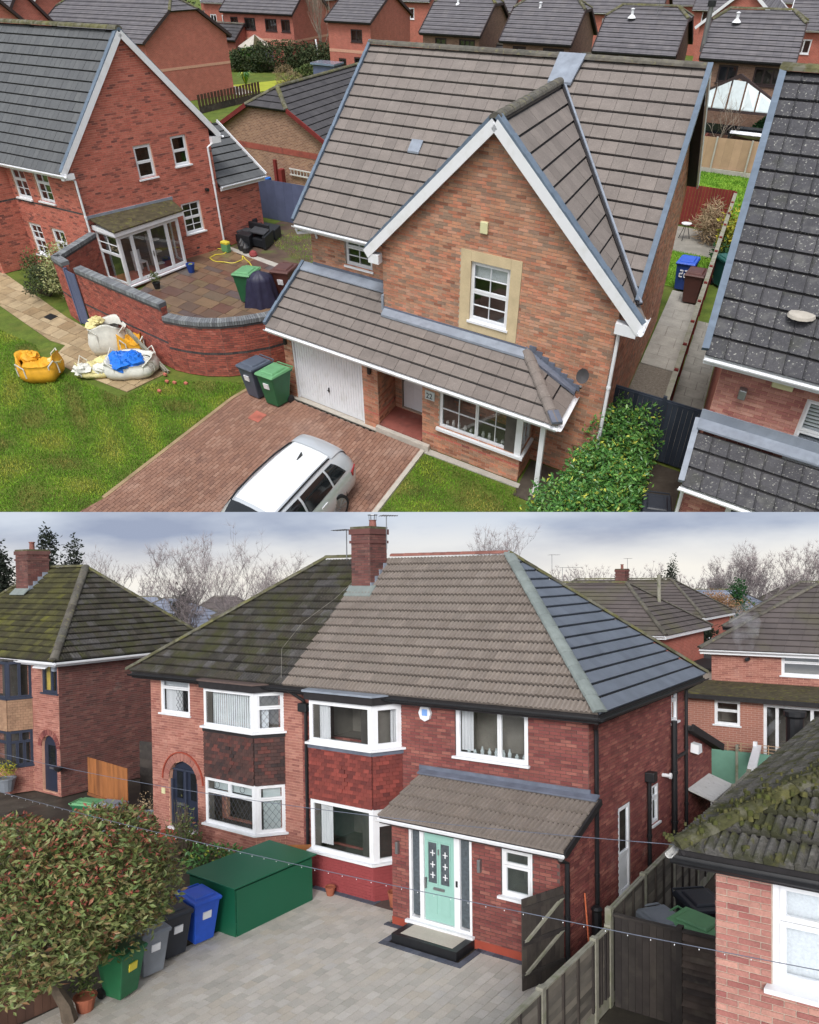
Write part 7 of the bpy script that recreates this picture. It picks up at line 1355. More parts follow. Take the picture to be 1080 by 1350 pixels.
mb = MB(); mb.add(FA.X(V), [(i*5+j, (i+1)*5+j, (i+1)*5+j+1, i*5+j+1) for i in range(7) for j in range(4)]); mb.add(FA.X(V)-ZUP*.03, [(i*5+j, i*5+j+1, (i+1)*5+j+1, (i+1)*5+j) for i in range(7) for j in range(4)]); T.part('canopy', mb, 'upvc', smooth=True)
for a, b in ((9.9, 39.2), (12.9, 39.2), (9.9, 40.8), (12.9, 40.8)): T.part('pole', MB().tube([FA.X((a, b, 0)), FA.X((a, b, 1.9))], .04, 6), 'black_plastic')
T.part('garden_bench', MB().box(FA, 10.8, 12.2, 39.5, 40.0, .35, .45).box(FA, 10.9, 11.0, 39.5, 40, 0, .35).box(FA, 12, 12.1, 39.5, 40, 0, .35), 'fence_brown')
T = Thing('bare_shrub', 'leafless small tree in front of the conservatory', 'tree', FA, FA.X((9.3, 40.2, 0))); limb_tree(T, T.base, 2.4, .07, .9, 7, 3, 'bark_pale', 4, twig_r=.02)
bush('russet_shrub', 'rusty brown shrub against the dark garden fence', FA, (8.2, 40.4, 0), (.7, .6, .8), 500, 'tile_hung_red', .2); T = Thing('back_fence', 'brown boarded fence behind the bare shrub and the russet shrub', 'fence', FA, FA.X((9.5, 41, 0))); boards(T, FA, (7.0, 40.9), (13.5, 41.0), 0, 1.5, 'fence_brown', .8)
# gardens at the left back: lime lawn, conifer hedge, grasses, picket fence, conservatories, tree
sheet('lawn', FA, [(-42, 46), (-37.2, 44.2), (-33.5, 48), (-38, 53)], .02, 'lawn_lime'); sheet('patio_slabs', FA, [(-41.5, 44), (-37.2, 42), (-36.8, 44.2), (-41, 46)], .03, 'concrete_pale')
for nm, lb, loc, r, n, m_, s_ in (('conifer_hedge', 'long trimmed dark hedge behind the lime coloured lawn', (-42.5, 57.0, 0), (5.6, 1.5, 1.25), 6500, 'hedge_dark', .3), ('mixed_hedge', 'brown tinged hedge end to the right by the bare tree', (-37.8, 58.8, 0), (2.6, 1.2, 1.2), 2600, 'hedge_dark', .3), ('leafy_shrub', 'green glossy shrub where the hedge meets the fence', (-46.2, 55.4, 0), (1.6, 1.2, 1.0), 1500, 'laurel', .3), ('brown_shrub', 'rounded brown shrub at the right of the lime lawn', (-36.6, 50.4, 0), (1.3, 1.0, .75), 1300, 'straw', .22), ('low_hedge', 'low straggly hedge running down to the bungalow ridge', (-35.5, 54.6, 0), (2.4, 1.0, .6), 1500, 'shrub_green', .3)):
    bush(nm, lb, FA, loc, r, n, m_, s_, cat='hedge' if 'hedge' in nm else 'shrub', shell=.7)
T = Thing('phormium', 'spiky green grass plant on the lime coloured lawn', 'plant', FA, FA.X((-40.3, 47.2, 0))); mb = MB()
for k in range(90): t = RNG.uniform(0, 6.28); L = RNG.uniform(.9, 1.5); d_ = np.array([math.cos(t), math.sin(t), 0]); s_ = np.array([-d_[1], d_[0], 0])*.05; o_ = RNG.uniform(.3, .9); P0 = T.base; P1 = P0+d_*o_*.5*L+ZUP*L*.8; P2 = P0+d_*o_*L+ZUP*L*.65; mb.add([P0-s_, P0+s_, P1+s_, P1-s_, P2], [(0, 1, 2, 3), (3, 2, 4)], RNG.random())
T.part('blade', mb, 'laurel', kind='stuff')
T = Thing('picket_fence', 'dark low fence with posts between the red gable and the bungalow', 'fence', FA, FA.X((-33, 38, 0))); boards(T, FA, (-34.8, 33.0), (-33.9, 41.8), .5, 1.35, 'fence_brown', .45, gap=.12); boards(T, FA, (-34.8, 33.1), (-33.9, 41.9), 0, .5, 'fence_dark', 1.0)
T = Thing('garden_conservatory', 'hexagonal conservatory with a pale ribbed roof against the red house', 'conservatory', FA, FA.X((-46.6, 57.5, 0))); c = FA.X((-46.6, 57.6, 0)); ring = [c+np.array([2.0*math.cos(t), 1.7*math.sin(t), 2.0]) for t in np.linspace(0, 2*math.pi, 9)[:8]]; ap = c+np.array([0, .3, 3.05])
for k in range(8): T.part('roof_panel', MB().prism([ring[k], ring[(k+1) % 8], ap+(ring[(k+1) % 8]-ap)*.02, ap+(ring[k]-ap)*.02], (0, 0, .06)), 'sandstone_edge' if k % 3 else 'moss_brown'); T.part('window', MB().prism([ring[k]*1-ZUP*.1, ring[(k+1) % 8]-ZUP*.1, ring[(k+1) % 8]-ZUP*1.5, ring[k]-ZUP*1.5], (ring[k]-c)*.02*np.array([1, 1, 0])), 'glassy_blue'); T.part('post', MB().tube([ring[k]-ZUP*2.0, ring[k]], .07, 5), 'dark_frame')
gable_house('garden_annexe', 'low tiled annexe with two skylights beside the wide red house', FA, -53.5, -49.0, 56.5, 60.5, 2.6, 3.9, 0, tile='tile_dark', wall='brick_far_red')
T = Thing('garden_shed', 'low shed with a pale flat roof in front of the red brick house', 'shed', FA, FA.X((-31.6, 51.6, 0))); T.part('wall', MB().box(FA, -33, -30.2, 50.8, 52.6, 0, 1.8), 'fence_slate'); T.part('roof', MB().box(FA, -33.2, -30.0, 50.6, 52.8, 1.8, 1.95), 'glassy_blue')
T = Thing('bare_tree', 'pale leafless tree behind the bungalow with a white post beside it', 'tree', FA, FA.X((-38.6, 62.3, 0))); limb_tree(T, T.base, 5.0, .16, .38, 11, 4, 'bark_pale', 12, twig_r=.03, up=1.0)
single('white_post', MB().tube([FA.X((-37.2, 58.6, 0)), FA.X((-38.0, 59.2, 2.9))], .08, 6), 'upvc', 'white leaning post beside the pale leafless tree', 'post', FA, FA.X((-37.2, 58.6, 0)))
T = Thing('panel_fence', 'dark panel fence behind the conifer hedge', 'fence', FA, FA.X((-42, 60, 0))); boards(T, FA, (-51, 57.6), (-38, 61.6), 0, 1.5, 'fence_brown', 1.6); T = Thing('panel_fence', 'pale fence panel at the left end of the conifer hedge', 'fence', FA, FA.X((-49, 53, 0))); boards(T, FA, (-49.5, 49.5), (-48.6, 56.5), 0, 1.4, 'fence_dark', 1.6)
# a further band of houses along the top edge
far = [('red_roadside_house', 'red house with white windows seen between two far roofs', -26.5, -18, 74, 82, 5, 7.4, 'a', 'upvc'), ('white_verge_house', 'house with white bargeboards and pale roof behind the two right hand houses', 4.0, 11, 66, 84, 4.9, 7.7, 'b', 'upvc'), ('solar_roof_house', 'house with dark panels on its roof right of the white verge house', 13, 20, 82, 100, 4.6, 7.4, 'b', 'upvc'), ('long_terrace', 'distant red terrace with a white framed upper storey at the far right', 22, 52, 112, 122, 4.6, 6.4, 'a', 'upvc'), ('distant_house', 'distant red house with small white windows above the middle far roof', -12, -2, 80, 88, 4.8, 7.0, 'a', 'upvc'), ('distant_house', 'distant house with white bay frames near the top right', 0, 6, 96, 104, 4.4, 6.6, 'a', 'upvc'), ('distant_house', 'distant grey roofed house over the red house with dark windows', -44, -34, 84, 94, 5, 7.6, 'a', 'upvc'), ('distant_house', 'distant red roofed house at the top edge left of centre', -74, -60, 78, 90, 5, 8, 'a', 'upvc'), ('distant_house', 'distant red gable at the top edge beyond the plain gable end', -58, -50, 76, 90, 5, 8.6, 'b', 'upvc')]
for k, (nm, lb, a0, a1, b0, b1, ev, rz, ax, fr_) in enumerate(far):
    gable_house(nm, lb, FA, a0, a1, b0, b1, ev, rz, 0, tile='tile_greymauve' if k != 2 else 'tile_bluegrey', wall='brick_far_red', axis=ax, frame=fr_, barge='upvc' if k in (1, 2, 3) else 'dark_frame', wins=[(0, 1.0+i*2.6, 3.1, 1.4, 1.2, 2) for i in range(int((a1-a0)/2.7))] if ax == 'a' else (), tw=.8, gauge=.6)
rg = random.Random(3); kk = 0
hues = ['leftmost', 'second', 'third', 'fourth', 'fifth', 'sixth', 'seventh', 'eighth', 'ninth', 'tenth']
for k in range(10):
    a = -110+k*24+rg.uniform(-4, 4); b = 140+rg.uniform(-8, 14); gable_house('horizon_house', f'{hues[k]} from the left among the roofs on the skyline of the estate', FA, a, a+13, b, b+9, 5, 8.2, 0, tile='tile_dark' if k % 2 else 'tile_greymauve', wall='brick_far_red', tw=1.2, gauge=1., frame='upvc', group='roofs along the estate skyline')
T = Thing('conifer', 'small dark conifer beside the distant gardens at the far right', 'tree', FA, FA.X((17.5, 62, 0))); mb = MB(); 
for k in range(9): C = blob_points(160, T.base+ZUP*(.4+k*.35), (1.3-k*.13, 1.3-k*.13, .3), .4, seed=k); leafquads(mb, C, .3)
T.part('foliage', mb, 'cone_green', kind='stuff'); T.part('trunk', MB().tube([T.base, T.base+ZUP*3.4], .08, 6), 'bark')
# ================================================================== place B: drive, bins, fences, trees, background
f = FB
pave('driveway', f, [(-2.95, -9.5), (4.9, -9.5), (4.95, -.95), (4.05, -.95), (4.05, -.16), (2.35, -.16), (2.35, -.92), (.3, -.92), (.3, -.16), (-.16, -.16), (-.16, .52), (-2.95, .52)], .0, .27, .20, 'paving_sett', 'sandstone_edge', piece='paving_sett', gap=.008, h=.02)
def border(p0, p1, wd=.15, n=None):
    w = Wl(f, p0, p1); n = n or max(1, round(w.L/.21)); s = w.L/n
    for i in range(n): T_ = MB().wbox(w, i*s+.005, (i+1)*s-.005, 0, .026, 0, wd-.01, 0); o = bpy.data.objects.new('border_sett', T_.mesh('border_sett', bb)); COL.objects.link(o); o.parent = bo; o.data.materials.append(MATS['sett_dark'])
mat('sett_dark', [G(86,92,106), G(78,82,94), G(96,100,112), G(70,74,84)], nscale=3, namp=.15, rough=.8)
bo = sheet('border_strip', f, [(-2.95, .50), (-.16, .50), (-.16, 1.3), (-2.95, 1.3)], .004, 'mortar_dark', .03); bb = np.array(bo['_b'])
for p0, p1 in (((-2.95, .68), (-1.0, .68)), ((-.16, .0), (.3, .0)), ((.3, -.92+.16), (2.35, -.92+.16)), ((2.2, .0), (4.05, .0)), ((-2.95, .52+.3), (-1.0, .52+.3))): border(p0, p1)
for a in (.3, 2.2): 
    for k in range(4): T_ = MB().box(f, a, a+.14, -.78+k*.19, -.78+k*.19+.18, 0, .026); o = bpy.data.objects.new('border_sett', T_.mesh('border_sett', bb)); COL.objects.link(o); o.parent = bo; o.data.materials.append(MATS['sett_dark'])
sheet('front_garden', f, [(-11, -1.5), (-3.05, -1.5), (-3.05, 1.3), (-11, 1.3)], .01, 'soil', .03); sheet('neighbour_path', f, [(-16, -1.4), (-10.2, -1.4), (-10.2, 9), (-16, 9)], .004, 'tarmac_wet', .03); sheet('alley', f, [(5.35, -9), (8.4, -9), (8.4, 12), (5.35, 12)], .004, 'tarmac_wet', .03); sheet('side_lawn', f, [(4.2, .7), (4.95, .7), (4.95, 7.5), (4.2, 7.5)], .01, 'lawn_bright')
sheet('side_slab', f, [(4.2, -.95), (5.2, -.95), (5.2, .7), (4.2, .7)], .006, 'concrete'); sheet('alley_slabs', f, [(7.0, -.4), (8.38, -.4), (8.38, 8), (7.0, 8)], .012, 'concrete'); sheet('garden_lawn', f, [(.5, 10.3), (5.0, 10.3), (5.0, 14.8), (.5, 14.8)], .01, 'lawn_bright')
blades(f, [(4.2, .75), (4.95, .75), (4.95, 7.4), (4.2, 7.4)], 6000, m='grass_bright', label='strip of grass between the semi side wall and the fence', hgt=(.04, .1)); blades(f, [(.5, 10.3), (5, 10.3), (5, 14.8), (.5, 14.8)], 9000, m='grass_bright', label='bright lawn behind the semi seen past its rear corner', hgt=(.04, .12))
# storage box
mat('box_green', [G(22,92,66)], nscale=.8, namp=.06, rough=.45, spec=.5)
T = Thing('storage_box', 'large dark green metal garden storage box on the drive edge', 'storage box', f, f.X((-3.1, -1.1, 0)))
T.part('front_panel', MB().box(f, -2.42, -2.40, -2.30, 0, 0, 1.08), 'box_green'); T.part('front_panel', MB().box(f, -2.425, -2.405, -2.34, -2.32, 0, 1.08), 'box_green')
T.part('side_panel', MB().box(f, -3.85, -2.43, -2.34, -2.32, 0, 1.12), 'box_green'); T.part('side_panel', MB().box(f, -3.85, -2.43, 0, .02, 0, 1.12), 'box_green'); T.part('back_panel', MB().box(f, -3.87, -3.85, -2.34, .02, 0, 1.17), 'box_green')
T.part('lid', MB().prism(f.X([(-2.33, -2.42, 1.14), (-2.33, .1, 1.14), (-3.92, .1, 1.2), (-3.92, -2.42, 1.2)]), (0, 0, .035)), 'box_green', bevel=.008)
# bins along the drive edge
bd = 'bins in a row along the left edge of the paved drive'
R0_ = f.ang(); rot = math.atan2(f.M[1, 0], f.M[0, 0])+math.pi/2*1.0
for nm, lb, col, lid, a, b, sc in (('blue', 'bright blue wheelie bin next to the green storage box', 'bin_blue', None, -2.95, -2.85, 1.12), ('black', 'black wheelie bin between the blue bin and the grey one', 'bin_black', None, -2.9, -3.6, 1.1), ('grey', 'grey wheelie bin under the edge of the russet shrub', 'bin_grey', None, -2.65, -4.3, 1.05), ('green', 'green wheelie bin with a yellow label under the russet shrub', 'bin_green', None, -2.35, -5.1, 1.05)):
    t_ = bin_proto(f, (a, b, 0), lb, col, lid, bd, mark='hose_yellow' if nm == 'green' else 'upvc'); place(t_, f, (a, b, .02), rot+(-.2 if nm != 'green' else .1)+math.pi*.0, sc)
# terracotta pots, log
potted('terracotta_pot', 'small empty terracotta pot at the foot of the painted bay', f, (-2.25, .45, .02), .13, .22, 'terracotta', None, 0); potted('terracotta_pot', 'taller terracotta pot in the corner beside the porch', f, (-.55, .75, .02), .15, .36, 'terracotta', None, 0); potted('terracotta_pot', 'terracotta pot with a small plant under the russet shrub by the green bin', f, (-2.45, -5.75, .02), .2, .28, 'terracotta', 'shrub_green', .25)
single('log', MB().tube([f.X((-3.75, .6, .2)), f.X((-3.3, .75, .2))], .18, 12), 'bark', 'short log lying behind the storage box by the boundary', 'log', f, f.X((-3.5, .7, 0))); T = Thing('low_boundary', 'low orange brown timber panel between the two front gardens', 'fence', f, f.X((-3.55, 1, 0))); boards(T, f, (-4.2, .4), (-3.2, 1.1), 0, .95, 'fence_orange', .16, horiz=True)
mat('fence_orange', [G(140,88,50), G(156,100,58), G(124,78,48)], nscale=3, namp=.3, stretch=(1,1,.3), rough=.8) if False else None
# open side gate of the semi
T = Thing('wooden_gate', 'open dark wooden gate with a diagonal brace beside the porch', 'gate', f, f.X((4.1, -.1, 0))); w = boards(T, f, (3.80, -1.08), (4.16, -.10), .06, 1.86, 'gate_black', .12)
for z in (.32, .95, 1.62): T.part('rail', MB().wbox(w, 0, w.L, z, z+.09, .026, .06), 'gate_black')
for z0, z1 in ((.38, .98), (1.02, 1.64)): T.part('brace', MB().hexa(w.X([(.02, z0, .07), (.12, z0, .07), (.12, z0, .03), (.02, z0, .03), (w.L-.12, z1, .07), (w.L-.02, z1, .07), (w.L-.02, z1, .03), (w.L-.12, z1, .03)])), 'post_grey')
T = Thing('broom', 'orange handled broom leaning against the side wall behind the gate', 'broom', f, f.X((4.35, .9, 0))); T.part('handle', MB().tube([f.X((4.45, .5, .05)), f.X((4.15, .9, 1.35))], .018, 6), 'hose_orange'); T.part('brush_head', MB().box(f, 4.3, 4.6, .45, .55, .02, .12), 'black_plastic')
single('golf_bag', MB().lathe(f.X((4.3, 1.15, 0)), [(.1, 0), (.12, .2), (.1, .9), (.13, .95), (.08, 1.0)], 8), 'black_plastic', 'tall black bag standing against the side wall', 'bag', f, f.X((4.3, 1.15, 0)))
# side fence: concrete posts, lapped panels, battens
def lap_fence(label, pts, top, gravel=.25, m='fence_grey', inner=1):
    T = Thing('panel_fence', label, 'fence', f, f.X((*pts[0], 0)))
    for i in range(len(pts)-1):
        p, q_ = np.array(pts[i], float), np.array(pts[i+1], float); h = top[i]; w = Wl(f, p, q_) ; T.part('concrete_post', MB().box(f, p[0]-.06, p[0]+.06, p[1]-.06, p[1]+.06, 0, h+.08), 'post_grey', bevel=.01)
        T.part('gravel_board', MB().wbox(w, .06, w.L-.06, 0, gravel, -.03, .03), 'post_grey'); n = int((h-gravel)/.115); s = (h-gravel)/n
        for k in range(n):
            z0, z1 = gravel+k*s, gravel+(k+1)*s+.03; wv = [random.uniform(-.008, .008) for _ in range(5)]; V = []
            for j, u in enumerate(np.linspace(.06, w.L-.06, 5)): V += [(u, z0-.01+wv[j], .024), (u, z1, .004), (u, z1, -.006), (u, z0-.01+wv[j], .012)]
            mb = MB(); mb.add(w.X(V), [(4*j+a, 4*j+(a+1) % 4, 4*j+4+(a+1) % 4, 4*j+4+a) for j in range(4) for a in range(4)]+[(0, 1, 2, 3), (19, 18, 17, 16)]); T.part('slat', mb, m)
        for u in (.1, w.L*.35, w.L*.63, w.L-.13): T.part('batten', MB().wbox(w, u-.025, u+.03, gravel, h, .024, .055), 'gate_black'); T.part('batten', MB().wbox(w, u-.025, u+.03, gravel, h, -.04, -.006), 'gate_black')
        T.part('capping', MB().wbox(w, .06, w.L-.06, h, h+.03, -.05, .05), 'post_grey')
    p = pts[-1]; T.part('concrete_post', MB().box(f, p[0]-.06, p[0]+.06, p[1]-.06, p[1]+.06, 0, top[-1]+.08), 'post_grey'); return T
lap_fence('low dark lapped fence with concrete posts along the near drive', [(5.3, -7.1), (5.3, -5.15), (5.3, -3.2), (5.3, -1.25), (5.3, -.62)], [1.5]*4+[1.5]); lap_fence('taller dark lapped fence running back beside the semi side wall', [(5.3, -.6), (5.22, 1.3), (5.16, 3.2), (5.1, 5.1), (5.04, 7.0), (4.98, 8.9), (4.92, 10.8)], [1.8]*6+[1.8])
T = Thing('garden_gate', 'dark stained gate and panel across the alley in front of the stored bins', 'gate', f, f.X((6.4, -.6, 0))); boards(T, f, (5.42, -.62), (6.55, -.62), .05, 1.78, 'gate_black', .13); boards(T, f, (6.6, -.62), (8.3, -.62), .1, 1.74, 'fence_dark', .12, horiz=True, jit=.03); T.part('gate_post', MB().box(f, 6.52, 6.62, -.68, -.56, 0, 1.85), 'gate_black'); T.part('capping', MB().box(f, 5.4, 8.3, -.68, -.58, 1.76, 1.8), 'gate_black')
for lb, col, a, b, r_, sc in (('grey wheelie bin lid seen just behind the alley gate', 'bin_grey', 5.75, .85, .3, 1.3), ('pale green wheelie bin behind the alley gate beside the brick corner', 'bin_palegreen', 6.38, .95, .7, 1.34), ('black wheelie bin standing furthest back behind the alley gate', 'bin_black', 6.15, 2.0, .1, 1.34)):
    t_ = bin_proto(f, (a, b, 0), lb, col, None, 'bins stored behind the alley gate'); place(t_, f, (a, b, 0), r_, sc)
# left: gate, bins, planters, bits between the two houses
T = Thing('side_gate', 'orange brown weathered gate standing open beside the left house', 'gate', f, f.X((-13, 1.6, 0))); boards(T, f, (-14.2, 1.75), (-11.6, 1.45), .55, 1.8, 'fence_orange', .2); T.part('rail', MB().bar(f.X((-14.2, 1.72, .5)), f.X((-11.6, 1.42, .5)), .06, .1), 'fence_orange')
T = Thing('dark_side_gate', 'black slatted gate between the two houses', 'gate', f, f.X((-12, 2.8, 0))); boards(T, f, (-13.0, 2.9), (-10.25, 3.1), .1, 2.3, 'gate_black', .3, horiz=True)
for lb, col, lid, a, b in (('pale green lidded bin behind the russet shrub', 'bin_green', 'bin_palegreen', -11.6, .1), ('light grey bin beside the pale green lidded one', 'bin_grey', None, -10.85, .35)):
    t_ = bin_proto(f, (a, b, 0), lb, col, lid, 'bins beside the left hand path'); place(t_, f, (a, b, 0), rot+.3, 1.1)
potted('planter', 'round grey planter with a bare climber near the arched door', f, (-10.9, 1.6, 0), .34, .38, 'bin_grey', 'straw', .4, 120); potted('planter', 'low black planter beside the round grey one', f, (-10.5, 1.25, 0), .3, .22, 'black_plastic', 'shrub_green', .2, 90); potted('planter', 'tall grey planter with a yellow green plant by the left house door', f, (-18.0, 1.0, .2), .32, .5, 'bin_grey', 'yellow_leaf', .38, 300)
T = Thing('garden_ornament', 'small pale figurine standing on the soil by the arched door', 'ornament', f, f.X((-9.3, -.1, 0))); T.part('figure', MB().lathe(T.base, [(.1, 0), (.08, .1), (.1, .22), (.05, .3), (.07, .38), (.02, .44)], 10), 'upvc_grubby'); T = Thing('garden_toy', 'pink and mint plastic toy left beside the planters', 'toy', f, f.X((-10.4, .3, 0))); T.part('seat', MB().box(f, -10.6, -10.3, .1, .4, .1, .25), 'mint_paint', bevel=.04); T.part('body', MB().lathe(f.X((-10.75, .25, 0)), [(.12, 0), (.18, .15), (.1, .35)], 8), 'toy_lilac')
for nm, lb, loc, r, n, m_, s_ in (('rose_bush', 'tangled bare rose stems under the leaded bay window', (-6.9, -.1, 0), (.7, .5, .7), 380, 'shrub_green', .12), ('rose_bush', 'thin reddish shrub beside the arched front door', (-7.7, .5, 0), (.35, .3, .8), 240, 'photinia', .1), ('garden_shrub', 'green leafy shrub behind the storage box', (-5.4, -.4, 0), (.7, .5, .55), 700, 'laurel', .14), ('garden_shrub', 'low shrub spilling over the front garden soil', (-8.9, -.9, 0), (.8, .5, .4), 500, 'shrub_green', .12)):
    T = bush(nm, lb, f, loc, r, n, m_, s_); mb = MB()
    for k in range(26): t = RNG.uniform(0, 6.28); o_ = RNG.uniform(.2, 1)*r[0]; top = T.base+np.array([o_*math.cos(t), o_*math.sin(t), r[2]*RNG.uniform(1.2, 2.1)]); mb.tube([T.base, (T.base+top)/2+np.array([.1*math.cos(t), .1*math.sin(t), .1]), top], [.014, .01, .004], 4, False)
    T.part('bare_stem', mb, 'bark', kind='stuff')
# the russet shrub
T = Thing('photinia_tree', 'big rounded green and russet photinia at the lower left', 'tree', f, f.X((-2.35, -6.1, 0))); limb_tree(T, T.base, 1.7, .14, .75, 8, 3, 'bark', 5, twig_r=.012, start=.45)
C = f.X((-2.5, -6.0, 0))+ZUP*2.34; pts = np.vstack([blob_points(15500, C, (2.0, 2.0, 1.66), .6, lump=.17, seed=3), blob_points(5200, C-ZUP*.2, (1.6, 1.6, 1.4), .2, seed=4)]); loc_ = (pts-f.O)@np.linalg.inv(f.M).T; pts = pts[pts[:, 2] > .72+.42*np.clip(loc_[:, 0]+2.7, 0, 3)+.12*np.sin(pts[:, 0]*4)]
mb = MB(); V = leafquads(mb, pts, .135, aspect=.42).reshape(-1, 4, 3); d = np.linalg.norm(V.mean(1)-f.camp, axis=1); order = np.argsort(d); m_ = MB(); m_.many(V[order[300:]], [(0,1,2),(0,2,3)], RNG.random(len(order)-300)); T.part('leaf', m_, 'photinia', kind='stuff')
for i in order[:300]: m_ = MB(); m_.add(V[i], [(0,1,2),(0,2,3)]); me = m_.mesh('leaf', V[i][0]); me.materials.append(MATS['photinia']); T.piece('leaf', me, V[i][0], T.o)
# red young shoots on the top
tp = pts[pts[:, 2] > C[2]+.3]; tp = tp[RNG.random(len(tp)) < .1]; mb = MB(); sh = np.vstack([tp+RNG.normal(0, .035, (len(tp), 3)) for _ in range(3)]); leafquads(mb, sh+ZUP*.04, .09); T.part('young_shoot', mb, 'photinia_red', kind='stuff')
T = Thing('left_fence', 'dark board fence under the russet shrub at the bottom left', 'fence', f, f.X((-3.1, -7, 0))); boards(T, f, (-3.15, -9.5), (-3.05, -5.9), 0, .9, 'fence_brown', .15)
# wires and a string of lights
def cable(label, P, Q, sag, m, r=.008, bulbs=0):
    A, B = f.X(P), f.X(Q); n = 40; pts = [A+(B-A)*i/n-ZUP*sag*4*(i/n)*(1-i/n) for i in range(n+1)]; T = Thing('overhead_cable', label, 'cable', f, A); T.part('wire', MB().tube(pts, r, 4), m)
    if bulbs:
        mb = MB()
        for k in range(bulbs): t = (k+.5)/bulbs*n; i = int(t); p = pts[i]+(pts[i+1]-pts[i])*(t-i); mb.lathe(p-ZUP*.03, [(.003, 0), (.006, .006), (.003, .014)], 5)
        T.part('bulb', mb, 'upvc', kind='stuff')
cable('thin grey overhead wire crossing in front of the bays', (-7.2, -5, 4.25), (8.3, -5.0, 4.95), .25, 'lead_dark', .005); cable('sagging string of tiny lights crossing above the drive', (-4.6, -6, 3.9), (9.9, -6.2, 4.42), .12, 'lead_dark', .005, 60)

# ------------------------------------------------------------------ background of place B
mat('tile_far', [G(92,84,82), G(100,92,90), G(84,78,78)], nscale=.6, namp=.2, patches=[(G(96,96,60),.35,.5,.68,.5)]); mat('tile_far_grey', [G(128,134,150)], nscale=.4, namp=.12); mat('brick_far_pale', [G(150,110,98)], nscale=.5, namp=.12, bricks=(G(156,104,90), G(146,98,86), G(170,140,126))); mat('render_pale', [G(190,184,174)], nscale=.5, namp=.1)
def hip_house(name, label, a0, a1, b0, b1, ev, rz, wins=(), wall='brick_far_red', tile='tile_far', fr_='upvc', chim=(), group=None, gl='glassy_black', F=FB, gut='upvc', rows=.36, real=False):
    H = House(name, label, 'house', F, ((a0+a1)/2, (b0+b1)/2), group); hw = (b1-b0)/2; ins = min(hw, (a1-a0)/2-.3); bm = (b0+b1)/2; o = .35
    for k, (p, q_) in enumerate((((a0, b0), (a1, b0)), ((a1, b0), (a1, b1)), ((a1, b1), (a0, b1)), ((a0, b1), (a0, b0)))):
        w = Wl(F, p, q_); ww = [x for x in wins if x[0] == k]; H.wall(w, ev, ops=[x[1:5] for x in ww], far=wall if not (real and k == 0) else None, brick='brick_rust' if real and k == 0 else None, mortar='mortar_red', indiv=False)
        for x in ww: H.window(w, *x[1:5], lights=[(i/x[5], 0, (i+1)/x[5], 1, 1, 1) for i in range(x[5])] if x[5] != 9 else [(0, 0, 1, .62, 1, 1), (0, .62, .5, 1, 1, 1), (.5, .62, 1, 1, 1, 1)], fm=fr_, inset=.03, depth=.6, room='room_pale')
    E = [(a0-o, b0-o, ev), (a1+o, b0-o, ev), (a1+o, b1+o, ev), (a0-o, b1+o, ev)]; R = [(a0-o+ins, bm, rz), (a1+o-ins, bm, rz)]; hd = hw+o; sl = rz-ev
    for c, v in (([E[0], E[1], R[1], R[0]], (0, hd, sl)), ([E[1], E[2], R[1]], (-ins, 0, sl)), ([E[2], E[3], R[0], R[1]], (0, -hd, sl)), ([E[3], E[0], R[0]], (ins, 0, sl))): H.roof(F, c, v, tile, tw=.5, gauge=rows, indiv=False)
    H.ridge(F, (R[0][0], bm, rz+.05), (R[1][0], bm, rz+.05), 'moss_ridge', seg=.8)
    for e_, r_ in ((0, 0), (1, 1), (2, 1), (3, 0)): H.ridge(F, (*E[e_][:2], ev+.05), (R[r_][0], bm, rz+.05), 'ridge_grey', seg=.8, name='hip_tile')
    H.gutter(F, (E[0][0], E[0][1]-.06, ev-.05), (E[1][0], E[1][1]-.06, ev-.05), gut); H.board(F, (E[0][0], E[0][1]+.05, ev-.12), (E[1][0], E[1][1]+.05, ev-.12), .03, .2, gut); H.board(F, (E[1][0]-.05, E[1][1], ev-.12), (E[2][0]-.05, E[2][1], ev-.12), .03, .2, gut)
    for ca, cb, ch in chim: chimney(H, F, ca, ca+.7, cb, cb+.8, rz-1.2, rz+ch)
    H.finish(0, 0); return H
hb = hip_house('garden_house', 'brick house behind the gardens at the right with white patio doors', 2.0, 12.5, 17.2, 24.2, 5.0, 7.5, real=True, wins=[(0, 2.5, 4.05, 2.6, .85, 9)], wall='brick_far_pale', chim=((7.2, 21, .8),))
w = Wl(f, (.9, 15.4), (12.5, 15.2)); hb.wall(w, 3.45, far='brick_far_pale', ops=[(1.72, 2.3, .9, .92), (3.4, .9, 2.7, 2.3)], name='extension_wall'); hb.window(w, 1.72, 2.3, .9, .92, lights=[(0, 0, 1, .6, 1, 1), (0, .6, 1, 1, 1, 1)], inset=.03, room='room_pale'); hb.window(w, 3.4, .9, 2.7, 2.3, lights=[(0, 0, .15, 1, 1, 1), (.15, 0, .58, 1, 1, 1), (.58, 0, 1, 1, 1, 1)], inset=.03, room='room')
hb.part('extension_roof', MB().prism(f.X([(.7, 15.1, 3.4), (12.8, 14.9, 3.4), (12.8, 17.2, 3.62), (.7, 17.2, 3.62)]), (0, 0, .08)), 'moss_brown'); hb.part('fascia', MB().bar(f.X((.7, 15.05, 3.36)), f.X((12.8, 14.85, 3.36)), .08, .16), 'black_timber'); hb.part('flue', MB().tube([f.X((3.35, 17.2, 4.62)), f.X((3.35, 17.0, 4.62))], .08, 8), 'black_plastic')
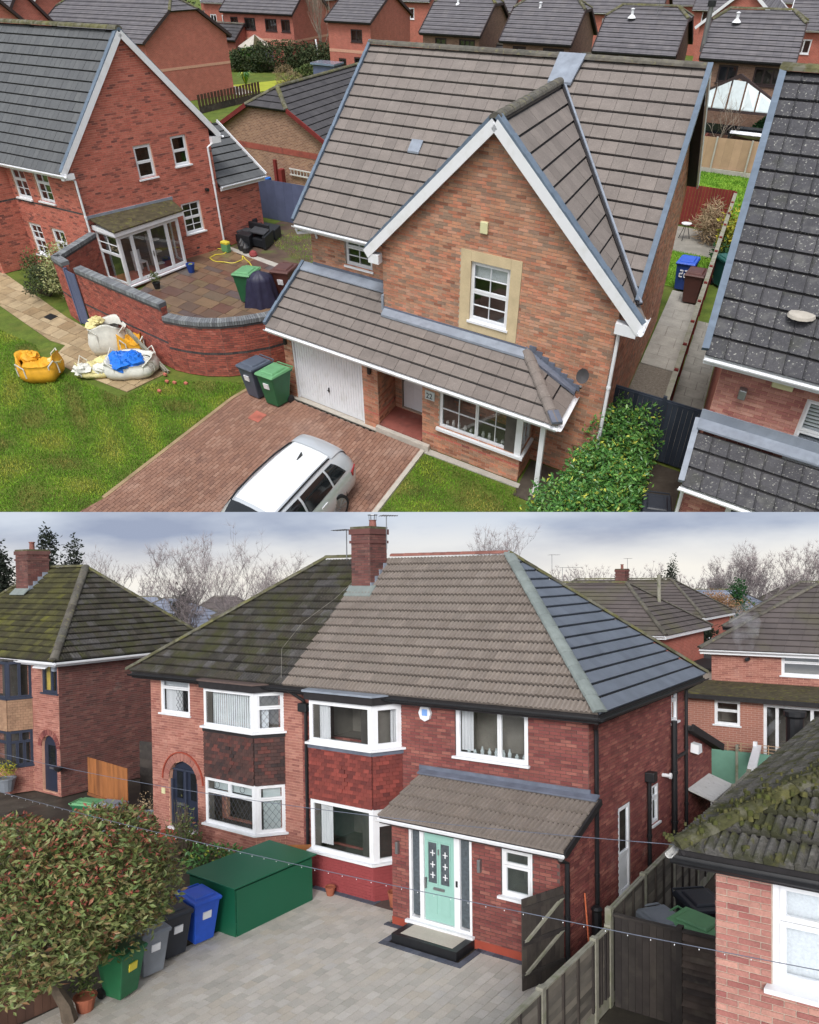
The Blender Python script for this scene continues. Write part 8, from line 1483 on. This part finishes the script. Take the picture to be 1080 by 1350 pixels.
# pale vapour drifting from the flue
m = bpy.data.materials.new('vapour'); m.use_nodes = True; N = m.node_tree.nodes; Lk = m.node_tree.links; N.clear(); MATS['vapour'] = m; o = N.new('ShaderNodeOutputMaterial'); pv = N.new('ShaderNodeVolumePrincipled'); pv.inputs['Color'].default_value = (.9, .9, .95, 1); tc = N.new('ShaderNodeTexCoord'); ns = N.new('ShaderNodeTexNoise'); ns.inputs['Scale'].default_value = 2.2; mr = N.new('ShaderNodeMapRange'); mr.inputs[1].default_value = .45; mr.inputs[2].default_value = .75; mr.inputs[4].default_value = 1.1
Lk.new(tc.outputs['Object'], ns.inputs['Vector']); Lk.new(ns.outputs['Fac'], mr.inputs[0]); Lk.new(mr.outputs[0], pv.inputs['Density']); Lk.new(pv.outputs[0], o.inputs['Volume'])
c = f.X((3.35, 16.7, 4.65)); mb = MB(); mb.lathe(c, [(.1, 0), (.3, .4), (.5, .9), (.6, 1.5), (.45, 2.0), (.1, 2.2)], 10); single('vapour_plume', mb, 'vapour', 'wisp of pale vapour rising from the flue of the rear house', 'vapour', f, c, kind='stuff')
hip_house('rear_house', 'brick house with a dark hipped roof behind the garden house', -.8, 9, 30.6, 37, 4.9, 7.3, wins=[(0, .6, 3.4, 1.6, 1.1, 2)], chim=((5.5, 33.2, .7),), gut='black_plastic')
hip_house('rear_semi', 'mossy roofed semi beyond the main roof, its brick chimney showing', -18, -4.7, 38.2, 45, 4.9, 7.45, wins=[(0, 9.2, 3.3, 1.9, 1.1, 3), (1, 1.5, 3.3, .8, 1.1, 1), (0, 1.0, 3.3, 1.9, 1.1, 3)], chim=((-11.6, 41, .75),))
hip_house('near_rear_house', 'dark hipped roof just above the slate blue side slope of the semi', -14.5, -2.2, 23.6, 30.4, 4.9, 7.45, chim=((-11.5, 26.5, .7),)); 
hip_house('lean_shed', 'low flat roofed outbuilding behind the rear corner of the semi', -4.8, -1.6, 31.5, 34, 2.7, 3.0, wall='render_pale', tile='tile_dark')
T = Thing('white_garage', 'pale rendered garage wall between the semi and the garden house', 'garage', f, f.X((-2, 26.5, 0))); T.part('wall', MB().box(f, -3.4, .3, 26, 30, 0, 2.9), 'render_pale'); T.part('roof', MB().box(f, -3.6, .5, 25.8, 30.2, 2.9, 3.05), 'black_timber')
T = Thing('green_fence', 'pale green rendered fence with trellis behind the lawn', 'fence', f, f.X((2.5, 14.9, 0))); 
for k in range(5): T.part('panel', MB().box(f, -.5+k*1.35, .8+k*1.35, 14.85, 14.95, 0, 1.45), 'fence_mint'); T.part('fence_post', MB().box(f, .8+k*1.35, .88+k*1.35, 14.8, 15.0, 0, 1.7), 'post_grey')
for k in range(14): T.part('trellis_lath', MB().box(f, -.4+k*.45, -.37+k*.45, 14.88, 14.92, 1.45, 1.8), 'fence_tan')
for z in (1.52, 1.64, 1.76): T.part('trellis_lath', MB().box(f, -.5, 6.0, 14.86, 14.9, z, z+.02), 'fence_tan')
T = Thing('white_railing', 'white painted post and rail at the garden end right of the lawn', 'railing', f, f.X((4.6, 13.5, 0))); T.part('post', MB().box(f, 4.2, 4.32, 14.3, 14.42, 0, 2.0), 'upvc'); T.part('rail', MB().bar(f.X((4.9, 11.2, 1.8)), f.X((4.3, 14.5, 1.8)), .25, .12), 'upvc'); T = Thing('flue_stack', 'black chimney pot standing behind the mossy roof edge', 'chimney', f, f.X((7.7, 6, 0))); T.part('stack', MB().lathe(f.X((7.45, 4.2, 3.5)), [(.22, 0), (.2, .5), (.25, .55), (.18, .6), (.18, 1.35), (.23, 1.4), (.23, 1.5)], 12), 'black_plastic')
# distant houses in brick and slate
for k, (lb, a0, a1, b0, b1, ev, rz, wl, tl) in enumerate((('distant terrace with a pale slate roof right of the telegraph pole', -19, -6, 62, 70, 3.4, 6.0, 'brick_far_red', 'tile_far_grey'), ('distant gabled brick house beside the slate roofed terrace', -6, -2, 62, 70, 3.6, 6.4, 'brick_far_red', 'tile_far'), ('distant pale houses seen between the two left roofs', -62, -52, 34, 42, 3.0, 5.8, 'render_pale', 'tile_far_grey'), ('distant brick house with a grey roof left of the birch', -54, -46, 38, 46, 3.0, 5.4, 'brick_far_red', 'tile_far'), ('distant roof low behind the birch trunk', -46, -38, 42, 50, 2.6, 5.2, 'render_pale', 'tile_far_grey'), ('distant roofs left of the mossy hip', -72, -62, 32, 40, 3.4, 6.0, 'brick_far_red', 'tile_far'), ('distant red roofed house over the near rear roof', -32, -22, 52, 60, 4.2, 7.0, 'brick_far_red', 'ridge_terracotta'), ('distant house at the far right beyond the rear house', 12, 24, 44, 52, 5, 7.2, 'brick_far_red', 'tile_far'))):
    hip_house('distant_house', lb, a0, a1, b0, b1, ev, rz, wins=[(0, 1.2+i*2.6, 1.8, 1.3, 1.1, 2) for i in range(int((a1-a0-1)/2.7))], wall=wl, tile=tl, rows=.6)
rg = random.Random(8)
hn = ['first', 'second', 'third', 'fourth', 'fifth', 'sixth', 'seventh', 'eighth', 'ninth', 'tenth', 'eleventh', 'twelfth']
for k in range(12):
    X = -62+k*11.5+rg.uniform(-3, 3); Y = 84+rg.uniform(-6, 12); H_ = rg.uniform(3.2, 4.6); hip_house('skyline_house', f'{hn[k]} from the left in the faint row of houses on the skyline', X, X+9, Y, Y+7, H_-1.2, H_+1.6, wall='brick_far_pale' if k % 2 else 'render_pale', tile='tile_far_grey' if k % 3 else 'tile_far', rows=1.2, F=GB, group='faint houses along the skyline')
# winter trees
def wtree(name, label, x, y, h, r0, spread, nm, lv, seed, m='bark_dim', tw=.035, up=.8, dense=0, group=None, tm='twig_haze'):
    T = Thing(name, label, 'tree', GB, (x, y, 0), group); tips = limb_tree(T, (x, y, 0), h*.62, r0*.9, spread, nm, lv, m, seed, twig_r=tw*.8, up=up, total=h)
    if dense: mb = MB(); C = np.repeat(tips, dense, 0); N_ = len(C); ct = np.array([x, y, h*.45]); d_ = (C-ct)/np.linalg.norm(C-ct, axis=1)[:, None]*.8+RNG.normal(0, .6, (N_, 3)); d_ /= np.linalg.norm(d_, axis=1)[:, None]; L_ = h*RNG.uniform(.03, .075, N_)[:, None]; sd_ = np.cross(d_, RNG.normal(size=(N_, 3))); sd_ /= np.linalg.norm(sd_, axis=1)[:, None]; wd_ = tw*.22; mb.many(np.stack([C-sd_*wd_, C+sd_*wd_, C+d_*L_], 1), [(0, 1, 2)], RNG.random(N_)); T.part('fine_twig', mb, tm, kind='stuff')
    return T
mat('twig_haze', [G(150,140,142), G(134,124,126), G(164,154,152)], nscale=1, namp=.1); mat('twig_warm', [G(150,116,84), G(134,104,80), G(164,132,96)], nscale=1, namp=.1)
bx = lambda px, Y: ((px-540)/940*Y*.985+.0, Y)
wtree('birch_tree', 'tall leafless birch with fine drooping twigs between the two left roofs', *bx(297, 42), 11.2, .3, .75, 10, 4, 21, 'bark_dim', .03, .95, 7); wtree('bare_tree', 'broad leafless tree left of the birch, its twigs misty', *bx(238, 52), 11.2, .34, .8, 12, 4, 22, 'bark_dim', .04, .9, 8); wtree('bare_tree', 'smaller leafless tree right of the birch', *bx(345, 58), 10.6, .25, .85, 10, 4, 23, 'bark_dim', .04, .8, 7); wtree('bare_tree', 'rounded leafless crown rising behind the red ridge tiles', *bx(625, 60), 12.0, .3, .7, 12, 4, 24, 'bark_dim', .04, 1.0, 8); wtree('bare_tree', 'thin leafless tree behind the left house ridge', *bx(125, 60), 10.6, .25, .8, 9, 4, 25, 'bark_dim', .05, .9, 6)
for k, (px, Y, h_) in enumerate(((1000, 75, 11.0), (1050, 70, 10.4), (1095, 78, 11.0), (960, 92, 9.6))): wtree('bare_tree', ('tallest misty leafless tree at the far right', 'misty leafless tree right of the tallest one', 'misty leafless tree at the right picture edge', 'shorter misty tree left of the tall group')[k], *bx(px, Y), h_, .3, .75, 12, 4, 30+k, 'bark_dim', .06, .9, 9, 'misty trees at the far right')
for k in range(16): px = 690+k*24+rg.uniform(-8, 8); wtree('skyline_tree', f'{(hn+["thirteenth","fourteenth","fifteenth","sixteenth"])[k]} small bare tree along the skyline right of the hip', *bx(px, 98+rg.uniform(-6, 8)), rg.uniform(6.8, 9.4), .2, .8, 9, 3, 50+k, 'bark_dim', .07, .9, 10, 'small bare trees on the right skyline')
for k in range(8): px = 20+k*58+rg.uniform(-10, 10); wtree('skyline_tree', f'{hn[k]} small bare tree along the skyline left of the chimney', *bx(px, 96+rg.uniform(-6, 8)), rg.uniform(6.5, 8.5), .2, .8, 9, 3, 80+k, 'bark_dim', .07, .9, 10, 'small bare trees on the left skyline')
def ever(name, label, x, y, h, r, n, m, size, seed, parts_=5):
    T = Thing(name, label, 'tree', GB, (x, y, 0)); rg_ = np.random.default_rng(seed); mb = MB()
    for k in range(parts_): t = k/(parts_-1); C = blob_points(n//parts_, np.array([x, y, h*(.3+.62*t)])+rg_.normal(0, r*.18, 3), (r*(1.05-.75*t), r*(1.05-.75*t), h*.2), .3, lump=.45, seed=seed+k); leafquads(mb, C, size)
    T.part('foliage', mb, m, kind='stuff'); T.part('trunk', MB().tube([(x, y, 0), (x, y, h*.7)], [.25, .1], 7), 'bark')
    return T
ever('dark_conifer', 'tall dark conifer behind the left chimney, leaning top', *bx(55, 46), 10.5, 1.8, 4200, 'conifer_dark', .26, 1, 8); ever('dark_conifer', 'dark evergreen at the left picture edge', *bx(-8, 44), 9.4, 2.2, 5200, 'conifer_dark', .26, 2, 6); ever('dark_conifer', 'dark evergreen right of the leaning conifer behind the ridge', *bx(88, 48), 9.8, 1.8, 4000, 'conifer_dark', .26, 3, 7); ever('ivy_tree', 'ivy clad dark tree among the bare trees', *bx(232, 54), 6.6, 1.9, 2200, 'conifer_dark', .3, 4); ever('ivy_tree', 'small dark evergreen on the skyline by the telegraph pole', *bx(885, 80), 8.4, 1.8, 2200, 'conifer_dark', .28, 5, 4); ever('golden_willow', 'golden brown bushy tree between the two rear houses', *bx(945, 58), 6.4, 4.0, 12000, 'twig_warm', .16, 6, 4); ever('garden_evergreen', 'mid green tree just right of the golden bushy tree', *bx(985, 62), 6.2, 2.2, 3500, 'cone_green', .25, 7, 4); ever('green_ivy_tree', 'bright ivy mass at the foot of the birch', *bx(303, 42), 3.6, 1.2, 500, 'shrub_green', .3, 8, 3); ever('hedge_tree', 'dark shrubs below the golden bushy tree', *bx(935, 45), 3.6, 2.6, 1400, 'conifer_dark', .35, 9, 4)
mat('conifer_dark', [G(34,42,34), G(46,54,42), G(40,48,38)], nscale=2, namp=.2) if False else None
T = Thing('telegraph_pole', 'weathered wooden telegraph pole beyond the rear houses', 'pole', GB, (*bx(874, 40), 0)); x, y = bx(874, 40); T.part('pole', MB().tube([(x, y, 0), (x, y, 7.9)], [.14, .1], 8), 'post_grey'); T.part('step_iron', MB().bar((x-.25, y, 7.4), (x+.25, y, 7.4), .04, .04), 'black_plastic')
antenna('tv_aerial', 'thin aerial on the near rear roof, leftmost of three', GB, (*bx(731, 50), 7.4), 1.9, .6, .3); antenna('tv_aerial', 'wide aerial on the near rear roof beside the twin chimney', GB, (*bx(745, 50), 7.4), 1.0, 1.4, .0); antenna('tv_aerial', 'small aerial above the mossy semi roof', GB, (*bx(832, 58), 7.2), 1.9, .4, .3); antenna('tv_aerial', 'crooked aerial mast behind the left chimney', GB, (*bx(50, 40), 7.5), 2.4, .7, 2.9)
# ------------------------------------------------------------------ place A: more of the estate up to the top edge
for lb, F_, a0, a1, b0, b1, ev, rz, ax, tl in (
    ('grey roof between the picture edge and the plain gable, further back', FL, 36, 43.5, 62, 82, 4.8, 8.0, 'b', 'tile_greymauve'), ('broad grey roof behind the left house ridge at the top edge', FL, 46, 56, 78, 100, 5.2, 8.6, 'b', 'tile_greymauve'), ('red house just right of the plain gable, set well back', FL, 58, 67, 78, 98, 4.6, 7.6, 'b', 'tile_greymauve'),
    ('red brick house with white windows behind the rightmost half hipped house', FA, 11.5, 19, 76, 86, 4.4, 6.6, 'a', 'tile_greymauve'), ('long low red building with white windows near the top right corner', FA, 14, 34, 92, 100, 4.2, 5.6, 'a', 'tile_bluegrey'), ('dark roofed house in the top right corner', FA, 34, 46, 84, 92, 4.2, 6.6, 'a', 'tile_dark'), ('red house behind the long low building', FA, 6, 16, 112, 120, 4.5, 6.6, 'a', 'tile_greymauve'),
    ('red brick house beyond the wide red house at the top edge', FA, -66, -54, 70, 80, 5, 7.6, 'a', 'tile_greymauve'), ('pair of white windows house between two far roofs at top centre', FA, -26, -14, 92, 100, 4.8, 7.0, 'a', 'tile_dark'), ('distant low house over the middle garage', FA, -8, 2, 100, 108, 4.6, 6.6, 'a', 'tile_greymauve')):
    gable_house('estate_house', lb, F_, a0, a1, b0, b1, ev, rz, 0, tile=tl, wall='brick_far_red', axis=ax, frame='upvc', barge='upvc', wins=[(0, 1.0+i*2.4, 2.6, 1.3, 1.1, 2) for i in range(int((a1-a0)/2.5))] if ax == 'a' else [(3, 2+i*4, 2.8, 1.4, 1.1, 2) for i in range(int((b1-b0)/4.5))], tw=.8, gauge=.6, group='houses across the far side of the estate')
# bits on walls: aerials, vents
for (lb, P, h_) in (('short aerial on the roof right of the lead saddle', (-4.2, 50.5, 7.2), .9), ('thin aerial rising from the half hipped roof in the middle of the far row', (2.8, 47, 6.8), 1.3), ('metal flue with a black cap at the rightmost half hipped house', (6.6, 45, 5.2), 2.3)):
    if 'flue' in lb: T = Thing('flue', lb, 'flue', FA, FA.X(P)); T.part('pipe', MB().tube([T.base, T.base+ZUP*h_], .16, 8), 'steel'); T.part('cowl', MB().lathe(T.base+ZUP*h_, [(.26, 0), (.26, .3), (.1, .4)], 10), 'black_plastic')
    else: antenna('tv_aerial', lb, FA, P, h_, .5, .4)
for k, (a, b) in enumerate(((-7.3, 51.2), (-16.0, 53.3), (1.0, 48.0), (8.3, 48.0), (-45, 62.9), (-30, 59.6), (-50, 62.9))): T = Thing('roof_vent', ('white vent on the roof above the lead saddle', 'white vent on the roof with the skylight cover', 'white vent on the middle half hipped roof', 'white vent on the rightmost half hipped roof', 'white vent on the wide red house roof, right hand one', 'white vent on the red house roof beyond the bare tree', 'white vent on the wide red house roof, left hand one')[k], 'vent', FA, FA.X((a, b-1.2, 6.85 if k > 3 else 6.65))); T.part('base', MB().lathe(T.base, [(.3, 0), (.2, .12), (.1, .2), (.1, .45), (.16, .5), (.05, .55)], 8), 'upvc')
rg = random.Random(17)
for k, (F_, a, b, r, h_, m_) in enumerate(((FA, 22, 66, 3.5, 2.6, 'hedge_dark'), (FA, 30, 74, 4, 3, 'hedge_dark'), (FA, 16, 66, 2, 2.0, 'shrub_green'), (FA, -70, 66, 6, 3, 'hedge_dark'), (FA, -84, 78, 8, 4, 'hedge_dark'), (FA, -21, 66, 2.2, 2, 'photinia'), (FA, 4, 58, 1.6, 1.6, 'yellow_leaf'), (FA, -60, 96, 9, 4, 'hedge_dark'), (FA, 28, 58, 3, 2.2, 'shrub_green'), (FA, 46, 110, 12, 4.5, 'hedge_dark'), (FA, 20, 130, 12, 4.5, 'hedge_dark'), (FA, -15, 126, 12, 4.5, 'hedge_dark'))):
    bush('garden_trees', ('hedge clump below the top right corner houses', 'larger dark hedge at the right edge beyond the neighbour roof', 'mid green bushes right of the conifer', 'dark trees above the left house roof', 'widest dark tree clump at the top left', 'russet bush between two half hipped roofs', 'yellowing bush by the white verge house', 'dark tree belt beyond the wide red house', 'green bushes at the right edge', 'tree belt at the top right horizon', 'tree belt on the horizon right of centre', 'tree belt on the horizon at the centre')[k], F_, (a, b, 0), (r, r*.7, h_*.55), int(300+r*90), m_, .45+r*.03, cat='trees', stems=False, shell=.6)
# garden fences between the far plots
for k, (a0, b0, a1, b1) in enumerate(((-24, 44, -8, 41.5), (-8, 41.5, 7, 41), (-10.6, 44, -10.4, 51), (14, 58, 24, 58), (14, 50, 14, 60), (-54, 54, -49.4, 49.6))):
    T = Thing('plot_fence', ('brown fence along the gardens left of the tan fence', 'brown fence along the gardens behind the main ridge', 'short fence between two half hipped houses', 'fence across the gardens at the right', 'fence running back at the right', 'fence at the left end of the conservatory garden')[k], 'fence', FA, FA.X((a0, b0, 0))); boards(T, FA, (a0, b0), (a1, b1), 0, 1.5, 'fence_brown', 1.8)
